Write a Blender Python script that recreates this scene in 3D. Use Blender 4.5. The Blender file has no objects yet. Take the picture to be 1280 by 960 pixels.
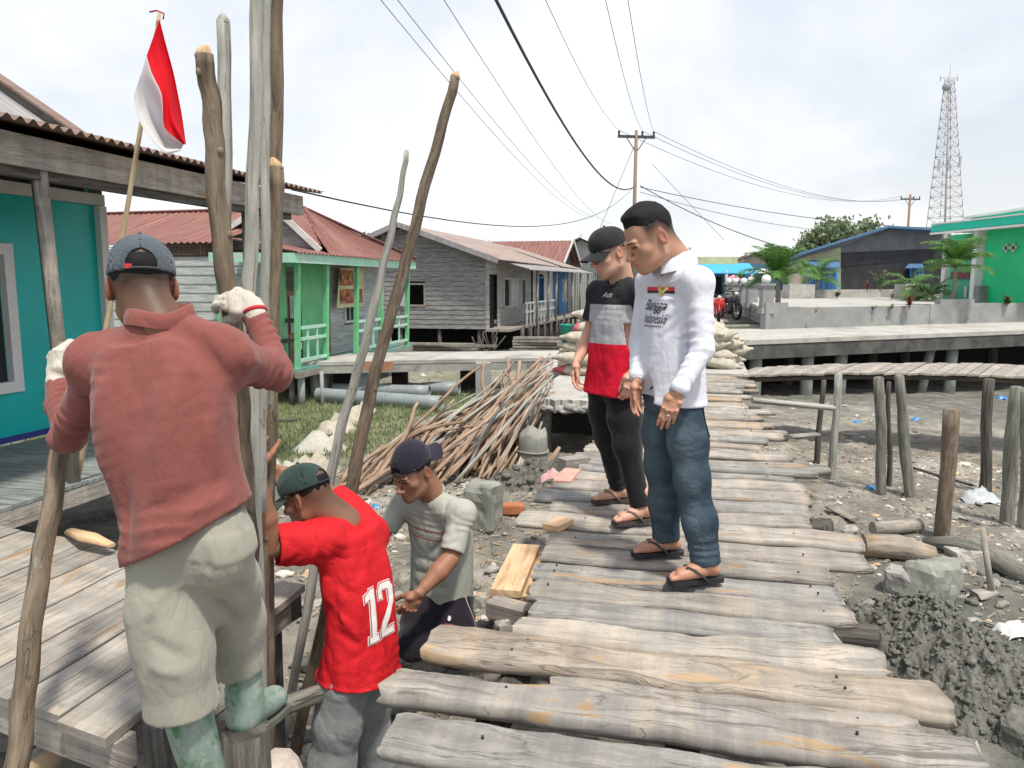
import bpy, bmesh, math, random
import numpy as np
from mathutils import Vector, Matrix
from mathutils.bvhtree import BVHTree
random.seed(7)
RNG = np.random.RandomState(11)
scene = bpy.context.scene
COL = scene.collection
H = 1.3; PIT = math.radians(7.5); FPX = 950.0; AZ = math.radians(13.5)
def V(*a): return np.array(a, dtype=float)
def ray(u, v):
    x = (u-640)/FPX; z = (480-v)/FPX
    return x, math.cos(PIT)+math.sin(PIT)*z, -math.sin(PIT)+math.cos(PIT)*z
def PY(u, v, Y):                       # point at distance Y ahead of the lens
    x, y, z = ray(u, v); t = Y/y
    return V(x*t, Y, H+z*t)
def PZ(u, v, zz):                      # point at height zz
    x, y, z = ray(u, v); t = (zz-H)/z
    return V(x*t, y*t, zz)
SA, CA = math.sin(AZ), math.cos(AZ)
def S(s, t, z=0.0):                    # street coordinates: s along the boardwalk, t to its right
    return V(s*SA+t*CA, s*CA-t*SA, z)
DV = V(SA, CA, 0); RV = V(CA, -SA, 0); UP = V(0, 0, 1)
def unit(a):
    a = np.asarray(a, float); n = np.linalg.norm(a)
    return a/n if n > 1e-9 else a
# ---------------------------------------------------------------- noise
_LAT = np.random.RandomState(3).rand(64, 64, 64).astype(np.float32)*2-1
def noise3(x, y, z):
    xi = np.floor(x); yi = np.floor(y); zi = np.floor(z)
    fx = (x-xi); fy = (y-yi); fz = (z-zi)
    fx = fx*fx*(3-2*fx); fy = fy*fy*(3-2*fy); fz = fz*fz*(3-2*fz)
    xi = xi.astype(np.int64) & 63; yi = yi.astype(np.int64) & 63; zi = zi.astype(np.int64) & 63
    xj = (xi+1) & 63; yj = (yi+1) & 63; zj = (zi+1) & 63
    L = _LAT
    a = L[xi, yi, zi]*(1-fx)+L[xj, yi, zi]*fx; b = L[xi, yj, zi]*(1-fx)+L[xj, yj, zi]*fx
    c = L[xi, yi, zj]*(1-fx)+L[xj, yi, zj]*fx; d = L[xi, yj, zj]*(1-fx)+L[xj, yj, zj]*fx
    return (a*(1-fy)+b*fy)*(1-fz)+(c*(1-fy)+d*fy)*fz
def fbm(x, y, z=None, oct=4, gain=.5):
    x = np.asarray(x, float); y = np.asarray(y, float)
    z = np.zeros_like(x) if z is None else np.asarray(z, float)+0*x
    r = 0; a = 1.0; f = 1.0
    for i in range(oct):
        r = r+a*noise3(x*f+7.3*i, y*f+3.1*i, z*f+1.7*i); a *= gain; f *= 2.03
    return r
# ---------------------------------------------------------------- materials
class NT:
    def __init__(self, name):
        m = bpy.data.materials.new(name); m.use_nodes = True
        self.m = m; self.t = m.node_tree; self.n = self.t.nodes; self.l = self.t.links
        self.b = self.n['Principled BSDF']
    def new(self, ty, **kw):
        n = self.n.new(ty)
        for k, v in kw.items(): setattr(n, k, v)
        return n
    def link(self, a, b): self.l.new(a, b)
    def coord(self, kind='Object', scale=(1, 1, 1), attr=None):
        if attr:
            n = self.new('ShaderNodeAttribute', attribute_name=attr); o = n.outputs['Vector']
        else:
            n = self.new('ShaderNodeTexCoord'); o = n.outputs[kind]
        mp = self.new('ShaderNodeMapping'); mp.inputs['Scale'].default_value = scale
        self.link(o, mp.inputs['Vector']); return mp.outputs['Vector']
    def noise(self, vec, scale, detail=4, rough=.55, dist=0.0):
        n = self.new('ShaderNodeTexNoise'); n.inputs['Scale'].default_value = scale
        n.inputs['Detail'].default_value = detail; n.inputs['Roughness'].default_value = rough
        n.inputs['Distortion'].default_value = dist
        self.link(vec, n.inputs['Vector']); return n.outputs['Fac']
    def voro(self, vec, scale, feature='F1', out='Distance'):
        n = self.new('ShaderNodeTexVoronoi', feature=feature); n.inputs['Scale'].default_value = scale
        self.link(vec, n.inputs['Vector']); return n.outputs[out]
    def ramp(self, fac, stops):
        r = self.new('ShaderNodeValToRGB'); e = r.color_ramp.elements
        while len(e) < len(stops): e.new(.5)
        for q, (p, c) in zip(e, stops):
            q.position = p; q.color = (c[0], c[1], c[2], 1) if hasattr(c, '__len__') else (c, c, c, 1)
        self.link(fac, r.inputs['Fac']); return r.outputs['Color']
    def mix(self, fac, a, b, blend='MIX'):
        n = self.new('ShaderNodeMix', data_type='RGBA', blend_type=blend)
        for sock, val in ((n.inputs[0], fac), (n.inputs[6], a), (n.inputs[7], b)):
            if isinstance(val, (int, float)): sock.default_value = val
            elif isinstance(val, (tuple, list)): sock.default_value = (val[0], val[1], val[2], 1)
            else: self.link(val, sock)
        return n.outputs[2]
    def math(self, op, a, b=None, c=None):
        n = self.new('ShaderNodeMath', operation=op)
        for i, val in enumerate((a, b, c)):
            if val is None: continue
            if isinstance(val, (int, float)): n.inputs[i].default_value = val
            else: self.link(val, n.inputs[i])
        return n.outputs[0]
    def attr(self, name, out='Fac'):
        return self.new('ShaderNodeAttribute', attribute_name=name).outputs[out]
    def bump(self, h, strength=.4, dist=.01):
        n = self.new('ShaderNodeBump'); n.inputs['Strength'].default_value = strength; n.inputs['Distance'].default_value = dist
        self.link(h, n.inputs['Height']); self.link(n.outputs['Normal'], self.b.inputs['Normal']); return n
    def wrinkle(self, v, sc=6.0, st=.5):
        """soft pulled creases of worn cloth"""
        mp = self.new('ShaderNodeMapping'); mp.inputs['Scale'].default_value = (1, 1, st); mp.inputs['Rotation'].default_value = (.2, .25, 0); self.link(v, mp.inputs['Vector'])
        r = None
        for s_, a_ in ((sc, 1.0), (sc*2.3, .5), (sc*5, .22)):
            q = self.noise(mp.outputs['Vector'], s_, 2, .4, 1.1); q = self.math('SUBTRACT', 1.0, self.math('ABSOLUTE', self.math('SUBTRACT', self.math('MULTIPLY', q, 2.0), 1.0)))
            q = self.math('MULTIPLY', self.math('POWER', q, 4.0), a_); r = q if r is None else self.math('ADD', r, q)
        return r
    def out(self, col, rough=.8, spec=.3):
        if isinstance(col, (tuple, list)): self.b.inputs['Base Color'].default_value = (col[0], col[1], col[2], 1)
        else: self.link(col, self.b.inputs['Base Color'])
        if isinstance(rough, (int, float)): self.b.inputs['Roughness'].default_value = rough
        else: self.link(rough, self.b.inputs['Roughness'])
        self.b.inputs['Specular IOR Level'].default_value = spec
        return self.m
_M = {}
def mottled(name, c1, c2, scale=6, rough=.8, bump=.3, bdist=.006, c3=None, stretch=(1, 1, 1), spec=.3, fine=60):
    """paint, plaster, concrete, dirt: two or three tones broken by noise, with fine grain"""
    if name in _M: return _M[name]
    n = NT(name); v = n.coord('Object', stretch)
    f = n.noise(v, scale, 6, .6); col = n.ramp(f, [(.35, c1), (.65, c2)])
    if c3:
        g = n.noise(v, scale*.37, 5, .65, .6); col = n.mix(n.ramp(g, [(.52, 0), (.62, 1)]), col, c3)
    fn = n.noise(v, fine, 4, .7)
    col = n.mix(.35, col, n.ramp(fn, [(.3, .35), (.7, .65)]), 'OVERLAY')
    if bump: n.bump(n.math('ADD', n.math('MULTIPLY', f, 1.0), n.math('MULTIPLY', fn, .6)), bump, bdist)
    _M[name] = n.out(col, rough, spec); return _M[name]
def wood(name, dark, mid, light, warm=None, warmth=.6, bark=None, barkat=.6, crack=.5, rough=.85, bump=.6, gx=3.0, gy=45.0, ring=0, green=None, bands=0, soft=.55):
    """grain runs along the U of each piece's own UV map (metres)"""
    if name in _M: return _M[name]
    n = NT(name); uv = n.new('ShaderNodeUVMap').outputs['UV']
    def mp(sx, sy):
        q = n.new('ShaderNodeMapping'); q.inputs['Scale'].default_value = (sx, sy, 1); n.link(uv, q.inputs['Vector']); return q.outputs['Vector']
    g = n.noise(mp(gx, gy), 1, 6, .65, .5)
    g2 = n.noise(mp(gx*2.5, gy*3), 1, 4, .6)
    col = n.ramp(g, [(.28, dark), (.5, mid), (.72, light)])
    if bands:
        bd = n.noise(mp(bands, .8), 1, 5, .65, .3); col = n.mix(.8, col, n.ramp(bd, [(.34, (.40, .40, .40)), (.5, (.50, .50, .505)), (.64, (.66, .62, .575))]), 'OVERLAY')
    big = n.noise(mp(2.2, 6), 1, 5, .6, .4)
    col = n.mix(.42, col, n.ramp(big, [(.3, .3), (.7, .68)]), 'OVERLAY')
    cr = n.noise(mp(gx*.8, gy*1.4), 1, 3, .5, 1.2)
    crk = n.ramp(cr, [(.34-.1*(1-crack), 0), (.39, 1)])
    ln = n.ramp(n.noise(mp(gx*.55, gy*.75), 1, 4, .55, .8), [(.488, 1), (.5, 0), (.512, 1)])
    lm = n.ramp(n.noise(mp(1.6, 5), 1.3, 3, .5), [(.44, 1), (.56, 0)]); crk = n.math('MULTIPLY', crk, n.math('MAXIMUM', ln, lm))
    gr = n.noise(mp(70, 160), 1, 3, .7)
    hgt = n.math('ADD', n.math('MULTIPLY', g, .5), n.math('ADD', n.math('MULTIPLY', crk, .8), n.math('ADD', n.math('MULTIPLY', g2, .3), n.math('MULTIPLY', gr, .25))))
    col = n.mix(.3, col, n.ramp(gr, [(.3, .35), (.7, .65)]), 'OVERLAY')
    if green:
        col = n.mix(n.ramp(n.noise(mp(1.7, 7), 1.3, 4, .6), [(.5, 0), (.68, .65)]), col, green)
    if warm:
        w = n.ramp(n.noise(mp(2.0, 9), 1, 3, .5, .6), [(warmth, 0), (warmth+.035, 1)])
        col = n.mix(w, col, n.mix(n.ramp(g, [(.3, 0), (.7, 1)]), tuple(.55*c for c in warm), warm))
    if bark:
        b = n.ramp(n.noise(mp(3.0, 10), 1.2, 5, .65, .4), [(barkat, 0), (barkat+.05, 1)])
        bn = n.noise(mp(25, 60), 1, 4, .7)
        col = n.mix(b, col, n.mix(bn, tuple(.5*c for c in bark), bark)); hgt = n.math('ADD', hgt, n.math('MULTIPLY', b, .5))
    if ring:
        rr = n.ramp(n.noise(mp(ring*7, ring*.9), 1, 4, .6, .3), [(.34, 0), (.46, 1)]); hgt = n.math('ADD', hgt, n.math('MULTIPLY', rr, .2))
        col = n.mix(n.math('MULTIPLY', n.math('SUBTRACT', 1.0, rr), .45), col, dark)
    col = n.mix(n.math('MULTIPLY', n.math('SUBTRACT', 1.0, crk), .8*crack), col, tuple(.35*c for c in dark))
    n.bump(hgt, bump, .008)
    _M[name] = n.out(col, rough, .25); return _M[name]
def plain(name, c, rough=.6, spec=.4, metal=0, bump=0):
    if name in _M: return _M[name]
    n = NT(name)
    v = n.coord('Object'); f = n.noise(v, 9, 4, .6)
    col = n.ramp(f, [(.3, tuple(.86*q for q in c)), (.7, tuple(min(1, 1.1*q) for q in c))])
    n.b.inputs['Metallic'].default_value = metal
    if bump: n.bump(n.noise(v, 120, 3, .6), bump, .002)
    _M[name] = n.out(col, rough, spec); return _M[name]
# ---------------------------------------------------------------- mesh builder (world coordinates)
class MB:
    def __init__(self):
        self.v = []; self.f = []; self.uv = []; self.mi = []; self.sm = []; self.m = 0; self.smooth = True
    def add(self, vs, fs, uvs=None, smooth=None):
        o = len(self.v); self.v.extend([tuple(map(float, p)) for p in vs])
        for k, f in enumerate(fs):
            self.f.append([o+i for i in f])
            self.uv.append(uvs[k] if uvs else None)
            self.mi.append(self.m); self.sm.append(self.smooth if smooth is None else smooth)
    def box(self, c, ax, half, uvdir=0, jit=0):
        """oriented box: ax three unit vectors, half three half sizes; uv runs along axis uvdir"""
        c = np.asarray(c, float); a = [unit(q) for q in ax]; hx, hy, hz = half
        vs = []
        for i in (-1, 1):
            for j in (-1, 1):
                for k in (-1, 1):
                    p = c+a[0]*i*hx+a[1]*j*hy+a[2]*k*hz
                    if jit: p = p+(RNG.rand(3)-.5)*2*jit
                    vs.append(p)
        fs = [(0, 1, 3, 2), (4, 6, 7, 5), (0, 4, 5, 1), (2, 3, 7, 6), (0, 2, 6, 4), (1, 5, 7, 3)]
        r = RNG.rand()*20; uvs = []
        oth = [i for i in range(3) if i != uvdir]
        loc = [V(i*hx, j*hy, k*hz) for i in (-1, 1) for j in (-1, 1) for k in (-1, 1)]
        for f in fs:
            uvs.append([(loc[i][uvdir]+r, loc[i][oth[0]]+loc[i][oth[1]]+r*1.7) for i in f])
        self.add(vs, fs, uvs, False)
    def beam(self, p, q, w, h, up=UP, jit=0):
        """rectangular bar from p to q, w wide, h high"""
        p = np.asarray(p, float); q = np.asarray(q, float); d = unit(q-p)
        sd = unit(np.cross(d, up)); 
        if np.linalg.norm(np.cross(d, up)) < 1e-6: sd = V(1, 0, 0)
        u2 = np.cross(sd, d)
        self.box((p+q)/2, (d, sd, u2), (np.linalg.norm(q-p)/2, w/2, h/2), 0, jit)
    def tube(self, pts, rad, n=8, cap=True, rough=0.0, ell=1.0, up=None, seed=None, tip=0):
        pts = [np.asarray(p, float) for p in pts]
        if not hasattr(rad, '__len__'): rad = [rad]*len(pts)
        r0 = RNG.rand()*30; vs = []; ts = []
        d0 = unit(pts[1]-pts[0]); a = unit(np.cross(d0, up if up is not None else (V(0, 0, 1) if abs(d0[2]) < .9 else V(1, 0, 0)))); 
        L = 0; Ls = []
        ph = RNG.rand(4)*6.28
        for i, p in enumerate(pts):
            d = unit(pts[min(i+1, len(pts)-1)]-pts[max(i-1, 0)])
            a = unit(a-d*np.dot(a, d)); b = np.cross(d, a)
            if i: L += np.linalg.norm(p-pts[i-1])
            Ls.append(L)
            for k in range(n):
                t = 2*math.pi*k/n
                r = rad[i]
                if rough: r *= 1+rough*(math.sin(2*t+ph[0]+L*3)+.7*math.sin(3*t+ph[1]-L*7)+.5*math.sin(5*t+ph[2]+L*19)+(RNG.rand()-.5))*.5
                vs.append(p+a*math.cos(t)*r+b*math.sin(t)*r*ell)
        fs = []; uvs = []
        R = max(rad)
        for i in range(len(pts)-1):
            for k in range(n):
                k2 = (k+1) % n
                fs.append((i*n+k, i*n+k2, (i+1)*n+k2, (i+1)*n+k))
                va, vb = k/n*6.28*R, (k+1)/n*6.28*R
                uvs.append([(Ls[i]+r0, va+r0), (Ls[i]+r0, vb+r0), (Ls[i+1]+r0, vb+r0), (Ls[i+1]+r0, va+r0)])
        if cap:
            e = (len(pts)-1)*n
            fs.append(tuple(range(n))[::-1]); uvs.append([(r0+.02*math.cos(k), r0+.02*math.sin(k)) for k in range(n)])
            fs.append(tuple(e+k for k in range(n))); uvs.append([(r0+.02*math.cos(k), r0+.02*math.sin(k)) for k in range(n)])
        self.add(vs, fs, uvs)
        if cap: self.sm[-1] = self.sm[-2] = False
    def sheet(self, P, thick=None, nrm=None):
        """grid P[i][j] of points as a surface (uv in metres); thick gives it a back"""
        P = np.asarray(P, float); a, b = P.shape[:2]
        def grid(Q, flip):
            fs = []; uvs = []; r = RNG.rand()*9
            du = np.concatenate([[0], np.cumsum(np.linalg.norm(np.diff(Q[:, 0], axis=0), axis=1))])
            dv = np.concatenate([[0], np.cumsum(np.linalg.norm(np.diff(Q[0], axis=0), axis=1))])
            for i in range(a-1):
                for j in range(b-1):
                    f = [i*b+j, (i+1)*b+j, (i+1)*b+j+1, i*b+j+1]; u = [(du[i]+r, dv[j]+r), (du[i+1]+r, dv[j]+r), (du[i+1]+r, dv[j+1]+r), (du[i]+r, dv[j+1]+r)]
                    fs.append(f[::-1] if flip else f); uvs.append(u[::-1] if flip else u)
            self.add(Q.reshape(-1, 3), fs, uvs)
        grid(P, False)
        if thick:
            nn = np.asarray(nrm, float)*thick if nrm is not None else V(0, 0, -thick)
            grid(P+nn, True)
            Q = P+nn
            for e1, e2 in ((P[0], Q[0]), (P[-1], Q[-1]), (P[:, 0], Q[:, 0]), (P[:, -1], Q[:, -1])):
                k = len(e1); self.add(list(e1)+list(e2), [(i, i+1, k+i+1, k+i) for i in range(k-1)], [[(0, 0), (.1, 0), (.1, .02), (0, .02)]]*(k-1), False)
    def prism(self, poly, ext):
        """polygon (3-D points) extruded by a vector"""
        n = len(poly); ext = np.asarray(ext, float); P = [np.asarray(p, float) for p in poly]; Q = [p+ext for p in P]
        ux = unit(P[1]-P[0]); r = RNG.rand()*9
        nr = unit(np.cross(P[1]-P[0], P[2]-P[1])); uy = np.cross(nr, ux)
        uvp = [(np.dot(p-P[0], ux)+r, np.dot(p-P[0], uy)+r) for p in P]
        fs = [tuple(range(n))[::-1], tuple(range(n, 2*n))]; uvs = [uvp[::-1], uvp]
        for i in range(n):
            j = (i+1) % n; L = np.linalg.norm(P[j]-P[i]); E = np.linalg.norm(ext)
            fs.append((i, j, n+j, n+i)); uvs.append([(r, r), (r+L, r), (r+L, r+E), (r, r+E)])
        self.add(P+Q, fs, uvs, False)
    def lathe(self, c, prof, n=16, axis=UP):
        axis = unit(axis); a = unit(np.cross(axis, V(1, 0.01, 0) if abs(axis[0]) < .9 else V(0, 1, 0))); b = np.cross(axis, a); c = np.asarray(c, float)
        vs = [c+axis*z+(a*math.cos(2*math.pi*k/n)+b*math.sin(2*math.pi*k/n))*r for r, z in prof for k in range(n)]
        fs = [(i*n+k, i*n+(k+1) % n, (i+1)*n+(k+1) % n, (i+1)*n+k) for i in range(len(prof)-1) for k in range(n)]
        fs += [tuple(range(n))[::-1], tuple((len(prof)-1)*n+k for k in range(n))]
        self.add(vs, fs)
    def ball(self, c, r, n=12, m=8, jit=0, seed=0):
        c = np.asarray(c, float); r = np.asarray(r if hasattr(r, '__len__') else (r, r, r), float)
        vs = [c+V(0, 0, r[2])]; 
        for i in range(1, m):
            th = math.pi*i/m
            for k in range(n):
                ph = 2*math.pi*k/n; vs.append(c+r*V(math.sin(th)*math.cos(ph), math.sin(th)*math.sin(ph), math.cos(th))*(1+jit*(RNG.rand()-.5)))
        vs.append(c-V(0, 0, r[2])); fs = [(0, 1+k, 1+(k+1) % n) for k in range(n)]
        for i in range(m-2):
            fs += [(1+i*n+k, 1+(i+1)*n+k, 1+(i+1)*n+(k+1) % n, 1+i*n+(k+1) % n) for k in range(n)]
        e = len(vs)-1; fs += [(e, 1+(m-2)*n+(k+1) % n, 1+(m-2)*n+k) for k in range(n)]
        self.add(vs, fs)
    def build(self, name, mats, parent=None, origin=None, attrs=None):
        mats = mats if isinstance(mats, (list, tuple)) else [mats]
        vv = np.array(self.v, float).reshape(-1, 3)
        if parent is not None: org = np.array(WL[parent.name])
        elif origin is not None: org = np.asarray(origin, float)
        else:
            org = V((vv[:, 0].min()+vv[:, 0].max())/2, (vv[:, 1].min()+vv[:, 1].max())/2, vv[:, 2].min())
        me = bpy.data.meshes.new(name)
        me.from_pydata((vv-org).tolist(), [], self.f); 
        for m in mats: me.materials.append(m)
        me.polygons.foreach_set('material_index', self.mi); me.polygons.foreach_set('use_smooth', self.sm)
        if any(u is not None for u in self.uv):
            L = me.uv_layers.new(name='UVMap'); flat = []
            for f, u in zip(self.f, self.uv):
                if u is None: u = [(vv[i][0], vv[i][1]) for i in f]
                for q in u: flat.extend((q[0], q[1]))
            L.data.foreach_set('uv', np.array(flat, dtype=np.float32))
        if attrs:
            for k, a in attrs.items(): me.attributes.new(k, 'FLOAT', 'POINT').data.foreach_set('value', np.asarray(a, np.float32))
        me.update()
        o = bpy.data.objects.new(name, me); COL.objects.link(o)
        if parent is not None: o.parent = parent; WL[o.name] = org
        else: o.location = org; WL[o.name] = org
        return o
WL = {}
def empty(name, loc):
    o = bpy.data.objects.new(name, None); COL.objects.link(o); o.location = loc; o.empty_display_size = .1
    WL[o.name] = np.asarray(loc, float); return o
def tag(o, label, cat, group=None):
    o['label'] = label; o['category'] = cat
    if group: o['group'] = group
    return o
def struct(o, kind='structure'): o['kind'] = kind; return o
def children_of(o): return [c for c in bpy.data.objects if c.parent == o]
def copy_tree(o, loc, rotz=0.0, kids=None):
    def cp(q, par):
        c = q.copy(); COL.objects.link(c)
        if par is not None: c.parent = par
        for k in children_of(q):
            if k is not c: cp(k, c)
        return c
    c = cp(o, None); c.location = loc; c.rotation_euler = (0, 0, rotz); return c
def np_mesh(name, v, f, mats, parent=None, smooth=True, attrs=None, mi=None):
    org = np.array(WL[parent.name]) if parent is not None else v.mean(0)
    me = bpy.data.meshes.new(name)
    v = np.asarray(v, float)-org; f = np.asarray(f)
    me.vertices.add(len(v)); me.vertices.foreach_set('co', v.astype(np.float32).ravel())
    k = f.shape[1]; me.loops.add(f.size); me.loops.foreach_set('vertex_index', f.astype(np.int32).ravel())
    me.polygons.add(len(f)); me.polygons.foreach_set('loop_start', np.arange(0, f.size, k, dtype=np.int32))
    me.polygons.foreach_set('use_smooth', np.full(len(f), smooth))
    mats = mats if isinstance(mats, (list, tuple)) else [mats]
    for m in mats: me.materials.append(m)
    if mi is not None: me.polygons.foreach_set('material_index', np.asarray(mi, np.int32))
    if attrs:
        for kx, a in attrs.items(): me.attributes.new(kx, 'FLOAT', 'POINT').data.foreach_set('value', np.asarray(a, np.float32))
    me.update(calc_edges=True); me.validate()
    o = bpy.data.objects.new(name, me); COL.objects.link(o); WL[o.name] = org
    if parent is not None: o.parent = parent
    else: o.location = org
    return o
# ---------------------------------------------------------------- camera, light, air
cam = bpy.data.cameras.new('camera'); co = bpy.data.objects.new('camera', cam); COL.objects.link(co)
co.location = (0, 0, H); co.rotation_euler = (math.pi/2-PIT, 0, 0)
cam.sensor_width = 36; cam.lens = 36*FPX/1280; cam.clip_end = 3000; cam.clip_start = .05
scene.camera = co
scene.render.resolution_x = 1024; scene.render.resolution_y = 768
scene.view_settings.view_transform = 'Standard'; scene.view_settings.look = 'None'
scene.view_settings.exposure = 0.42; scene.view_settings.gamma = 1
try:
    scene.cycles.use_denoising = True; scene.cycles.max_bounces = 6; scene.cycles.transparent_max_bounces = 8
    scene.cycles.caustics_reflective = False; scene.cycles.caustics_refractive = False
except Exception: pass
SUN_EL = 66; SUN_AZ = 150       # compass angle: 0 = +Y, clockwise; the sun stands behind the camera, to the right
w = bpy.data.worlds.new('World'); scene.world = w; w.use_nodes = True
nt = w.node_tree; bg = nt.nodes['Background']
sky = nt.nodes.new('ShaderNodeTexSky'); sky.sky_type = 'NISHITA'; sky.sun_disc = False
sky.sun_elevation = math.radians(SUN_EL); sky.sun_rotation = math.radians(SUN_AZ); sky.dust_density = 2.5; sky.air_density = 1.2
tc = nt.nodes.new('ShaderNodeTexCoord')
# thin high cloud: bright veil with soft breaks, thicker towards the horizon
sx = nt.nodes.new('ShaderNodeSeparateXYZ'); nt.links.new(tc.outputs['Generated'], sx.inputs[0])
def wm(op, a, b=None):
    n = nt.nodes.new('ShaderNodeMath'); n.operation = op
    for i, q in enumerate((a, b)):
        if q is None: continue
        if isinstance(q, (int, float)): n.inputs[i].default_value = q
        else: nt.links.new(q, n.inputs[i])
    return n.outputs[0]
zz = wm('MAXIMUM', sx.outputs[2], 0.0)
cx = wm('DIVIDE', sx.outputs[0], wm('ADD', zz, .35)); cy = wm('DIVIDE', sx.outputs[1], wm('ADD', zz, .35))
cb = nt.nodes.new('ShaderNodeCombineXYZ'); nt.links.new(cx, cb.inputs[0]); nt.links.new(cy, cb.inputs[1])
cn = nt.nodes.new('ShaderNodeTexNoise'); cn.inputs['Scale'].default_value = .9; cn.inputs['Detail'].default_value = 7; cn.inputs['Roughness'].default_value = .55
cn.inputs['Distortion'].default_value = .3
nt.links.new(cb.outputs[0], cn.inputs['Vector'])
cr = nt.nodes.new('ShaderNodeValToRGB'); nt.links.new(cn.outputs['Fac'], cr.inputs['Fac'])
cr.color_ramp.elements[0].position = .36; cr.color_ramp.elements[0].color = (.40, .40, .40, 1)
cr.color_ramp.elements[1].position = .64; cr.color_ramp.elements[1].color = (.97, .97, .97, 1)
mx = nt.nodes.new('ShaderNodeMix'); mx.data_type = 'RGBA'
hz = wm('MULTIPLY', wm('SUBTRACT', 1.0, wm('MULTIPLY', zz, 3.0)), .25)
fac = wm('MINIMUM', wm('ADD', cr.outputs['Color'], wm('MAXIMUM', hz, 0.0)), 1.0)
nt.links.new(fac, mx.inputs[0]); nt.links.new(sky.outputs['Color'], mx.inputs[6])
CLOUD = 9.0
mx.inputs[7].default_value = (CLOUD*.955, CLOUD*.97, CLOUD*1.005, 1)
nt.links.new(mx.outputs[2], bg.inputs['Color']); bg.inputs['Strength'].default_value = .1
sl = bpy.data.lights.new('sun', 'SUN'); so = bpy.data.objects.new('sun', sl); COL.objects.link(so)
sl.energy = 3.2; sl.angle = math.radians(5); sl.color = (1, .925, .81)
el, az = math.radians(SUN_EL), math.radians(SUN_AZ)
sd = Vector((math.sin(az)*math.cos(el), math.cos(az)*math.cos(el), math.sin(el)))
so.rotation_euler = sd.to_track_quat('Z', 'Y').to_euler()
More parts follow.
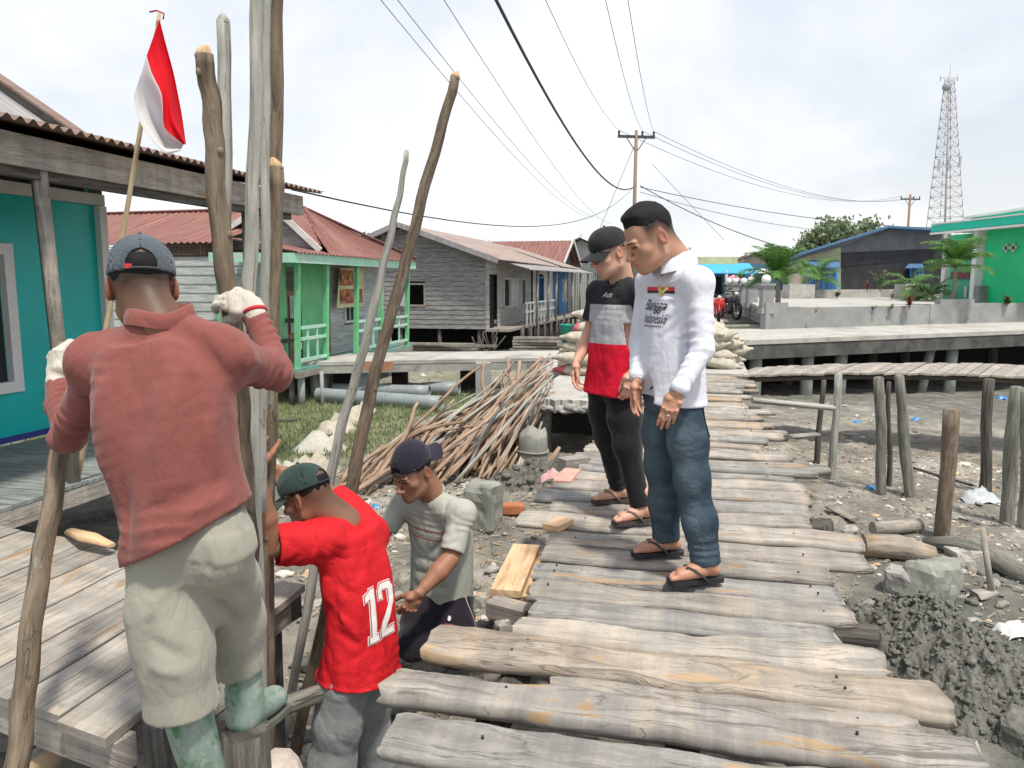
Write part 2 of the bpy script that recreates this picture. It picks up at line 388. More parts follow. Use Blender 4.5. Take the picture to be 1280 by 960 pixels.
# ---------------------------------------------------------------- solid modelling on a grid (bodies and clothes)
def frame_from(y, z):
    """3x3 rows: x, y, z axes, with y kept and z made square to it"""
    y = unit(y); z = unit(np.asarray(z, float)-y*np.dot(y, z)); x = np.cross(y, z); return np.array([x, y, z])
class Field:
    def __init__(self, lo, hi, res):
        self.lo = np.asarray(lo, float); self.res = res
        self.n = np.maximum(4, np.ceil((np.asarray(hi, float)-self.lo)/res).astype(int)+1)
        self.a = np.full(self.n, .25, np.float32); self.fy = 1.0
    def sub(self, lo, hi):
        i0 = np.clip(np.floor((np.asarray(lo)-self.lo)/self.res).astype(int), 0, self.n); i1 = np.clip(np.ceil((np.asarray(hi)-self.lo)/self.res).astype(int)+1, 0, self.n)
        if np.any(i1-i0 < 1): return None, None
        ax = [self.lo[k]+self.res*np.arange(i0[k], i1[k]) for k in range(3)]
        X = np.stack(np.meshgrid(*ax, indexing='ij'), -1).astype(np.float32)
        return (slice(i0[0], i1[0]), slice(i0[1], i1[1]), slice(i0[2], i1[2])), X
    def put(self, sl, d, k, op):
        a = self.a[sl]
        if op == 'sub':
            d = -d
            if k > 0:
                h = np.maximum(k-np.abs(a-d), 0)/k; r = np.maximum(a, d)+h*h*k*.25
            else: r = np.maximum(a, d)
        elif op == 'and': r = np.maximum(a, d)
        elif k > 0:
            h = np.maximum(k-np.abs(a-d), 0)/k; r = np.minimum(a, d)-h*h*k*.25
        else: r = np.minimum(a, d)
        self.a[sl] = r
    def cap(self, p, q, ra, rb=None, k=.01, op='add', flat=None):
        """tapered capsule; flat=(axis, factor) squashes it along a direction"""
        rb = ra if rb is None else rb
        p = np.asarray(p, np.float32); q = np.asarray(q, np.float32); m = max(ra, rb)*(1.6)+k+self.res*2
        sl, X = self.sub(np.minimum(p, q)-m, np.maximum(p, q)+m)
        if sl is None: return
        ba = q-p; L2 = max(float(ba@ba), 1e-9); h = np.clip(((X-p)@ba)/L2, 0, 1)
        D = X-p-h[..., None]*ba
        if flat is not None:
            ax = np.asarray(unit(flat[0]), np.float32); c = D@ax; D = D+(c*(flat[1]-1))[..., None]*ax
        self.put(sl, np.sqrt((D*D).sum(-1))-(ra+(rb-ra)*h), k, op)
    def chain(self, pts, rads, k=.01, **kw):
        for i in range(len(pts)-1): self.cap(pts[i], pts[i+1], rads[i], rads[i+1], k, **kw)
    def ell(self, c, r, k=.01, op='add', R=None):
        c = np.asarray(c, np.float32); r = np.asarray(r, np.float32); m = r.max()+k+self.res*2
        sl, X = self.sub(c-m, c+m)
        if sl is None: return
        D = X-c
        if R is not None: D = D@np.asarray(R, np.float32).T
        q = np.sqrt(((D/r)**2).sum(-1)); q2 = np.sqrt(((D/(r*r))**2).sum(-1))+1e-6
        self.put(sl, q*(q-1)/q2, k, op)
    def loft(self, secs, k=.01, op='add', pw=2.3, cap=0.0):
        """secs: (centre, side axis, half width, half depth front, half depth back); flat ends"""
        if len(secs) > 3:
            A = [np.concatenate([s[0], s[1], s[2:5]]) for s in secs]; A = [2*A[0]-A[1]]+A+[2*A[-1]-A[-2]]; out = []
            for i in range(1, len(A)-2):
                for u in (0, .25, .5, .75):
                    p0, p1, p2, p3 = A[i-1:i+3]; out.append(.5*(2*p1+(p2-p0)*u+(2*p0-5*p1+4*p2-p3)*u*u+(3*p1-p0-3*p2+p3)*u**3))
            out.append(A[-2]); secs = [(o[:3], unit(o[3:6]), o[6], o[7], o[8]) for o in out]
        C = [np.asarray(s[0], np.float32) for s in secs]; m = max(max(s[2], s[3], s[4]) for s in secs)+k+self.res*2; tmp = np.full(self.n, .25, np.float32)
        for i in range(len(secs)-1):
            a, b = C[i], C[i+1]; sl, X = self.sub(np.minimum(a, b)-m, np.maximum(a, b)+m)
            if sl is None: continue
            ba = b-a; L = float(np.linalg.norm(ba)); ax = ba/L
            t = ((X-a)@ax)/L; h = np.clip(t, 0, 1)
            D = X-a-(t*L)[..., None]*ax
            sd = np.asarray(unit(np.asarray(secs[i][1])+np.asarray(secs[i+1][1])), np.float32); sd = sd-ax*float(sd@ax); sd /= np.linalg.norm(sd); fr = np.cross(ax, sd)   # axis runs downwards -> front = axis x side
            x = D@sd; y = D@fr
            g = lambda j: secs[i][j]*(1-h)+secs[i+1][j]*h
            w = g(2); dp = np.where(y > 0, g(3), g(4))
            rr = (np.abs(x/w)**pw+np.abs(y/dp)**pw)**(1/pw)
            d = (rr-1)*np.minimum(np.sqrt(x*x+y*y)/np.maximum(rr, .05)+1e-4, np.maximum(w, dp))*.92
            d = np.maximum(d, -t*L-(cap if i == 0 else .016)); d = np.maximum(d, (t-1)*L-(cap if i == len(secs)-2 else .016))
            tmp[sl] = np.minimum(tmp[sl], d)
        al = tuple(slice(0, q) for q in self.n); self.put(al, tmp, k, op)
    def crease(self, p, q, amp, wid):
        """groove (amp > 0) or ridge (amp < 0) along a segment"""
        p = np.asarray(p, np.float32); q = np.asarray(q, np.float32); m = wid*3/max(self.fy, .3)
        sl, X = self.sub(np.minimum(p, q)-m, np.maximum(p, q)+m)
        if sl is None: return
        ba = q-p; L2 = max(float(ba@ba), 1e-9); t = ((X-p)@ba)/L2; h = np.clip(t, 0, 1); D = X-p-h[..., None]*ba; D[..., 1] *= self.fy
        wid = wid*.95; self.a[sl] += 1.25*amp*np.exp(-(D*D).sum(-1)/(wid*wid))*np.clip(1.15-1.1*np.abs(2*h-1)**2, 0, 1)
    def band(self, c, ax, pitch, amp, half, ph=0, wob=.35, seed=0, rad=.2):
        """rows of folds square to an axis (bunched sleeve, stacked trouser leg) round c, fading at half"""
        c = np.asarray(c, np.float32); ax = unit(ax).astype(np.float32); m = max(half*1.2, rad)
        sl, X = self.sub(c-m, c+m)
        if sl is None: return
        D = X-c; t = D@ax; rr = D-t[..., None]*ax; ok = np.clip(1-(np.abs(t)/half)**2, 0, 1)*np.clip((rad-np.sqrt((rr*rr).sum(-1)))/(.3*rad), 0, 1)
        w = noise3(X[..., 0]*9+seed, X[..., 1]*9, X[..., 2]*9)
        w2 = noise3(X[..., 0]*13+seed*3, X[..., 1]*13, X[..., 2]*13)
        wave = np.sin(t*2*math.pi/pitch+ph+w*6.28*(wob+.35)+noise3(X[..., 0]*5+seed, X[..., 1]*5, X[..., 2]*5)*5)
        self.a[sl] += .8*amp*(wave-.35*wave*wave)*ok*np.clip(.45+1.3*w2, 0, 1.1)
    def cloth(self, amp, sc, seed=0, axis=(0, 0, 1), stretch=.35):
        """soft drape noise, stretched along an axis"""
        idx = np.where(np.abs(self.a) < .05)
        P = self.lo+self.res*np.stack(idx, -1); ax = unit(axis); t = P@ax; P = P-t[:, None]*ax*(1-stretch)
        n = noise3(P[:, 0]*sc+seed, P[:, 1]*sc+seed*1.3, P[:, 2]*sc); n2 = noise3(P[:, 0]*sc*2.3+n*1.5, P[:, 1]*sc*2.3+seed, P[:, 2]*sc*2.3)
        self.a[idx] += (amp*((1-2*np.abs(n))*.7+.5*n2)).astype(np.float32)
    def half(self, p, nrm):
        """keep only the side of the plane that nrm points away from"""
        sl, X = self.sub(self.lo, self.lo+self.res*self.n)
        self.put(sl, (X-np.asarray(p, np.float32))@np.asarray(unit(nrm), np.float32), 0, 'and')
    def mesh(self, smooth=1):
        a = self.a; s = a < 0
        c = s[:-1, :-1, :-1].astype(np.int8)
        for dx, dy, dz in ((1, 0, 0), (0, 1, 0), (0, 0, 1), (1, 1, 0), (1, 0, 1), (0, 1, 1), (1, 1, 1)):
            c = c+s[dx:s.shape[0]-1+dx, dy:s.shape[1]-1+dy, dz:s.shape[2]-1+dz]
        act = (c > 0) & (c < 8); ci = np.argwhere(act)
        if len(ci) == 0: return np.zeros((0, 3)), np.zeros((0, 4), int)
        idm = np.full(act.shape, -1, np.int32); idm[act] = np.arange(len(ci))
        acc = np.zeros((len(ci), 3)); cnt = np.zeros(len(ci))
        cor = [np.array(q) for q in ((0, 0, 0), (1, 0, 0), (0, 1, 0), (1, 1, 0), (0, 0, 1), (1, 0, 1), (0, 1, 1), (1, 1, 1))]
        val = [a[tuple((ci+q).T)].astype(float) for q in cor]
        for i, j in ((0, 1), (2, 3), (4, 5), (6, 7), (0, 2), (1, 3), (4, 6), (5, 7), (0, 4), (1, 5), (2, 6), (3, 7)):
            x = (val[i] < 0) != (val[j] < 0); t = np.where(x, val[i]/(val[i]-val[j]+1e-12), 0)
            acc += np.where(x[:, None], cor[i]+(cor[j]-cor[i])*t[:, None], 0); cnt += x
        v = ci+acc/cnt[:, None]; qs = []
        for ax in range(3):
            sh = [slice(None)]*3; sh2 = [slice(None)]*3; sh[ax] = slice(0, -1); sh2[ax] = slice(1, None)
            e = s[tuple(sh)] != s[tuple(sh2)]; b1, b2 = [(1, 2), (2, 0), (0, 1)][ax]
            idx = np.argwhere(e); ok = (idx[:, b1] > 0) & (idx[:, b2] > 0) & (idx[:, b1] < act.shape[b1]) & (idx[:, b2] < act.shape[b2]); idx = idx[ok]
            o1 = np.zeros(3, int); o2 = np.zeros(3, int); o1[b1] = 1; o2[b2] = 1
            q = np.stack([idm[tuple((idx-o1-o2).T)], idm[tuple((idx-o2).T)], idm[tuple(idx.T)], idm[tuple((idx-o1).T)]], -1)
            fl = s[tuple(idx.T)]; q = np.where(fl[:, None], q, q[:, ::-1]); qs.append(q)
        q = np.concatenate(qs); q = q[(q >= 0).all(1)]
        for _ in range(smooth):
            su = np.zeros_like(v); n = np.zeros(len(v))
            for i in range(4):
                np.add.at(su, q[:, i], v[q[:, (i+1) % 4]]); np.add.at(n, q[:, i], 1)
                np.add.at(su, q[:, i], v[q[:, (i+3) % 4]]); np.add.at(n, q[:, i], 1)
            v = v*.5+.5*su/np.maximum(n, 1)[:, None]
        return self.lo+v*self.res, q
def join(parts):
    vs, fs, o = [], [], 0
    for v, f in parts:
        vs.append(v); fs.append(f+o); o += len(v)
    return np.concatenate(vs), np.concatenate(fs)
# ---------------------------------------------------------------- skin, hair, cloth materials
def skin_mat(name, base, flush):
    n = NT(name); v = n.coord('Object'); f = n.noise(v, 14, 5, .6); g = n.noise(v, 220, 3, .6)
    col = n.mix(n.ramp(f, [(.35, 0), (.7, .55)]), base, flush)
    col = n.mix(n.attr('flush'), col, tuple(q*r for q, r in zip(flush, (1.02, .72, .7))))
    dk = n.attr('dark'); col = n.mix(dk, col, (.012, .010, .009))
    n.bump(g, .12, .002); n.b.inputs['Subsurface Weight'].default_value = .08; n.b.inputs['Subsurface Scale'].default_value = .006
    n.b.inputs['Subsurface Radius'].default_value = (1, .35, .2)
    return n.out(col, .52, .35)
SK_TAN = skin_mat('skin_tan', (.44, .25, .165), (.50, .26, .18))
SK_BROWN = skin_mat('skin_brown', (.27, .14, .085), (.33, .165, .105))
SK_FAIR = skin_mat('skin_light', (.55, .34, .245), (.60, .33, .25))
def cloth_mat(name, c, rough=.9, weave=420, var=.12, dirt=None, dirtat=.6, dscale=5, fade=None, spec=.15, wr=5.5):
    n = NT(name); v = n.coord('Object'); f = n.noise(v, 7, 5, .6)
    col = n.ramp(f, [(.3, tuple(q*(1-var) for q in c)), (.7, tuple(min(1, q*(1+var)) for q in c))])
    if dirt: col = n.mix(n.ramp(n.noise(v, dscale, 6, .65, .5), [(dirtat, 0), (dirtat+.12, .75)]), col, dirt)
    w = n.noise(v, weave, 2, .5)
    n.bump(n.math('ADD', n.math('MULTIPLY', n.wrinkle(v, wr), -1.5), n.math('ADD', n.math('MULTIPLY', n.noise(v, 26, 5, .62), .5), n.math('MULTIPLY', w, .12))), .22, .010)
    n.b.inputs['Sheen Weight'].default_value = .15
    m = n.out(col, rough, spec); return m
def hair_mat():
    n = NT('black_hair'); v = n.coord('Object', (1, 1, .25)); w = n.noise(v, 380, 3, .6)
    n.bump(w, .6, .004); return n.out(n.ramp(w, [(.3, (.004, .004, .005)), (.75, (.017, .016, .018))]), .65, .2)
HAIR = hair_mat()
SKIN_COLD = plain('dark_eye', (.012, .009, .008), .35)
# ---------------------------------------------------------------- head
def head_pts(c, R, P): return c+np.asarray(P, float)@R     # local (x side, y forward, z up) to world; rows of R are the axes
class Head:
    """c: middle of the head at eye level; R rows = side, forward, up"""
    def __init__(s, c, fwd, up=(0, 0, 1), k=1.0):
        fwd = unit(fwd); s.R = frame_from(fwd, up); s.c = np.asarray(c, float); s.k = k
    def p(s, x, y, z): return s.c+(np.array([x, y, z], float)*s.k)@s.R
    def loc(s, X): return ((np.asarray(X)-s.c)@s.R.T)/s.k
def make_head(hd, neck_base, face=1.0, res=.0034, neckr=.056, jaw=1.0, nose=1.0):
    k = hd.k; pts = np.array([hd.p(0, 0, 0), neck_base])
    f = Field(np.minimum(hd.c-.16*k, neck_base-.09), np.maximum(hd.c+.16*k, neck_base+.09), res)
    E = lambda x, y, z, r, kk=.012, op='add': f.ell(hd.p(x, y, z), np.array(r)*k, kk*k, op, hd.R)
    C = lambda a, b, ra, rb, kk=.01, op='add', **kw: f.cap(hd.p(*a), hd.p(*b), ra*k, rb*k, kk*k, op, **kw)
    E(0, -.014, .034, (.0755, .097, .084), .02)
    E(0, .022, -.03, (.062, .071, .086), .03)
    E(0, .040, -.080, (.044*jaw, .047, .036), .03)
    C((-.045*jaw, .0, -.072), (-.012, .072, -.098), .018, .016, .03); C((.045*jaw, 0, -.072), (.012, .072, -.098), .018, .016, .03)
    E(0, .076, -.1, (.019, .016, .015), .02)
    for sg in (-1, 1):
        E(sg*.040, .056, -.03, (.021, .021, .019), .02)
        E(sg*.031, .0965, -.004, (.0185, .0145, .0115), .012, 'sub')
        E(sg*.031, .0745, -.0045, (.0135, .0135, .0125), .004)
        C((sg*.018, .0895, -.0085), (sg*.043, .081, -.0075), .0028, .0022, .003)   # lower lid
        C((sg*.016, .0905, .003), (sg*.044, .0815, .0025), .0034, .0028, .003)     # upper lid
        E(sg*.0128*nose, .1035, -.0405, (.0095*nose, .0115, .0080), .008)
        # ear
        e = hd.p(sg*.0775, -.012, -.012); Re = frame_from(hd.R[1]*.9+hd.R[0]*sg*-.42, hd.R[2]*1-hd.R[1]*.18)
        f.ell(e, np.array((.0075, .0185, .033))*k, .006*k, 'add', Re)
        f.ell(e+hd.R[0]*sg*.008*k+hd.R[1]*.002*k, np.array((.0055, .0105, .02))*k, .004*k, 'sub', Re)
    C((-.036, .0845, .0165), (-.012, .0955, .0145), .0085, .0080, .01); C((.036, .0845, .0165), (.012, .0955, .0145), .0085, .0080, .01)
    C((0, .0925, .006), (0, .1155, -.0335), .0078*nose, .0098*nose, .01); E(0, .1175, -.037, (.0108*nose, .0100, .0090), .008)
    C((0, .094, -.05), (0, .0965, -.062), .007, .0085, .014)
    C((-.019, .0885, -.0672), (0, .0972, -.0645), .0038, .0056, .005); C((.019, .0885, -.0672), (0, .0972, -.0645), .0038, .0056, .005)
    C((-.017, .0875, -.0735), (0, .0945, -.0758), .0042, .0062, .005); C((.017, .0875, -.0735), (0, .0945, -.0758), .0042, .0062, .005)
    C((-.022, .0905, -.0700), (.022, .0905, -.0700), .0014, .0014, .002, 'sub'); C((-.01, .1005, -.0700), (.01, .1005, -.0700), .0022, .0022, .002, 'sub')
    # neck
    nk = hd.p(0, -.028, -.045)
    f.cap(nk, neck_base, .054*k, neckr, .03); f.cap(hd.p(0, -.05, -.01), np.asarray(neck_base)+hd.R[1]*-.012, .044*k, neckr*.95, .03)
    v, q = f.mesh(1)
    L = hd.loc(v)
    lips = 1.15*np.exp(-((np.abs(L[:, 0])/.021)**4+((L[:, 2]+.0702)/.0088)**4))*(L[:, 1] > .078)*.75
    nosef = np.exp(-((L[:, 0]/.02)**2+((L[:, 1]-.11)/.02)**2+((L[:, 2]+.036)/.02)**2))*.4
    earf = np.clip((np.abs(L[:, 0])-.0735)/.006, 0, 1)*(np.abs(L[:, 2]+.012) < .04)*(L[:, 1] < .03)*.75
    return v, q, L, np.clip(lips+nosef+earf, 0, 1)
def fade_dark(L, hi=.012, soft=.05, amt=.75):
    """cropped sides and nape: hair stubble showing on the scalp"""
    back = np.clip((.052-L[:, 1])/.02, 0, 1); h = np.clip((L[:, 2]-hi-.9*np.clip(L[:, 1]+.02, -1, 0)+.025+soft)/soft/1.6, 0, 1)
    sb = (np.abs(L[:, 0]) > .05) | (L[:, 1] < -.03)
    near_ear = np.exp(-(((L[:, 1]+.010)/.021)**2+((L[:, 2]+.02)/.034)**2))*(np.abs(L[:, 0]) > .066)
    return np.clip(back*h*sb*amt*(1-near_ear), 0, 1)
def brows_eyes(hd, par, name='eyebrow'):
    for sg in (-1, 1):
        m = MB(); m.tube([hd.p(sg*x, y, z) for x, y, z in ((.014, .1035, .0180), (.024, .1015, .0205), (.036, .0945, .0200), (.046, .0830, .0150))], [.0021*hd.k, .003*hd.k, .0026*hd.k, .001*hd.k], 6)
        m.build('eyebrow', HAIR, par)
        m = MB(); m.tube([hd.p(sg*x, y, z) for x, y, z in ((.0165, .0915, -.0035), (.025, .0903, -.0015), (.034, .0888, -.0018), (.044, .0815, -.0045))], [.0012*hd.k, .0026*hd.k, .0026*hd.k, .0012*hd.k], 6)
        m.build('eye', SKIN_COLD, par)
def make_hair(hd, par, top=.012, front=.088, low=.03, res=.004, name='hair', back_low=-.02, maxz=None):
    k = hd.k; f = Field(hd.c-.17*k, hd.c+.17*k, res)
    f.ell(hd.p(0, -.014, .034), np.array((.0765, .098, .085))*k, 0, 'add', hd.R)
    f.ell(hd.p(0, -.008, .052), np.array((.070, .094, .074+top))*k, .02*k, 'add', hd.R)
    f.ell(hd.p(0, .032, .098+top*.6), np.array((.046, .036, .014))*k, .025*k, 'add', hd.R)
    # hairline: cut away the face, the ears and the nape
    sl, X = f.sub(f.lo, f.lo+f.res*f.n); L = hd.loc(X)
    cutz = np.where(L[..., 1] > -.02, low+np.clip(L[..., 1]-.022, 0, 1)*.52-.010*np.clip(1-np.abs(L[..., 0])/.03, 0, 1)*(L[..., 1] > .03), low+(back_low-low)*np.clip((-L[..., 1]-.02)/.04, 0, 1))
    d = (cutz-L[..., 2])*k*.8+.002*noise3(X[..., 0]*60, X[..., 1]*60, X[..., 2]*60); w = np.clip((L[..., 2]-cutz)/.035, 0, 1)
    q = (L-np.array((0, -.014, .034)))/np.array((.0760, .0975, .0845)); q1 = np.sqrt((q*q).sum(-1)); f.a[sl] = f.a[sl]*w+(1-w)*((q1-1)*.085*k)
    f.put(sl, d, 0, 'and')
    if maxz is not None: f.half(hd.p(0, 0, maxz), hd.R[2])
    idx = np.where(np.abs(f.a) < .03); P = f.lo+f.res*np.stack(idx, -1)
    f.a[idx] += (.0016*noise3(P[:, 0]*75, P[:, 1]*75, P[:, 2]*50)).astype(np.float32)
    v, q = f.mesh(1); return np_mesh(name, v, q, HAIR, par)
# ---------------------------------------------------------------- cap
def make_cap(hd, par, mat, brim='front', opening=True, low=.022, tilt=0.0, name='cap', visor_mat=None):
    k = hd.k; f = Field(hd.c-.2*k, hd.c+.2*k, .004); sgn = 1 if brim == 'front' else -1
    o = hd.p(0, -.012, .036)
    f.ell(o, np.array((.0835, .104, .094))*k, 0, 'add', hd.R); f.ell(hd.p(0, .03*sgn, .06), np.array((.07, .07, .066))*k, .03*k, 'add', hd.R)
    f.ell(o, np.array((.0785, .099, .088))*k, 0, 'sub', hd.R)
    nrm = hd.R[2]*-1+hd.R[1]*(tilt*1.0)
    f.half(hd.p(0, 0, low), nrm)
    if opening: f.cap(hd.p(0, -.10*sgn, low+.012), hd.p(0, -.12*sgn, low+.022), .036*k if sgn > 0 else .027*k, None, .002, 'sub')
    for a in range(6):            # panel seams
        t = a*math.pi/3+math.pi/6; 
        pp = [hd.p(.0845*math.cos(t)*math.sin(u), -.012+.105*math.sin(t)*math.sin(u), .036+.095*math.cos(u)) for u in (.1, .5, .9, 1.3, 1.6)]
        for i in range(4): f.crease(pp[i], pp[i+1], .0022, .0035)
    v, q = f.mesh(1); cp = np_mesh(name, v, q, mat, par)
    m = MB(); m.ball(hd.p(0, -.012, .1325), .007*k, 8, 5); m.build('cap_button', mat, cp)
    # visor
    P = []
    for i in range(9):
        a = (i/8-.5)*2*1.12; row = []
        for j in range(6):
            r = j/5; L = .082*math.cos(a*.62)**.7
            x = .0815*math.sin(a); y = sgn*(-.012*sgn+.103*math.cos(a)); dx, dy = math.sin(a)*.25, sgn
            row.append(hd.p(x+dx*r*L*.3, y+dy*r*L, low+.004-.22*r*L-.35*abs(math.sin(a))**2*.06*(1+r)))
        P.append(row)
    m = MB(); m.sheet(P, .004, -hd.R[2]); m.build('visor', visor_mat or mat, cp)
    if opening:
        m = MB(); pts = [hd.p(.083*math.sin(a), -.012-sgn*.1035*math.cos(a), low+.005) for a in np.linspace(-.55, .55, 9)]
        m.tube(pts, [.008*k]*9, 6, ell=.3, up=hd.R[2]); m.build('strap', mat, cp)
    return cp
# ---------------------------------------------------------------- hand
def hand_field(w, d, n, curl, side, res=.0034, k=1.0, glove=0.0, spread=.06, thumb=(.5, .4), fore=None, ffore=(.03, .042), abd=1.0):
    """w wrist, d direction of the fingers, n way the palm faces, side +1 when the thumb lies towards d x n"""
    d = unit(d); n = unit(n-d*np.dot(n, d)); l = np.cross(d, n)*side
    w = np.asarray(w, float); P = lambda a, b, c: w+k*(d*a+l*b+n*c)
    far = [w] + ([np.asarray(fore, float)] if fore is not None else [])
    f = Field(np.min(far, 0)-.14*k if fore is None else np.minimum(w-.2*k, np.asarray(fore)-.07), np.max(far, 0)+.2*k if fore is None else np.maximum(w+.2*k, np.asarray(fore)+.07), res)
    g = glove
    f.loft([(P(.085, 0.004, 0), -l, .041*k+g, .012*k+g, .012*k+g), (P(.045, .002, 0), -l, .039*k+g, .015*k+g, .014*k+g), (P(-.005, 0, 0), -l, .027*k+g, .018*k+g, .018*k+g)], .008)
    f.ell(P(.032, .026, .008), np.array((.022, .03, .016))*k+g, .014*k)
    f.ell(P(.035, -.024, .008), np.array((.014, .028, .012))*k+g, .014*k)
    bases = ((.088, .030), (.093, .0105), (.089, -.0095), (.080, -.028)); lens = ((.043, .025, .021), (.047, .029, .022), (.043, .027, .021), (.034, .020, .019))
    for i, ((a, b), ls) in enumerate(zip(bases, lens)):
        c = curl[i] if hasattr(curl, '__len__') else curl
        th = 0; p = P(a-.008, b, 0); r = (.0094, .0096, .0092, .008)[i]*k+g; sp = (1.5-i)*spread
        for j, L in enumerate(ls):
            th += c*(.8, 1.05, .7)[j]; dd = d*math.cos(th)*math.cos(sp)+l*math.sin(sp)*max(0, math.cos(th))+n*math.sin(th)
            q = p+unit(dd)*L*k; f.cap(p, q, r*(1-.06*j), r*(.95-.1*j), .004 if j else .008); p = q
    t0 = P(.022, .030, .008); a1, a2 = thumb
    d1 = unit(d*math.cos(.7)+l*math.sin(.7)*(1-a1*.5)*abd+n*a1); q1 = t0+d1*.040*k; d2 = unit(d*math.cos(.35)+l*.25*(1-a2)*abd+n*a2*1.1); q2 = q1+d2*.032*k; d3 = unit(d2*.9+d*.2+n*a2*.5-l*.15); q3 = q2+d3*.026*k
    f.cap(t0, q1, .0145*k+g, .0115*k+g, .012); f.cap(q1, q2, .0108*k+g, .0098*k+g, .004); f.cap(q2, q3, .0098*k+g, .0075*k+g, .004)
    for i, (a, b) in enumerate(bases): f.ell(P(a-.006, b, -.009), np.array((.008, .008, .005))*k, .006*k)
    if fore is not None:
        e = np.asarray(fore, float); mid = w+(e-w)*.62
        f.cap(P(-.004, 0, 0), w+(e-w)*.2, .025*k+g, .027*k+g, .014, flat=(n, 1.25)); f.cap(w+(e-w)*.2, mid, ffore[0]*.93*k, ffore[1]*k, .012); f.cap(mid, e, ffore[1]*k, ffore[1]*.98*k, .012)
    return f
# ---------------------------------------------------------------- foot in a sandal
def foot_mesh(ankle, d, res=.0036, k=1.0, up=UP):
    d = unit(d); up = unit(up); l = np.cross(d, up); a = np.asarray(ankle, float); P = lambda x, y, z: a+k*(d*x+l*y+up*z)
    f = Field(a-.24*k, a+.24*k, res)
    f.ell(P(-.045, 0, -.055), np.array((.03, .031, .03))*k, .02, 'add', np.array([d, l, up])); f.cap(P(-.012, 0, .06), P(-.02, 0, -.04), .036*k, .035*k, .02)
    f.cap(P(-.01, 0, -.03), P(.10, -.006, -.066), .036*k, .022*k, .02, flat=(l, .8)); f.cap(P(-.02, .006, -.062), P(.10, .02, -.07), .024*k, .02*k, .02)
    f.cap(P(.02, -.015, -.058), P(.115, -.024, -.068), .026*k, .021*k, .02)
    for y, x0, L, r in ((-.031, .118, .036, .0125), (-.010, .124, .031, .0092), (.006, .121, .027, .0088), (.021, .114, .024, .0084), (.034, .104, .022, .0088)):
        f.cap(P(x0, y, -.073), P(x0+L, y-.002, -.077), r*k, r*.92*k, .005)
    for sg in (-1, 1): f.ell(P(-.012, sg*.033, .0), np.array((.012, .009, .012))*k, .01)
    return f.mesh(1), P
def sandal(P, par, mat, strap, k=1.0, side=1, group=None):
    out = [(-.088, 0), (-.08, .03), (-.04, .038), (.03, .037), (.085, .047), (.12, .048), (.15, .036), (.168, .008), (.17, -.025), (.15, -.046), (.11, -.049), (.06, -.040), (0, -.034), (-.05, -.036), (-.08, -.03)]
    m = MB(); up = P(0, 0, 1)-P(0, 0, 0); m.prism([P(x, y, -.108) for x, y in out], unit(up)*.021*k)
    s = m.build('sandal', mat, par)
    m = MB(); toe = P(.112, -.019, -.068)
    for sg in (-1, 1):
        m.tube([toe, P(.085, -.012+sg*.012, -.032), P(.055, sg*.036-.004, -.042), P(.012, sg*.046, -.078), P(.0, sg*.043, -.094)], [.0055*k, .009*k, .011*k, .010*k, .008*k], 8, ell=.45, up=up)
    m.tube([P(.112, -.019, -.062), P(.115, -.019, -.095)], .005*k, 6); m.build('strap', strap, s)
    return s
# ---------------------------------------------------------------- body parts under and in clothes
def lerp(a, b, t): return np.asarray(a, float)*(1-t)+np.asarray(b, float)*t
def torso_secs(J, ext=0.0, hem=0.0, w=(.175, .185, .165, .16, .175), d=((.095, .115), (.115, .12), (.115, .105), (.115, .095), (.105, .12)), shoulder=0.0):
    """neck, chest, waist, hip sections down the spine; J: neck, chest, waist, pelvis points + side vectors (to the figure's left x -> its own right)"""
    secs = []
    names = ('top', 'chest', 'ribs', 'waist', 'hip')
    for i, nme in enumerate(names):
        c, sd = J[nme]; secs.append((c, sd, w[i]+ext, d[i][0]+ext, d[i][1]+ext))
    if hem:
        ax = unit(secs[-1][0]-secs[-2][0]); c, sd, a, b, e = secs[-1]; secs.append((c+ax*hem, sd, a+.006, b+.006, e+.006))
    return secs
def left_of(f): return unit(np.cross(UP, f))
def spine(f, neck, pelvis, bend=.0):
    """torso section centres from the base of the neck to the hips"""
    L = left_of(f); F = unit(np.array([f[0], f[1], 0])); neck = np.asarray(neck, float); pelvis = np.asarray(pelvis, float); J = {}
    for n, t in (('top', .10), ('chest', .33), ('ribs', .56), ('waist', .78), ('hip', 1.03)):
        J[n] = (lerp(neck, pelvis, t)-F*bend*math.sin(math.pi*min(t, 1)), L)
    return J
def bounds(pts, m): pts = np.array(pts); return pts.min(0)-m, pts.max(0)+m
def body_under(par, skin, head, hands, secs, legs, arms, feet=()):
    hp = secs[-1][0]; secs = secs[:-1]
    """one continuous body; most of it is inside the clothes"""
    pts = [s[0] for s in secs]+[p for l in legs for p in l]+[p for a in arms for p in a]
    lo, hi = bounds(pts, .22); f = Field(lo, hi, .013)
    f.loft([(c, s, max(.05, a-.042), max(.04, b-.036), max(.04, d-.042)) for c, s, a, b, d in secs], .03)
    f.cap(secs[-1][0], hp, .085, .07, .03)
    for l in legs: f.chain(l, [.07, .046, .034][:len(l)], .03)
    for a in arms: f.chain(a, [.045, .036, .026][:len(a)], .03)
    v, q = f.mesh(1); parts = [(v, q)]; fl = [np.zeros(len(v))]; dk = [np.zeros(len(v))]
    hv, hq, L, hf = head['mesh']; parts.append((hv, hq)); fl.append(hf); dk.append(head.get('fade', np.zeros(len(hv))))
    for v, q in list(hands)+list(feet): parts.append((v, q)); fl.append(np.full(len(v), .18)); dk.append(np.zeros(len(v)))
    v, q = join(parts)
    return np_mesh('body', v, q, skin, par, attrs={'flush': np.concatenate(fl), 'dark': np.concatenate(dk)})
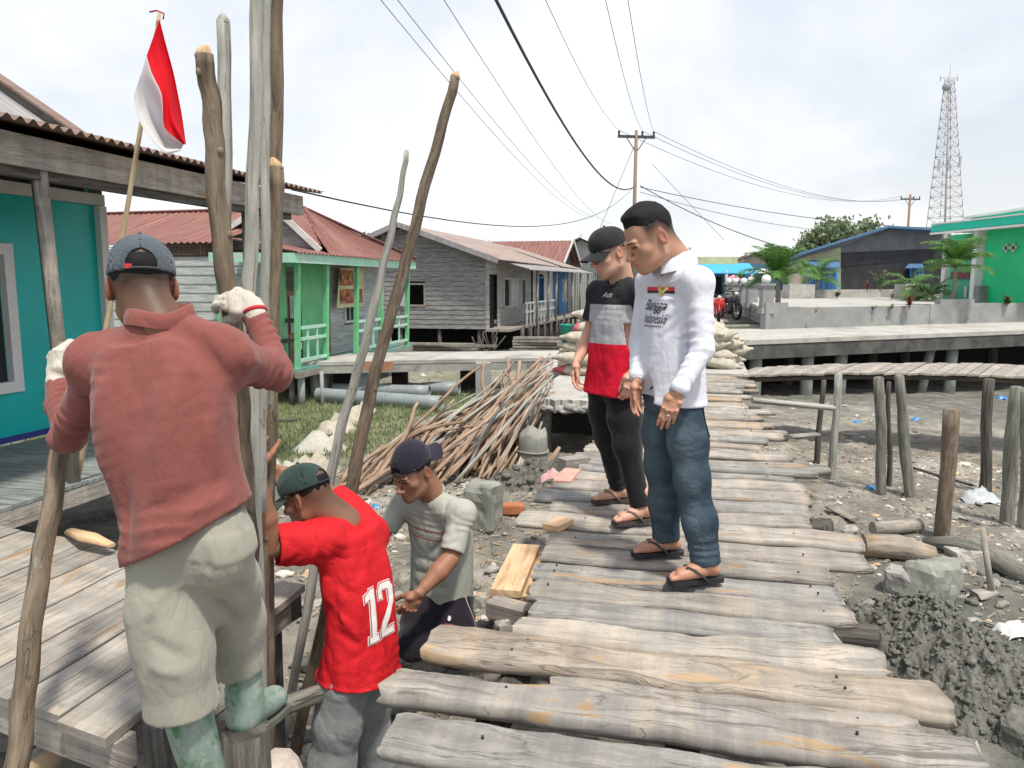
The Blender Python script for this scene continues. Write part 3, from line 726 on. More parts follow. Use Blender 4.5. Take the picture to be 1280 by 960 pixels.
def shirt(par, name, mat, secs, neck, arms, res=.0065, sleeve=((.072, .06), (.058, .045)), short=None, amp=.004, sc=9, seed=1, hemhollow=.025, folds=(), bands=(), yoke=.062, shk=.05, pw=2.35, hemcut=None, ndir=UP, attrs=None, neckhole=.06, extra=None):
    """arms: (shoulder, elbow, wrist); short = share of the upper arm a short sleeve covers"""
    pts = [s[0] for s in secs]+[neck]
    for a in arms: pts += list(a) if short is None else list(a[:2])
    lo, hi = bounds(pts, .20); f = Field(lo, hi, res); f.fy = .4; hx = secs[-1]; hax = unit(hx[0]-secs[-2][0]); f.loft(list(secs)+[(hx[0]+hax*.03,)+tuple(hx[1:])], .02, pw=pw); ends = []; cuts = []
    for a in arms:
        sh, el = np.asarray(a[0], float), np.asarray(a[1], float); c = np.asarray(secs[0][0], float)
        f.cap(lerp(neck, sh, .38)-V(0, 0, .016), sh+V(0, 0, -.006), yoke*.82, yoke, shk)
        nk = np.asarray(neck, float); f.cap(nk-V(0, 0, .022), lerp(nk, sh, .72)-V(0, 0, .012), .05, .052, .05)
        f.cap(lerp(secs[1][0], sh, .75), sh, sleeve[0][0]*.95, sleeve[0][0]*.95, shk)
        if short is None:
            wr = np.asarray(a[2], float)
            f.cap(sh, el, sleeve[0][0], sleeve[0][1], .03); f.cap(el, wr, sleeve[1][0], sleeve[1][1], .02)
            ax = unit(wr-el); sl, X = f.sub(wr-.12, wr+.12); d = (X-wr.astype(np.float32))@ax.astype(np.float32); rr = np.linalg.norm(X-wr-d[..., None]*ax, axis=-1)
            cuts.append((sl, np.where(rr < .075, -d, .2).astype(np.float32))); ends.append((wr-ax*.012, wr+ax*.03, sleeve[1][1]-.009))
        else:
            e2 = lerp(sh, el, short); f.cap(sh, e2, sleeve[0][0], sleeve[0][1], .03)
            ax = unit(el-sh); sl, X = f.sub(e2-.14, e2+.14); d = (X-e2.astype(np.float32))@ax.astype(np.float32)
            rr = np.linalg.norm(X-e2-d[..., None]*ax, axis=-1); cuts.append((sl, np.where(rr < .115, -d, .2).astype(np.float32)))
            ends.append((e2-ax*.02, e2+ax*.05, sleeve[0][1]-.018))
    if extra: extra(f)
    f.cloth(amp*1.3, sc*.8, seed, stretch=.4); f.cloth(amp*.6, sc*2.3, seed+7, stretch=.4)
    for p, q, a, w in folds: f.crease(p, q, a, w)
    for b in bands: f.band(*b)
    for sl, d in cuts: f.put(sl, d, 0, 'sub')
    for p, q, r in ends: f.cap(p, q, r, k=0, op='sub')
    if neckhole: nd = unit(ndir); f.cap(np.asarray(neck, float)-nd*.01, np.asarray(neck, float)+nd*.13, neckhole, neckhole, .004, 'sub')
    if hemcut: f.half(*hemcut)
    else: f.half(hx[0], hax)
    if hemhollow and not hemcut:
        a = secs[-1]; b = secs[-2]; ax = unit(a[0]-b[0]); f.loft([(a[0]-ax*hemhollow, a[1], a[2]-.026, a[3]-.026, a[4]-.026), (a[0]+ax*.05, a[1], a[2]-.024, a[3]-.024, a[4]-.024)], 0, 'sub', pw=pw)
    v, q = f.mesh(2)
    return np_mesh(name, v, q, mat, par, attrs=attrs(v) if attrs else None)
def trousers(par, name, mat, secs, legs, rad, res=.0068, amp=.003, sc=10, seed=2, folds=(), bands=(), attrs=None, cuff=True, k=.05, extra=None):
    pts = [s[0] for s in secs]+[p for l in legs for p in l]; lo, hi = bounds(pts, .17); f = Field(lo, hi, res); f.fy = .4
    f.loft(secs, .02, pw=2.3)
    for l, r in zip(legs, rad):
        f.chain(l, r, k)
    if extra: extra(f)
    f.cloth(amp, sc, seed, stretch=.4); f.cloth(amp*.5, sc*2.2, seed+5, stretch=.4)
    for p, q, a, w in folds: f.crease(p, q, a, w)
    for b in bands: f.band(*b)
    for l, r in zip(legs, rad):
        if cuff:
            e = np.asarray(l[-1], float); ax = unit(e-np.asarray(l[-2], float)); r1 = r[-1]
            sl, X = f.sub(e-r1*2.2, e+r1*2.2); d = (X-e)@ax; rr = np.linalg.norm(X-e-d[..., None]*ax, axis=-1)
            f.put(sl, np.where(rr < r1*1.6, -d, .2).astype(np.float32), 0, 'sub')
            f.cap(e-ax*.012, e+ax*.05, r1-.017, k=0, op='sub')
    v, q = f.mesh(1); return np_mesh(name, v, q, mat, par, attrs=attrs(v) if attrs else None)
def collar_ring(par, mat, c, nrm, L, rx, ry, r, name='collar'):
    F = np.cross(nrm, L); m = MB(); pts = [np.asarray(c)+L*rx*math.cos(a)+F*ry*math.sin(a) for a in np.linspace(0, 2*math.pi, 25)]
    m.tube(pts, r, 8, cap=False); return m.build(name, mat, par)
def project_text(obj_src, par, text, origin, right, up, nrm, size, mat, name, font_shear=0.0, off=.0025, extr=0, align='CENTER', scale_x=1.0, bold=0):
    """lettering laid on a cloth surface: real letter shapes pressed onto the mesh"""
    cu = bpy.data.curves.new('lettering', 'FONT'); cu.body = text; cu.size = size; cu.align_x = align; cu.shear = font_shear; cu.resolution_u = 4; cu.offset = bold
    to = bpy.data.objects.new('lettering', cu); COL.objects.link(to); bpy.context.view_layer.update()
    me = bpy.data.meshes.new_from_object(to.evaluated_get(bpy.context.evaluated_depsgraph_get())); bpy.data.objects.remove(to); bpy.data.curves.remove(cu)
    bm = bmesh.new(); bm.from_mesh(me); bpy.data.meshes.remove(me)
    bmesh.ops.remove_doubles(bm, verts=bm.verts, dist=1e-5)
    for v in bm.verts: v.co.x *= scale_x
    return press(bm, obj_src, par, origin, right, up, nrm, mat, name, off)
def press(bm, src, par, origin, right, up, nrm, mat, name, off=.0025, maxlen=.008):
    bmesh.ops.triangulate(bm, faces=bm.faces)
    for _ in range(5):
        es = [e for e in bm.edges if e.calc_length() > maxlen]
        if not es: break
        bmesh.ops.subdivide_edges(bm, edges=es, cuts=1); bmesh.ops.triangulate(bm, faces=bm.faces)
    so = WL[src.name]; tree = BVHTree.FromPolygons([v.co+Vector(so) for v in src.data.vertices], [p.vertices[:] for p in src.data.polygons])
    nrm = unit(nrm); vs = []
    for v in bm.verts:
        p = np.asarray(origin)+right*v.co.x+up*v.co.y
        h = tree.ray_cast(Vector(p+nrm*.25), Vector(-nrm), .6)
        vs.append(np.array(h[0])+np.array(h[1])*off*(1 if h[1].dot(Vector(nrm)) > 0 else -1) if h[0] else p)
    fs = [[l.index for l in f.verts] for f in bm.faces]; bm.free()
    m = MB(); m.add(vs, fs); return m.build(name, mat, par)
def flat_poly(pts_list):
    bm = bmesh.new()
    for pts in pts_list: bm.faces.new([bm.verts.new((x, y, 0)) for x, y in pts])
    return bm
# ================================================================ the man in the white shirt
def man_white():
    f = unit(V(-.92, -.40, 0)); L = left_of(f)
    root = empty('person', V(.76, 3.33, 0)); tag(root, 'bareheaded man in a white long sleeved polo shirt and blue jeans on the boardwalk', 'person')
    neck = PY(845, 330, 3.34); pel = PY(840, 497, 3.36); pel[2] = .83
    J = spine(f, neck, pel, .015)
    secs = torso_secs(J, .0, .035, w=(.135, .172, .165, .166, .176), d=((.075, .105), (.118, .105), (.130, .1), (.138, .102), (.146, .126)))
    shl = neck+L*.163-V(0, 0, .080); shr = neck-L*.165-V(0, 0, .075)+f*.02
    ell = PY(878, 437, 3.14); wrl = PY(846, 492, 3.06); elr = PY(800, 430, 3.5); wrr = PY(797, 476, 3.34)
    hd = Head(PY(811, 296, 3.27), V(-.85, -.30, -.50), V(-.5, -.15, 1), 1.10)
    hv = make_head(hd, neck+V(0, 0, .0)-f*.005, neckr=.062)
    hip_l = pel+L*.085-V(0, 0, .03); hip_r = pel-L*.085-V(0, 0, .03)
    a1 = V(.835, 3.17, .125); a2 = V(.735, 3.50, .125)
    kn1 = lerp(hip_l, a1, .5)+f*.012; kn2 = lerp(hip_r, a2, .5)+f*.012
    ft1, P1 = foot_mesh(a1, V(-1, -.14, 0)); ft2, P2 = foot_mesh(a2, V(-1, -.06, 0))
    h1 = hand_field(wrl, V(-.4, -.1, -1), V(.35, .9, -.1), (.22, .27, .32, .38), -1, fore=lerp(wrl, ell, .3), thumb=(.25, .25), ffore=(.026, .028), k=.9, abd=.2, spread=.02).mesh(1)
    h2 = hand_field(wrr, V(-.1, -.05, -1), V(.6, -.75, .1), (.25, .3, .35, .4), +1, fore=lerp(wrr, elr, .3), thumb=(.25, .25), ffore=(.026, .028), k=.88, abd=.2, spread=.02).mesh(1)
    body_under(root, SK_TAN, {'mesh': hv, 'fade': fade_dark(hv[2], .040, .045, .95)}, [h1, h2], secs[:5], [(hip_l, kn1, a1), (hip_r, kn2, a2)], [(shl, ell, wrl), (shr, elr, wrr)], [ft1, ft2])
    brows_eyes(hd, root); make_hair(hd, root, .010, low=.05, back_low=.004)
    M = cloth_mat('white_polo_cloth', (.66, .68, .76), var=.03, wr=4.5)
    def ex(fl):
        fl.cap(J['waist'][0]+f*.03, J['ribs'][0]+f*.03, .11, .1, .05)
    c = J['waist'][0]; fo = []
    for i in range(5):
        z = -.02+.05*i; p = c+L*.15+V(0, 0, z-.04)+f*.04; q = c-L*.02+f*.13+V(0, 0, z+.02); fo.append((p, q, .004*(1 if i % 2 else -.8), .016))
    for i in range(3): fo.append((shl+f*.06-V(0, 0, .05+.05*i), J['chest'][0]+f*.12-V(0, 0, .03+.06*i)+L*.03, .004, .013))
    bands = [(lerp(shl, ell, .75), unit(ell-shl), .045, .0045, .14, 0, .4, 3, .11), (lerp(ell, wrl, .35), unit(wrl-ell), .04, .0045, .13, 1, .4, 5, .1), (lerp(elr, wrr, .5), unit(wrr-elr), .04, .004, .12, 1, .4, 5, .09)]
    sh = shirt(root, 'polo_shirt', M, secs, neck, [(shl, ell, wrl), (shr, elr, wrr)], res=.006, sleeve=((.060, .052), (.050, .037)), amp=.0035, sc=8, seed=4, yoke=.048, folds=fo, bands=bands, extra=ex, neckhole=.058)
    for e, w, rr in ((ell, wrl, .0365), (elr, wrr, .0365)):
        m = MB(); ax = unit(w-e); m.tube([w-ax*.045, w-ax*.043, w-ax*.003, w, w-ax*.004], [rr, rr+.003, rr+.0015, rr-.001, rr-.004], 18, cap=False); m.build('cuff', M, sh)
    # collar: fold-over band open at the throat
    m = MB(); P = []
    for i in range(21):
        a = math.radians(-155+310*i/20); o = -f*math.cos(a)+L*math.sin(a); t = abs(i-10)/10
        base = neck+o*(.070+.004*t)+V(0, 0, .040-.030*t)+f*.012*t; top = neck+o*(.066+.006*t)+V(0, 0, .078-.048*t)+f*.016*t; lo = neck+o*(.092+.014*t)+V(0, 0, .024-.066*t)+f*.012*t
        P.append([base-V(0, 0, .01), lerp(base, top, .6), top, lerp(top, lo, .25)+o*.006, lerp(top, lo, .6)+o*.006, lo])
    m.sheet(P, .0035, V(0, 0, -1)); m.build('collar', M, sh)
    ch = J['chest'][0]
    red = plain('print_red', (.62, .02, .04)); blk = plain('print_black', (.015, .015, .018)); gold = plain('print_gold', (.62, .47, .17)); ink = plain('print_ink', (.03, .03, .05))
    z0 = PY(828, 367, 3.2)[2]; o0 = np.array([ch[0], ch[1], z0]); rt = L
    nr = unit(f+V(0, 0, .12)); up = unit(UP-nr*nr[2])
    press(flat_poly([[(-.085, .0), (.105, .0), (.105, .016), (-.085, .016)]]), sh, sh, o0, rt, up, nr, red, 'red_stripe', .002)
    press(flat_poly([[(-.085, -.011), (.105, -.011), (.105, .0), (-.085, .0)]]), sh, sh, o0, rt, up, nr, blk, 'black_stripe', .0022)
    wing = [(.0, .016), (.010, .012), (.034, .026), (.036, .006), (.020, -.006), (.010, -.018), (.0, -.034), (-.010, -.018), (-.020, -.006), (-.036, .006), (-.034, .026), (-.010, .012)]
    press(flat_poly([wing[:6]+[(.0, -.03)], [(.0, -.03)]+wing[7:]+[(0, .018)]]), sh, sh, o0+rt*.03, rt, up, nr, gold, 'gold_emblem', .0045)
    press(flat_poly([[(-.006, .0), (.007, .0), (.007, .012), (-.006, .012)]]), sh, sh, o0+rt*.03, rt, up, nr, plain('print_brown', (.25, .12, .04)), 'emblem_shield', .006)
    project_text(sh, sh, 'Bangga', o0+rt*.0-up*.085, rt, up, nr, .066, ink, 'lettering', .4, .006, scale_x=.80, bold=.0004)
    project_text(sh, sh, 'Indonesia', o0+rt*.004-up*.142, rt, up, nr, .060, ink, 'lettering', .4, .006, scale_x=.66, bold=.0004)
    sw = [[(-.06, -.158), (.062, -.158), (.064, -.1545), (-.055, -.1535)], [(.058, -.062), (.072, -.054), (.073, -.057), (.059, -.066)], [(.06, -.072), (.076, -.07), (.076, -.073), (.06, -.076)], [(.0, -.083), (.03, -.092), (.03, -.096), (.0, -.086)]]
    press(flat_poly(sw), sh, sh, o0, rt, up, nr, ink, 'lettering_flourish', .006)
    for i in range(2):
        b = PY(818, 346+i*-14, 3.2); o = np.array([neck[0], neck[1], b[2]]); 
        press(flat_poly([[(.0045*math.cos(a), .0045*math.sin(a)) for a in np.linspace(0, 5.5, 9)]]), sh, sh, o, rt, up, nr, ink, 'button', .003)
    # jeans
    n = NT('denim'); v = n.coord('Object'); ff = n.noise(v, 6, 4, .6); wv = n.noise(n.coord('Object', (1, 1, .2)), 500, 2, .5)
    col = n.ramp(ff, [(.3, (.015, .028, .045)), (.7, (.036, .060, .086))]); col = n.mix(n.attr('fade'), col, (.085, .125, .155)); col = n.mix(.4, col, n.ramp(wv, [(.3, .3), (.7, .7)]), 'OVERLAY')
    n.bump(n.math('ADD', n.math('MULTIPLY', n.wrinkle(v, 6.5, 1.2), -1.3), n.math('ADD', n.math('MULTIPLY', wv, .1), n.math('MULTIPLY', n.noise(v, 45, 4, .6), .3))), .3, .010); DN = n.out(col, .88, .2)
    JB = [(pel+V(0, 0, .07), L, .145, .088, .09), (pel, L, .158, .094, .11), (pel-V(0, 0, .085), L, .10, .065, .07)]
    e1 = a1+V(.0, .0, -.035)+V(.01, .01, 0); e2 = a2+V(0, 0, -.03)
    legs = [(hip_l-V(0, 0, .01), lerp(hip_l, kn1, .55), kn1, lerp(kn1, e1, .5)-f*.004, e1), (hip_r-V(0, 0, .01), lerp(hip_r, kn2, .55), kn2, lerp(kn2, e2, .5)-f*.004, e2)]
    rad = [(.080, .082, .073, .069, .065)]*2
    fo = []
    for l in legs:
        kn = l[2]
        for i in range(5):
            z = .14-.06*i; fo.append((kn-f*.07+V(0, 0, z)+L*.03, kn+f*.03+V(0, 0, z-.04)+L*.075, .003*(1 if i % 2 else -.6), .013))
        fo.append((l[0]+f*.09+V(0, 0, .02)-L*.03, l[0]+L*.09+f*.05-V(0, 0, .05), .006, .012)); fo.append((l[0]+f*.09-V(0, 0, .03)-L*.03, l[0]+L*.09+f*.04-V(0, 0, .12), .005, .012))
    for p in (.25, .45, .65, .8): fo.append((lerp(legs[0][0], legs[0][4], p)+L*.088-f*.02, lerp(legs[0][0], legs[0][4], p+.14)+L*.083-f*.015, .002, .004))
    bands = [(e1+V(0, 0, .07), UP, .045, .0035, .13, 0, .5, 2, .11), (e2+V(0, 0, .07), UP, .045, .003, .12, 0, .5, 3, .1), ]
    def at(v):
        g = np.zeros(len(v))
        for l in legs:
            for i in range(len(l)-1):
                a, b = np.asarray(l[i]), np.asarray(l[i+1]); t = np.clip(((v-a)@(b-a))/((b-a)@(b-a)), 0, 1); D = v-a-t[:, None]*(b-a); rr = np.linalg.norm(D, axis=1)
                g = np.maximum(g, np.where(rr < .12, np.clip((D@unit(f+L*.35)/.085), 0, 1)**2*.75, 0))
        g = g+.45*np.clip(noise3(v[:, 0]*22, v[:, 1]*22, v[:, 2]*30), 0, 1); return {'fade': np.clip(g, 0, 1)}
    jn = trousers(root, 'jeans', DN, JB, legs, rad, res=.006, amp=.0022, sc=11, seed=7, folds=fo, bands=bands, attrs=at)
    pk = unit(L-f*.55); press(flat_poly([[(-.06, -.065), (.0, -.09), (.06, -.065), (.06, .06), (-.06, .06)]]), jn, jn, pel-V(0, 0, .115)-f*.03, unit(np.cross(UP, pk)), UP, pk, DN, 'back_pocket', .004)
    press(flat_poly([[(-.015, -.004), (.02, -.004), (.02, .004), (-.015, .004)]]), jn, jn, pel-V(0, 0, .058)-f*.02, unit(np.cross(UP, pk)), UP, pk, plain('leather_tab', (.2, .08, .05)), 'pocket_tab', .006)
    BLKR = plain('black_rubber', (.02, .022, .024), .6); STR = plain('dark_strap', (.03, .04, .042), .55)
    for P in (P1, P2): sandal(P, root, BLKR, STR)
    # ring on the near hand
    d = unit(V(-.5, -.1, -1)); n = unit(V(.15, .95, -.1)-d*np.dot(d, V(.15, .95, -.1))); l = -np.cross(d, n)
    rc = wrl+d*.096-l*.0095+n*.003; m = MB(); ax = unit(d+n*.4); b = np.cross(ax, l); m.tube([rc+l*.0105*math.cos(t)+b*.0105*math.sin(t) for t in np.linspace(0, 6.283, 15)], .0026, 6, cap=False)
    m.ball(rc-unit(n)*.012, .005, 8, 5); m.build('ring', plain('silver', (.6, .58, .52), .3, .5, .9), root)
# ================================================================ the man in the black cap
def man_cap():
    f = unit(V(-.82, -.57, 0)); L = left_of(f)
    root = empty('person', V(.66, 4.2, 0)); tag(root, 'man in a black cap, black grey and red tee shirt and black trousers', 'person')
    neck = PY(775, 352, 4.2); pel = PY(766, 482, 4.2); pel[2] = .765
    J = spine(f, neck, pel, .005)
    secs = torso_secs(J, .0, .06, w=(.135, .168, .162, .166, .178), d=((.075, .1), (.112, .105), (.125, .1), (.132, .104), (.132, .126)))
    shl = neck+L*.165-V(0, 0, .070); shr = neck-L*.165-V(0, 0, .068)
    ell = PY(805, 420, 4.10); wrl = PY(791, 466, 3.98); elr = PY(735, 422, 4.36); wrr = PY(721, 452, 4.2)
    hd = Head(PY(762, 315, 4.14), V(-.86, -.34, -.33), V(-.3, -.1, 1), 1.03); hv = make_head(hd, neck-f*.005, neckr=.06, jaw=1.08)
    hip_l = pel+L*.08-V(0, 0, .03); hip_r = pel-L*.08-V(0, 0, .03); a1 = V(.695, 4.0, .125); a2 = V(.635, 4.39, .125)
    kn1 = lerp(hip_l, a1, .5)+f*.03; kn2 = lerp(hip_r, a2, .5)+f*.03
    ft1, P1 = foot_mesh(a1, V(-.95, -.3, 0)); ft2, P2 = foot_mesh(a2, V(-1, -.12, 0))
    h1 = hand_field(wrl, V(-.15, -.1, -1), V(-.3, .9, 0), (.5, .55, .6, .6), -1, fore=ell, thumb=(.3, .3), abd=.3, spread=.02).mesh(1)
    h2 = hand_field(wrr, V(-.2, -.25, -1), V(.75, -.3, -.1), (.35, .45, .5, .55), +1, fore=elr, thumb=(.3, .3), abd=.3, spread=.03).mesh(1)
    fd = fade_dark(hv[2], .02, .06, .6); Lh = hv[2]
    fd = np.maximum(fd, .32*np.exp(-((Lh[:, 0]/.03)**2+((Lh[:, 1]-.08)/.03)**2+((Lh[:, 2]+.095)/.018)**2)))
    body_under(root, SK_FAIR, {'mesh': hv, 'fade': fd}, [h1, h2], secs[:5], [(hip_l, kn1, a1), (hip_r, kn2, a2)], [(shl, ell, wrl), (shr, elr, wrr)], [ft1, ft2])
    brows_eyes(hd, root)
    make_cap(hd, root, cloth_mat('black_cap_cloth', (.022, .023, .027), wr=16, weave=500), 'front', False, .026, name='cap')
    z1 = PY(770, 381, 4.1)[2]; z2 = PY(770, 430, 4.1)[2]
    n = NT('tricolour_jersey'); v = n.coord('Object'); fz = n.noise(v, 9, 4, .6); h = n.attr('height')
    c = n.mix(n.math('GREATER_THAN', h, z1), (.36, .37, .40), (.030, .032, .036)); c = n.mix(n.math('LESS_THAN', h, z2), c, (.58, .012, .035)); c = n.mix(n.attr('arm'), c, (.025, .026, .03))
    c = n.mix(.2, c, n.ramp(fz, [(.3, .35), (.7, .65)]), 'OVERLAY'); n.bump(n.math('ADD', n.math('MULTIPLY', n.wrinkle(v, 5.5), -1.3), n.math('MULTIPLY', n.noise(v, 40, 4), .5)), .25, .010); M = n.out(c, .9, .15)
    fo = [(J['waist'][0]+f*.12+V(0, 0, .05*i), J['waist'][0]+L*.15+V(0, 0, .05*i-.05), .0045*(1 if i % 2 else -.8), .014) for i in range(-1, 5)]
    fo += [(shl+f*.05-V(0, 0, .08), J['chest'][0]+f*.11-V(0, 0, .06), .004, .013), (shl-V(0, 0, .12)+f*.02, J['ribs'][0]+f*.1, .004, .013)]
    bands = [(lerp(shl, ell, .5), unit(ell-shl), .05, .004, .13, 0, .4, 9, .1)]
    armax = [(shl, lerp(shl, ell, .75)), (shr, lerp(shr, elr, .75))]
    def at(v):
        g = np.zeros(len(v))
        for a, b in armax:
            t = np.clip(((v-a)@(b-a))/((b-a)@(b-a)), 0, 1); D = np.linalg.norm(v-a-t[:, None]*(b-a), axis=1); side = np.abs((v-neck)@L); g = np.maximum(g, ((D < .085) & (side > .158)).astype(float))
        return {'height': v[:, 2], 'arm': g}
    sh = shirt(root, 't_shirt', M, secs, neck, [(shl, ell, wrl), (shr, elr, wrr)], res=.0062, sleeve=((.07, .066), (.06, .05)), short=.62, amp=.006, sc=9, seed=14, folds=fo, bands=bands, attrs=at, neckhole=.06)
    collar_ring(sh, plain('dark_rib', (.03, .03, .034), .9), neck+f*.008+V(0, 0, -.002), unit(UP+f*.35), L, .066, .066, .0075)
    nr = unit(f+V(0, 0, .1)); o = np.array([J['chest'][0][0], J['chest'][0][1], PY(768, 374, 4.1)[2]])
    project_text(sh, sh, 'Axis', o+L*.0, L, UP, nr, .042, plain('print_pale', (.55, .55, .58)), 'chest_lettering', .4, .003, bold=.0005)
    TR = cloth_mat('black_trouser_cloth', (.014, .0135, .015), var=.2)
    JB = [(pel+V(0, 0, .09), L, .15, .105, .09), (pel, L, .165, .108, .115), (pel-V(0, 0, .085), L, .10, .065, .07)]
    e1 = a1+V(0, 0, -.02); e2 = a2+V(0, 0, -.02)
    legs = [(hip_l, lerp(hip_l, kn1, .55), kn1, e1), (hip_r, lerp(hip_r, kn2, .55), kn2, e2)]; fo = []
    for l in legs:
        for i in range(5): fo.append((l[2]-f*.06+V(0, 0, .13-.055*i), l[2]+f*.05+L*.05+V(0, 0, .09-.055*i), .005*(1 if i % 2 else -.7), .013))
    trousers(root, 'trousers', TR, JB, legs, [(.096, .09, .072, .055)]*2, amp=.0035, folds=fo, bands=[(e1+V(0, 0, .08), UP, .04, .0055, .15, 0, .5, 2, .1), (e2+V(0, 0, .08), UP, .04, .005, .15, 0, .5, 3, .1)])
    S1 = plain('brown_sole', (.06, .05, .045), .7); S2 = plain('grey_brown_strap', (.12, .105, .09), .7)
    for P in (P1, P2): sandal(P, root, S1, S2)
# ================================================================ the worker in the rust shirt, seen from behind
def worker_rust():
    f = unit(V(-.10, 1, 0)); L = left_of(f)
    root = empty('person', V(-.8, 1.98, -.2)); tag(root, 'worker seen from behind in a rust shirt, pale trousers, rubber boots and gloves', 'person')
    neck = PY(200, 405, 1.96); pel = PY(240, 672, 1.90)
    J = spine(f, neck, pel, .03)
    secs = torso_secs(J, .0, .15, w=(.132, .166, .157, .152, .164), d=((.085, .095), (.11, .105), (.115, .105), (.118, .108), (.125, .138)))
    shl = PY(122, 452, 1.97); shr = PY(284, 442, 1.97)
    ell = PY(84, 548, 2.10); wrl = PY(70, 474, 2.27); elr = PY(341, 466, 2.16); wrr = PY(317, 384, 2.24)
    hd = Head(PY(178, 356, 2.03), V(-.42, .86, -.16), V(-.04, .1, 1), 1.0); hv = make_head(hd, neck+V(0, 0, -.01), neckr=.063)
    hip_l = PY(202, 690, 1.9); hip_r = PY(272, 685, 1.9)
    kn_l = PY(220, 838, 1.86); an_l = PY(272, 1035, 1.93); kn_r = PY(292, 770, 2.16); an_r = PY(306, 872, 2.13)
    GL = cloth_mat('knit_glove', (.52, .49, .43), weave=300, dirt=(.3, .27, .22), dirtat=.55, dscale=18, wr=22)
    pole_l = PY(77, 440, 2.38); pole_r = PY(288, 365, 2.30)
    body_under(root, SK_BROWN, {'mesh': hv, 'fade': fade_dark(hv[2], .03, .08, .8)}, [], secs[:5], [(hip_l, kn_l, an_l), (hip_r, kn_r, an_r)], [(shl, ell, wrl), (shr, elr, wrr)])
    # gloves: left grips its pole from the left, right lies over the cut pole with the fingers to the left
    g1 = hand_field(wrl, V(-.12, .35, 1), V(.55, .8, -.1), (1.0, 1.05, 1.1, 1.1), -1, glove=.0035, thumb=(.75, .9), fore=lerp(wrl, ell, .22), spread=.02, ffore=(.026, .028)).mesh(1)
    g2 = hand_field(wrr, V(-.95, .28, .36), V(-.1, .8, -.5), (.55, .55, .75, .95), +1, glove=.0035, thumb=(.5, .7), fore=lerp(wrr, elr, .22), ffore=(.026, .028)).mesh(1)
    o1 = np_mesh('glove', *g1, GL, root); o2 = np_mesh('glove', *g2, GL, root)
    REDC = plain('red_cuff', (.5, .03, .04), .9)
    for w, e, o in ((wrr, elr, o2),):
        ax = unit(w-e); m = MB(); m.tube([w-ax*.022, w-ax*.02, w-ax*.012, w-ax*.010], [.030, .036, .036, .031], 16); m.build('glove_cuff', REDC, o)
    CM = cloth_mat('slate_cap_cloth', (.075, .095, .115), wr=16, weave=450, var=.2); cp = make_cap(hd, root, CM, 'front', True, .02, name='cap')
    make_hair(hd, root, .0, low=.01, back_low=-.02, maxz=.068)
    m = MB(); q = hd.p(-.03, -.112, .028); m.box(q, (hd.R[0], hd.R[2], hd.R[1]), (.008, .006, .004)); m.build('cap_tag', REDC, cp)
    M = cloth_mat('rust_jersey', (.225, .078, .068), var=.10, weave=380, spec=.1)
    B = -f; fo = []
    # pulled folds across the back, from the shoulder blades down to the small of the back
    fo += [(PY(235, 455, 1.85), PY(255, 640, 1.8), .010, .02), (PY(262, 470, 1.85), PY(290, 640, 1.8), -.008, .022), (PY(190, 470, 1.85), PY(180, 620, 1.79), .008, .022), (PY(215, 480, 1.85), PY(212, 650, 1.79), -.007, .022), (PY(160, 560, 1.85), PY(165, 700, 1.8), .009, .016),
           (PY(225, 405, 1.9), PY(262, 470, 1.85), .010, .013), (PY(212, 415, 1.9), PY(240, 520, 1.84), -.007, .015), (PY(245, 415, 1.9), PY(300, 500, 1.87), .007, .014),
           (PY(292, 470, 1.88), PY(304, 640, 1.84), .008, .016), (PY(150, 520, 1.9), PY(140, 600, 1.86), .012, .014), (PY(300, 500, 1.9), PY(322, 560, 1.88), .010, .012), (PY(180, 640, 1.79), PY(300, 590, 1.81), .007, .022), (PY(170, 670, 1.79), PY(310, 610, 1.82), -.007, .016)]
    fo += [(PY(105, 470+28*i, 1.95), PY(150, 500+26*i, 1.93), .006*(1 if i % 2 else -.8), .014) for i in range(4)]
    bands = [(lerp(elr, wrr, .45), unit(wrr-elr), .026, .0055, .13, 0, .3, 1, .1), (lerp(shr, elr, .85), unit(elr-shr), .036, .006, .12, 1, .4, 3, .11), (lerp(ell, wrl, .6), unit(wrl-ell), .025, .005, .12, 0, .3, 4, .1), (lerp(shl, ell, .85), unit(ell-shl), .045, .005, .14, 0, .4, 5, .12)]
    def ex(fl):
        fl.cap(neck-V(0, 0, .02), lerp(neck, shl, .75)-V(0, 0, .012), .06, .058, .06); fl.cap(neck-V(0, 0, .02), lerp(neck, shr, .75)-V(0, 0, .012), .06, .058, .06)
    sh = shirt(root, 'work_shirt', M, secs, neck, [(shl, ell, wrl), (shr, elr, wrr)], res=.006, sleeve=((.072, .062), (.056, .041)), amp=.013, sc=6, seed=21, folds=fo, bands=bands, extra=ex, neckhole=.066, yoke=.058, shk=.06, hemcut=(PY(240, 668, 1.8), np.cross(V(.05, 1, .05), PY(315, 628, 1.85)-PY(160, 706, 1.85))))
    m = MB(); P = []
    for i in range(25):
        a = 2*math.pi*i/24; o = B*math.cos(a)+L*math.sin(a); wv = .006*math.sin(3*a)
        b = neck+o*.073+V(0, 0, -.012)+f*.01; t = neck+o*(.072+wv*.5)+V(0, 0, .047+wv-.012*math.cos(a)); lo = neck+o*(.084+wv)+V(0, 0, .004+wv-.006*math.cos(a))
        P.append([b, lerp(b, t, .6), t, t+o*.007-V(0, 0, .004), lerp(t, lo, .6)+o*.005, lo])
    m.sheet(P, .003, V(0, 0, -1)); m.build('collar', M, sh)
    TR = cloth_mat('pale_work_cloth', (.31, .305, .255), var=.06, dirt=(.19, .20, .15), dirtat=.58, dscale=6)
    JB = [(pel+V(0, 0, .07), L, .132, .085, .08), (pel, L, .142, .09, .092), (pel-V(0, 0, .085), L, .10, .065, .07)]
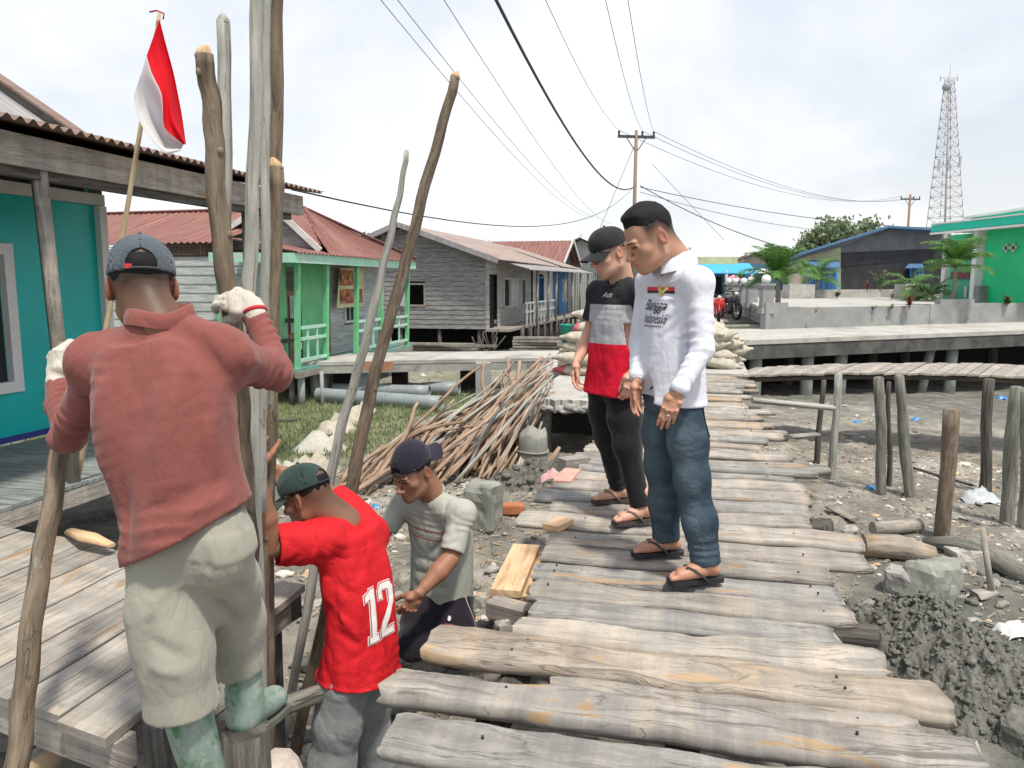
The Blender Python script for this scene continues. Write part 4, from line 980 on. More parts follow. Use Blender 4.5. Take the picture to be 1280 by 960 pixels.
    e_l = PY(228, 886, 1.87); e_r = PY(300, 838, 2.13)
    legs = [(hip_l-V(0, 0, .01), lerp(hip_l, kn_l, .5)-V(.005, 0, 0), PY(219, 812, 1.87), e_l), (hip_r-V(0, 0, .01), lerp(hip_r, kn_r, .5), PY(289, 775, 2.11), e_r)]
    rad = [(.090, .087, .088, .097), (.090, .084, .084, .070)]
    fo = [(PY(182, 800, 1.77), PY(240, 835, 1.77), .007, .016), (PY(178, 830, 1.77), PY(235, 850, 1.77), -.005, .016), (PY(190, 770, 1.78), PY(170, 860, 1.77), .007, .014), (PY(250, 690, 1.78), PY(262, 725, 1.8), .012, .012), (PY(255, 720, 1.8), PY(235, 765, 1.8), .009, .011), (PY(200, 715, 1.77), PY(185, 780, 1.77), -.006, .016),
          (PY(285, 720, 1.85), PY(320, 760, 2.0), .007, .013), (PY(265, 740, 1.9), PY(300, 790, 2.0), .008, .014), (PY(240, 700, 1.77), PY(205, 790, 1.77), .006, .015)]
    tr = trousers(root, 'trousers', TR, JB, legs, rad, amp=.004, sc=7, seed=5, folds=fo, res=.0065, k=.06)
    # rubber boots smeared with mud
    n = NT('green_rubber'); v = n.coord('Object', (1, 1, .6)); a = n.noise(v, 9, 6, .65, .8)
    c = n.mix(n.ramp(a, [(.40, 0), (.52, 1)]), (.055, .17, .075), (.22, .30, .26)); c = n.mix(n.ramp(n.noise(v, 26, 5, .7), [(.5, 0), (.6, .7)]), c, (.33, .37, .34)); n.bump(a, .3, .004); BT = n.out(c, .45, .4)
    for (kn, an, d, r) in ((lerp(an_l, kn_l, .78), an_l, V(.05, 1, 0), .062), (PY(302, 815, 2.14), an_r, V(.25, .95, -.12), .058)):
        d = unit(d); lf = np.cross(UP, d); fl = Field(np.minimum(kn, an)-.26, np.maximum(kn, an)+.26, .006)
        fl.cap(kn, an+V(0, 0, .02), r, .052, .02); fl.cap(an, an-V(0, 0, .06)-d*.015, .052, .045, .02); fl.cap(an-V(0, 0, .045), an-V(0, 0, .07)+d*.15, .05, .042, .03, flat=(lf, .95)); fl.half(an-V(0, 0, .105), V(0, 0, -1))
        fl.cap(lerp(kn, an, .05), kn+unit(kn-an)*.12, r-.013, k=0, op='sub'); fl.cloth(.003, 14, 3); fl.band(an+V(0, 0, .03), UP, .03, .003, .07, 0, .3, 2, .1)
        v, q = fl.mesh(1); bt = np_mesh('rubber_boot', v, q, BT, root)
        m = MB(); m.prism([an-V(0, 0, .118)+d*x+lf*y for x, y in ((-.07, .03), (.0, .045), (.1, .05), (.19, .04), (.205, 0), (.19, -.04), (.1, -.05), (0, -.045), (-.07, -.03))], V(0, 0, .018)); m.build('boot_sole', plain('boot_sole', (.12, .13, .10), .8), bt)
    return wrl, wrr
# ================================================================ the worker in the red jersey
def worker_red():
    f = unit(V(-.92, .39, 0)); L = left_of(f)
    root = empty('person', V(-.55, 2.85, -1.0)); tag(root, 'worker in a red number 12 jersey and dark green cap gripping the poles', 'person')
    neck = PY(428, 652, 2.93); pel = PY(446, 833, 2.86)
    J = spine(f, neck, pel, .045)
    secs = torso_secs(J, .0, .005, w=(.135, .168, .162, .165, .182), d=((.08, .1), (.11, .11), (.115, .11), (.125, .12), (.142, .158)))
    shl = PY(406, 676, 2.80); shr = PY(462, 668, 3.08)
    ell = PY(337, 684, 2.70); wrl = PY(320, 585, 2.62); elr = PY(408, 616, 3.16); wrr = PY(357, 592, 2.97)
    hd = Head(PY(383, 620, 2.92), V(-.88, .30, -.36), V(-.25, .1, 1), 1.0); hv = make_head(hd, neck+V(0, 0, .0), neckr=.06)
    hip_l = pel+L*.085-V(0, 0, .03); hip_r = pel-L*.085-V(0, 0, .03)
    an_l = V(hip_l[0]-.03, hip_l[1]-.02, -.92); an_r = V(hip_r[0]+.02, hip_r[1]+.06, -.92); kn_l = lerp(hip_l, an_l, .5)+f*.05; kn_r = lerp(hip_r, an_r, .5)+f*.03
    h1 = hand_field(wrl, V(-.02, .1, 1), V(.35, .9, 0), (.9, 1, 1, 1.1), -1, fore=ell, thumb=(.6, .8), ffore=(.032, .044)).mesh(1)
    h2 = hand_field(wrr, V(-.93, -.34, .05), V(-.3, .9, -.1), (.6, .75, .85, .9), +1, fore=elr, thumb=(.5, .7)).mesh(1)
    body_under(root, SK_BROWN, {'mesh': hv, 'fade': fade_dark(hv[2], .02, .05, .6)}, [h1, h2], secs[:5], [(hip_l, kn_l, an_l), (hip_r, kn_r, an_r)], [(shl, ell, wrl), (shr, elr, wrr)])
    brows_eyes(hd, root); make_hair(hd, root, .0, low=.012, back_low=-.036, maxz=.064)
    make_cap(hd, root, cloth_mat('bottle_green_cap', (.032, .058, .052), wr=16, weave=450, var=.15), 'front', True, .03, name='cap')
    n = NT('red_jersey'); v = n.coord('Object'); ff = n.noise(v, 8, 4, .6); c = n.ramp(ff, [(.3, (.46, .008, .014)), (.7, (.60, .014, .022))])
    c = n.mix(n.attr('panel'), c, (.30, .006, .012)); c = n.mix(n.attr('gold'), c, (.34, .22, .08))
    n.bump(n.math('ADD', n.math('MULTIPLY', n.wrinkle(v, 5.0, .6), -1.4), n.math('MULTIPLY', n.noise(v, 30, 5), .5)), .28, .012); M = n.out(c, .75, .25)
    B = -f
    fo = [(PY(380, 700, 2.7), PY(440, 700, 2.75), .006, .014), (PY(390, 720, 2.7), PY(470, 760, 2.72), .007, .016), (PY(392, 742, 2.7), PY(450, 800, 2.7), -.006, .016), (PY(400, 780, 2.7), PY(480, 830, 2.7), .008, .014), (PY(430, 830, 2.7), PY(495, 800, 2.72), .007, .013), (PY(405, 660, 2.75), PY(440, 690, 2.76), -.006, .014), (PY(438, 648, 2.84), PY(470, 690, 2.8), .007, .012), (PY(395, 800, 2.72), PY(410, 850, 2.72), .006, .013)]
    bands = [(lerp(shl, ell, .4), unit(ell-shl), .05, .0055, .14, 0, .5, 3, .12)]
    def at(v):
        T = (v-neck)@unit(pel-neck); X = (v-neck)@L; Y = (v-neck)@f
        pan = np.clip((Y+.02)/.015, 0, 1)*np.clip((X-.06)/.02, 0, 1)*np.clip((T-.2)/.02, 0, 1)
        gold = pan*(np.abs(T-.40+.6*(Y-.03)) < .035)+pan*(np.abs(T-.25-.5*Y) < .008)
        return {'panel': pan, 'gold': np.clip(gold, 0, 1)}
    sh = shirt(root, 'jersey', M, secs, neck, [(shl, ell, wrl), (shr, elr, wrr)], res=.006, sleeve=((.078, .084), (.07, .06)), short=.88, amp=.009, sc=8, seed=31, folds=fo, bands=bands, attrs=at, neckhole=.056, hemhollow=0, ndir=hd.c-neck, yoke=.056)
    nd = unit(hd.c-neck); collar_ring(sh, M, neck+nd*.02, nd, L, .064, .064, .009)
    WH = cloth_mat('white_print', (.74, .72, .70), var=.05); OUT = plain('print_outline', (.55, .1, .1))
    nr = unit(B+L*.1+V(0, 0, .08)); up = unit(unit(neck-pel)-nr*np.dot(nr, unit(neck-pel))); rt = np.cross(up, nr)
    o = lerp(neck, pel, .59)
    def digit(strokes, name, m, off):
        press(flat_poly([[(x*.9, y*.9) for x, y in p] for p in strokes]), sh, sh, o, rt, up, nr, m, name, off)
    one = [[(-.075, -.115), (-.022, -.115), (-.022, -.09), (-.075, -.09)], [(-.062, -.09), (-.035, -.09), (-.035, .115), (-.062, .115)], [(-.062, .115), (-.062, .078), (-.088, .062), (-.088, .088)]]
    two = [[(.0, -.115), (.095, -.115), (.095, -.085), (.0, -.085)], [(.0, -.085), (.036, -.085), (.095, .02), (.065, .03)], [(.095, .02), (.095, .085), (.065, .075), (.065, .03)], [(.095, .085), (.075, .115), (.02, .115), (.0, .085), (.025, .082), (.035, .088), (.06, .088), (.065, .075)], [(.0, .085), (.0, .05), (.026, .05), (.025, .082)]]
    grow = lambda polys, e: [[(x+e*(1 if x > np.mean([a for a, _ in p]) else -1), y+e*(1 if y > np.mean([b for _, b in p]) else -1)) for x, y in p] for p in polys]
    digit(grow(one, .008), 'number_outline', WH, .0025); digit(grow(one, .0045), 'number_outline', OUT, .004); digit(one, 'number', WH, .0055)
    digit(grow(two, .008), 'number_outline', WH, .0025); digit(grow(two, .0045), 'number_outline', OUT, .004); digit(two, 'number', WH, .0055)
    TR = cloth_mat('grey_track_cloth', (.25, .27, .275), var=.1, dirt=(.13, .14, .14), dscale=4)
    JB = [(pel+V(0, 0, .07), L, .135, .09, .095), (pel, L, .15, .095, .115), (pel-V(0, 0, .085), L, .10, .065, .07)]
    legs = [(hip_l, lerp(hip_l, kn_l, .5), kn_l, an_l), (hip_r, lerp(hip_r, kn_r, .5), kn_r, an_r)]
    fo = [(PY(400, 880, 2.75), PY(440, 940, 2.72), .008, .014), (PY(470, 870, 2.78), PY(450, 940, 2.75), .008, .013), (PY(480, 860, 2.8), PY(470, 950, 2.78), -.006, .014), (PY(425, 870, 2.72), PY(415, 950, 2.7), .006, .012)]
    tr = trousers(root, 'trousers', TR, JB, legs, [(.094, .092, .085, .07)]*2, amp=.004, sc=9, seed=12, folds=fo, res=.0075)
    pz = unit(L*.95+f*.3); press(flat_poly([[(-.004, -.075), (.004, -.075), (.004, .075), (-.004, .075)]]), tr, tr, pel-V(0, 0, .05)+f*.04, unit(np.cross(UP, pz)+UP*.2), UP, pz, plain('zip_black', (.015, .015, .018)), 'pocket_zip', .004)
    m = MB()
    for an in (an_l, an_r): m.tube([an+V(0, 0, .12), an, an-V(0, 0, .06), an-V(0, 0, .07)+f*.12], [.058, .055, .05, .045], 12)
    m.build('boots', plain('mud_boot', (.09, .09, .085), .8), root)
# ================================================================ the kneeling worker in the grey shirt
def worker_grey():
    f = unit(V(-.54, -.84, 0)); L = left_of(f)
    kn_l = PY(570, 815, 3.55); kn_r = PY(517, 806, 3.52)
    root = empty('person', V(-.3, 3.62, -.56)); tag(root, 'kneeling worker in a muddy grey tee shirt with his dark cap worn backwards', 'person')
    neck = PY(541, 618, 3.70); pel = PY(551, 742, 3.78); J = spine(f, neck, pel, .04)
    secs = torso_secs(J, .0, .04, w=(.145, .182, .178, .178, .18), d=((.08, .1), (.112, .11), (.118, .112), (.122, .11), (.122, .13)))
    shl = neck+L*.180-V(0, 0, .072)-f*.01; shr = neck-L*.182-V(0, 0, .06)
    ell = PY(562, 699, 3.50); wrl = PY(524, 742, 3.36); elr = PY(478, 668, 3.74); wrr = PY(440, 662, 3.62)
    hd = Head(PY(515, 588, 3.60), V(-.50, -.74, -.40), V(-.26, -.32, 1), 1.08); hv = make_head(hd, neck+V(0, 0, -.01), neckr=.06)
    hip_l = pel+L*.085-V(0, 0, .03); hip_r = pel-L*.085-V(0, 0, .03)
    an_l = kn_l-f*.36+V(0, 0, -.02); an_r = kn_r-f*.36+V(0, 0, -.02)
    h1 = hand_field(wrl, V(-.55, -.15, -.8), V(-.4, .8, .1), (.7, .8, .9, .95), -1, fore=ell, thumb=(.6, .6), ffore=(.031, .044), k=1.04).mesh(1)
    h2 = hand_field(wrr, V(-.9, -.2, -.1), V(0, .5, -.8), (.6, .6, .7, .8), +1, fore=elr, ffore=(.031, .044)).mesh(1)
    body_under(root, SK_BROWN, {'mesh': hv, 'fade': fade_dark(hv[2], .015, .05, .6)}, [h1, h2], secs[:5], [(hip_l, kn_l, an_l), (hip_r, kn_r, an_r)], [(shl, ell, wrl), (shr, elr, wrr)])
    brows_eyes(hd, root); make_hair(hd, root, .0, low=.014, back_low=-.03, maxz=.07)
    make_cap(hd, root, cloth_mat('navy_cap_cloth', (.020, .019, .032), wr=16, weave=450, var=.2, dirt=(.06, .055, .06), dirtat=.62), 'back', True, .034, name='cap')
    n = NT('grey_tee'); v = n.coord('Object'); ff = n.noise(v, 6, 5, .6); c = n.ramp(ff, [(.3, (.36, .37, .33)), (.7, (.44, .45, .405))]); c = n.mix(n.ramp(n.noise(v, 7, 6, .65, .5), [(.56, 0), (.68, .6)]), c, (.26, .26, .225))
    h = n.attr('down'); s1 = n.math('LESS_THAN', n.math('ABSOLUTE', n.math('SUBTRACT', h, .168)), .0028); s2 = n.math('LESS_THAN', n.math('ABSOLUTE', n.math('SUBTRACT', h, .212)), .0034)
    c = n.mix(n.math('MULTIPLY', n.math('MAXIMUM', s1, s2), n.attr('front')), c, (.33, .05, .06)); n.bump(n.math('ADD', n.math('MULTIPLY', n.wrinkle(v, 5.5), -1.3), n.math('MULTIPLY', n.noise(v, 40, 4), .5)), .25, .010); M = n.out(c, .92, .12)
    ax = unit(pel-neck)
    at = lambda v: {'down': (v-neck)@ax, 'front': ((((v-neck)@f) > .02) & (((v-neck)@L) < .16) & (((v-neck)@L) > -.16)).astype(float)}
    fo = [(J['waist'][0]+f*.1+L*.12+V(0, 0, .03*i), J['waist'][0]+f*.1-L*.1+V(0, 0, .04*i-.02), .006*(1 if i % 2 else -.8), .014) for i in range(-2, 4)]
    fo += [(shl+f*.06-V(0, 0, .06), J['ribs'][0]+f*.11, .007, .014), (shr+f*.06-V(0, 0, .04), J['ribs'][0]+f*.11-L*.05, .006, .014), (PY(590, 660, 3.6), PY(580, 730, 3.6), .007, .014), (PY(560, 610, 3.6), PY(555, 650, 3.6), .005, .01)]
    sh = shirt(root, 't_shirt', M, secs, neck, [(shl, ell, wrl), (shr, elr, wrr)], res=.006, sleeve=((.062, .062), (.06, .05)), short=.84, amp=.0032, sc=9, seed=41, yoke=.052, ndir=hd.c-neck, folds=fo, attrs=at, neckhole=.062, bands=[(lerp(shl, ell, .45), unit(ell-shl), .05, .004, .12, 0, .5, 8, .11)])
    collar_ring(sh, plain('grey_rib', (.32, .33, .30), .95), neck+unit(hd.c-neck)*.012, unit(hd.c-neck), L, .066, .066, .007)
    nr = unit(f+L*.2); 
    for i in range(5): press(flat_poly([[(.085-.012*(i % 2), -.178-.009*i), (.125, -.176-.009*i), (.125, -.180-.009*i), (.085-.012*(i % 2), -.182-.009*i)]]), sh, sh, neck+V(0, 0, .02), L, UP, nr, plain('print_dull_red', (.33, .06, .07)), 'printed_mark', .003)
    TR = cloth_mat('black_track_cloth', (.016, .014, .021), var=.25, dirt=(.05, .048, .05), dirtat=.62)
    JB = [(pel+V(0, 0, .09), L, .15, .1, .1), (pel, L, .165, .105, .125), (pel-V(0, 0, .085), L, .10, .065, .07)]
    legs = [(hip_l, lerp(hip_l, kn_l, .5), kn_l, lerp(kn_l, an_l, .5), an_l), (hip_r, lerp(hip_r, kn_r, .5), kn_r, lerp(kn_r, an_r, .5), an_r)]
    tr = trousers(root, 'trousers', TR, JB, legs, [(.1, .096, .078, .074, .06)]*2, amp=.006, sc=9, seed=17, folds=[(PY(580, 750, 3.6), PY(560, 800, 3.5), .008, .013), (PY(530, 750, 3.6), PY(520, 800, 3.5), .008, .013)], res=.007)
    pr = unit(f+L*.5); oo = lerp(hip_l, kn_l, .2); rt = unit(np.cross(UP, pr))
    press(flat_poly([[(-.018, -.012), (.018, -.012), (.024, 0), (.01, .004), (-.012, .006), (-.024, .002)]]), tr, tr, oo, rt, UP, pr, plain('print_dull_red', (.33, .06, .07)), 'trouser_emblem', .004)
    press(flat_poly([[(.008*math.cos(a), .014+.009*math.sin(a)) for a in np.linspace(0, 5.6, 9)]]), tr, tr, oo+V(0, 0, .01), rt, UP, pr, plain('print_pale', (.55, .55, .58)), 'trouser_emblem', .005)
    press(flat_poly([[(-.002, -.3), (.002, -.3), (.002, .06), (-.002, .06)]]), tr, tr, hip_l, unit(np.cross(UP, L)), UP, unit(L+f*.25), plain('print_pale', (.55, .55, .58)), 'piping', .004)
    m = MB()
    for an in (an_l, an_r): m.tube([an+f*.05, an-f*.03, an-f*.12-V(0, 0, .03)], [.055, .05, .035], 12)
    m.build('boots', plain('mud_boot', (.09, .09, .085), .8), root)
# ---------------------------------------------------------------- terrain
def to_st(x, y): return x*SA+y*CA, x*CA-y*SA
def sstep(a, b, x): t = np.clip((x-a)/(b-a), 0, 1); return t*t*(3-2*t)
def ground_h(x, y, fine=True):
    x = np.asarray(x, float); y = np.asarray(y, float); s, t = to_st(x, y)
    left = -.66+0*x
    right = -.86-.04*np.clip(t-1, 0, 6)-.03*np.clip(s-7, 0, 16)
    h = left+(right-left)*sstep(-1.0, .6, t)
    d = np.sqrt(((s-2.55)/1.25)**2+((t+1.75)/1.05)**2); h = h+(-1.05-h)*(1-sstep(.55, 1.25, d))
    h = h+.20*np.exp(-(((s-3.75)/.5)**2+((t+.95)/.35)**2))       # bank beside the boardwalk
    h = h+.10*np.exp(-(((s-5.9)/1.0)**2+((t+1.2)/.5)**2))
    far = sstep(24, 34, s); h = h*(1-far)+(-.75)*far
    if fine:
        grass = grass_mask(s, t); q = 1-.7*grass
        h = h+q*(.05*fbm(x*1.1, y*1.1)+.035*np.abs(fbm(x*3.3+9, y*3.3, oct=3))+.022*fbm(x*9, y*9, oct=3))*np.clip(1.3-np.hypot(x, y)/60, .2, 1)
    return h
def grass_mask(s, t):
    n = fbm(s*.5+3, t*.5+8)*.9
    m = sstep(6.8, 8.2, s+n)*(1-sstep(11.8, 13.5, s+n*1.2))*sstep(-2.9, -4.2, t+n*.8)
    m2 = .55*sstep(12.5, 14, s+n)*(1-sstep(17, 20, s))*(1-sstep(-3.5, -2.5, t))*sstep(-.3, .4, n)
    return np.clip(m+m2, 0, 1)
def lines(lo, hi, dlo, dhi, d, ratio=1.16):
    a = list(np.arange(dlo, dhi+1e-6, d)); st = d
    while a[-1] < hi: st *= ratio; a.append(a[-1]+st)
    st = d
    while a[0] > lo: st *= ratio; a.insert(0, a[0]-st)
    return np.array(a)
gx = lines(-900, 900, -6, 8.5, .055); gy = lines(-60, 1500, 1.6, 13, .055)
GX, GY = np.meshgrid(gx, gy, indexing='ij'); GZ = ground_h(GX, GY)
gs, gt = to_st(GX, GY); gm = grass_mask(gs, gt)
n = NT('mud_ground'); v = n.coord('Object')
a = n.noise(v, 1.1, 7, .62, .4); b = n.noise(v, 6, 6, .65); c = n.noise(v, 28, 5, .7)
col = n.ramp(a, [(.36, (.165, .158, .138)), (.50, (.255, .24, .208)), (.64, (.36, .34, .30))])
col = n.mix(.75, col, n.ramp(b, [(.3, .26), (.7, .72)]), 'OVERLAY')
vd = n.voro(v, 17, 'F1', 'Distance'); vc = n.voro(v, 17, 'F1', 'Color')
peb = n.math('MULTIPLY', n.ramp(vd, [(.22, 1), (.3, 0)]), n.ramp(n.noise(v, 2.1, 4, .6), [(.42, 0), (.6, 1)]))
col = n.mix(n.math('MULTIPLY', peb, .7), col, n.mix(vc, (.40, .38, .33), (.22, .21, .19)))
damp = n.attr('damp'); col = n.mix(n.math('MULTIPLY', damp, n.ramp(n.noise(v, 1.7, 5, .6), [(.35, .25), (.6, .9)])), col, (.105, .115, .102))
gr = n.attr('grass'); gcol = n.ramp(c, [(.3, (.16, .19, .10)), (.7, (.29, .31, .19))])
col = n.mix(n.math('MULTIPLY', gr, n.ramp(b, [(.30, .55), (.55, 1)])), col, gcol)
n.bump(n.math('ADD', n.math('MULTIPLY', b, 1.2), n.math('ADD', n.math('MULTIPLY', c, .8), n.math('MULTIPLY', peb, .4))), .9, .03)
MUD = n.out(col, .92, .2)
damp_a = sstep(.9, 1.6, gt)*(1-sstep(2.2, 3.4, gt+.25*(gs-5)))*(1-sstep(6, 8.5, gs))+.9*sstep(14, 17, gs)*sstep(.5, 2, gt)*(1-sstep(24, 26, gs))
A, B_ = GX.shape
ii = (np.arange(A-1)[:, None]*B_+np.arange(B_-1)[None]).ravel()
gf = np.stack([ii, ii+B_, ii+B_+1, ii+1], -1)
go = np_mesh('ground', np.stack([GX, GY, GZ], -1).reshape(-1, 3), gf, MUD, attrs={'grass': gm.ravel(), 'damp': np.clip(damp_a, 0, 1).ravel()}); struct(go)
def gh(P): return float(ground_h(np.array([P[0]]), np.array([P[1]]))[0])
def onground(s, t, dz=0.0): P = S(s, t); P[2] = gh(P)+dz; return P
def pix_ground(u, v, z0=-.7):
    z = z0
    for _ in range(12): P = PZ(u, v, z); z = .5*z+.5*gh(P)
    P = PZ(u, v, z); return P
# ---------------------------------------------------------------- grass blades
def grass_blades():
    N = 60000; r = np.random.RandomState(5); s = r.uniform(6.6, 13.6, N); t = r.uniform(-8.4, -2.4, N); k = grass_mask(s, t) > r.rand(N)*.95+.1
    s, t = s[k], t[k]; x = s*SA+t*CA; y = s*CA-t*SA; z = ground_h(x, y)
    m = len(s); a = r.rand(m)*6.28; h = (.035+.06*r.rand(m)**2); w = .006+.004*r.rand(m); lx = (r.rand(m)-.5)*.06; ly = (r.rand(m)-.5)*.06
    base = np.stack([x, y, z-.01], -1); d = np.stack([np.cos(a)*w, np.sin(a)*w, 0*a], -1); tip = base+np.stack([lx, ly, h+.01], -1)
    v = np.concatenate([base-d, base+d, tip]); f = np.stack([np.arange(m), np.arange(m)+m, np.arange(m)+2*m], -1)
    n = NT('grass_blade'); q = n.noise(n.coord('Object'), 3.5, 4, .6); n.out(n.ramp(q, [(.3, (.14, .18, .08)), (.55, (.22, .255, .13)), (.75, (.36, .36, .20))]), .7, .2)
    o = np_mesh('grass', v, f, n.m, smooth=False); struct(o, 'stuff')
grass_blades()
# ---------------------------------------------------------------- rubble, clods, chips
ICO = None
def ico():
    global ICO
    if ICO is None:
        bm = bmesh.new(); bmesh.ops.create_icosphere(bm, subdivisions=2, radius=1); v = np.array([q.co[:] for q in bm.verts]); f = np.array([[l.index for l in p.verts] for p in bm.faces]); bm.free(); ICO = (v, f)
    return ICO
def lumps(name, items, mats, seed=1, rough=.35, smooth=False, kind='stuff', freq=1.6):
    """items: (position, radius xyz, material index)"""
    v0, f0 = ico(); r = np.random.RandomState(seed); vs = []; fs = []; mi = []; o = 0
    for p, rad, k in items:
        off = r.rand(3)*50; n = noise3(v0[:, 0]*freq+off[0], v0[:, 1]*freq+off[1], v0[:, 2]*freq+off[2])
        q = np.linalg.qr(r.randn(3, 3))[0]; vv = (v0*(1+rough*n[:, None]))*np.asarray(rad); a = r.rand()*6.28; ca, sa = math.cos(a), math.sin(a)
        vv = vv@np.array([[ca, sa, 0], [-sa, ca, 0], [0, 0, 1]]); tl = (r.rand(2)-.5)*.8; vv[:, 2] += vv[:, 0]*tl[0]*.5+vv[:, 1]*tl[1]*.5
        vs.append(vv+np.asarray(p)); fs.append(f0+o); mi += [k]*len(f0); o += len(v0)
    ob = np_mesh(name, np.concatenate(vs), np.concatenate(fs), mats, smooth=smooth, mi=mi); return struct(ob, kind) if kind else ob
ST1 = mottled('pale_stone', (.30, .29, .26), (.42, .40, .36), 14, .9, .6, .01); ST2 = mottled('grey_stone', (.17, .17, .16), (.26, .26, .24), 14, .9, .6, .01)
CL1 = mottled('wet_clod', (.105, .108, .096), (.185, .185, .163), 22, .8, .8, .012, spec=.3); CL2 = mottled('dry_clod', (.20, .19, .165), (.31, .295, .255), 18, .95, .7, .012)
CHP = mottled('wood_chip', (.42, .28, .17), (.58, .44, .30), 20, .9, .3); WHT = mottled('shell_bits', (.5, .48, .44), (.62, .6, .56), 20, .9, .2)
def straw():
    r = np.random.RandomState(31); vs = []; fs = []; mi = []
    for k, (N, s0, s1, t0, t1, lo, hi) in enumerate(((2600, 2.6, 7.6, -3.6, -.75, .02, .15), (2200, 4.5, 12, .8, 5, .02, .16), (260, 1.2, 2.6, -2.6, -1.2, .03, .12))):
        for _ in range(N):
            s, t = r.uniform(s0, s1), r.uniform(t0, t1); P = S(s, t); P[2] = gh(P)+.012; a = r.rand()*6.28; L = lo*(hi/lo)**(r.rand()**1.5); w = r.uniform(.002, .007); d = V(math.cos(a), math.sin(a), r.uniform(-.12, .25)); n = V(-math.sin(a), math.cos(a), 0)*w; o = len(vs)
            vs += [P-d*L/2-n, P-d*L/2+n, P+d*L/2+n*.6, P+d*L/2-n*.6, P-d*L/2+V(0, 0, w*1.4), P+d*L/2+V(0, 0, w*1.4)]; fs += [(o, o+3, o+5, o+4), (o+4, o+5, o+2, o+1)]; mi += [r.randint(3)]*2
    struct(np_mesh('debris', np.array(vs), np.array(fs), [plain('straw_bits', (.42, .36, .26), .9), plain('grey_twig', (.27, .25, .22), .9), plain('bark_bits', (.30, .22, .15), .9)], smooth=False, mi=mi), 'stuff')
def rubble():
    r = np.random.RandomState(9); it = []
    def spread(n, s0, s1, t0, t1, lo, hi, kinds, flat=.6):
        for _ in range(n):
            s, t = r.uniform(s0, s1), r.uniform(t0, t1)
            if r.rand() > .25+.75*max(0, min(1, .6+1.1*float(fbm(np.array([s*.9]), np.array([t*.9]))[0]))): continue
            q = lo*(hi/lo)**(r.rand()**2.0); P = S(s, t); P[2] = gh(P)+q*.15; it.append((P, (q*r.uniform(.7, 1.5), q*r.uniform(.7, 1.2), q*flat*r.uniform(.6, 1.1)), kinds[r.randint(len(kinds))]))
    spread(1700, 3.0, 7.2, -3.6, -.75, .010, .05, (0, 0, 1, 3, 3, 3, 5, 4))
    spread(260, 2.0, 4.2, -3.2, -1.0, .02, .08, (0, 1, 1, 3, 2, 3))
    spread(160, 1.2, 2.8, -2.6, -1.1, .03, .11, (0, 0, 1, 0, 3))
    spread(2600, 4.4, 11.0, .8, 4.8, .008, .034, (0, 1, 3, 3, 3, 5, 5, 4, 0))
    spread(260, 4.0, 7.0, .75, 2.4, .02, .07, (0, 3, 2, 2, 3, 1))
    spread(500, 9, 18, .8, 9, .012, .06, (0, 1, 3, 5, 5, 4))
    spread(300, 12.5, 17, -7, -2, .012, .05, (0, 3, 5, 5))
    spread(120, 6.8, 8.2, -2.6, -.9, .03, .085, (2, 2, 2, 3))
    lumps('rubble', it, [ST1, ST2, CL1, CL2, CHP, WHT], 3)
rubble(); straw()
def clod_bank(name, c_s, c_t, rs, rt, top, seed, n, col, lab, lo=.016, hi=.06):
    """heap of fresh dug mud: a broken mound covered in clods"""
    r = np.random.RandomState(seed); N = 190; u = np.linspace(-1.15, 1.15, N); SS, TT = np.meshgrid(u, u, indexing='ij'); d = np.sqrt(SS**2+TT**2)
    P = np.stack([(c_s+SS*rs)*SA+(c_t+TT*rt)*CA, (c_s+SS*rs)*CA-(c_t+TT*rt)*SA], -1); g = ground_h(P[..., 0], P[..., 1])
    wob = 1+.28*fbm(SS*2.2+seed, TT*2.2); prof = np.clip(1-(d/wob)**1.7, -.15, 1)
    z = g-.03+(top)*np.clip(prof, -.1, 1)+np.clip(prof+.1, 0, .6)*1.6*(.05*np.abs(fbm(SS*5+3, TT*5))+.045*fbm(SS*11, TT*11, oct=3)+.03*np.abs(fbm(SS*22, TT*22, oct=3)))
    z = np.where(d > 1.1, g-.06, z); ii = (np.arange(N-1)[:, None]*N+np.arange(N-1)[None]).ravel()
    vs = [np.concatenate([P, z[..., None]], -1).reshape(-1, 3)]; fs = [np.stack([ii, ii+N, ii+N+1, ii+1], -1)]
    o = np_mesh(name, vs[0], fs[0], col, smooth=True); struct(o, 'stuff'); it = []
    for _ in range(n):
        a = r.rand()*6.28; q = math.sqrt(r.rand())*1.05; i = int((math.cos(a)*q/1.15+1)/2*(N-1)); j = int((math.sin(a)*q/1.15+1)/2*(N-1))
        rad = lo*(hi/lo)**(r.rand()**1.5); it.append((V(P[i, j, 0], P[i, j, 1], z[i, j]+rad*.2), (rad, rad*r.uniform(.6, 1), rad*r.uniform(.5, .9)), 0))
    lumps(name+'_clods', it, [col], seed, .7, True, freq=2.2)
clod_bank('mud', 4.5, 1.40, .66, .54, .29, 4, 1500, CL1, '', .006, .026)
clod_bank('mud', 7.0, -1.15, .45, .8, .16, 8, 160, mottled('dark_mud', (.10, .098, .088), (.19, .18, .155), 22, .85, .8, .012), '', .015, .05)
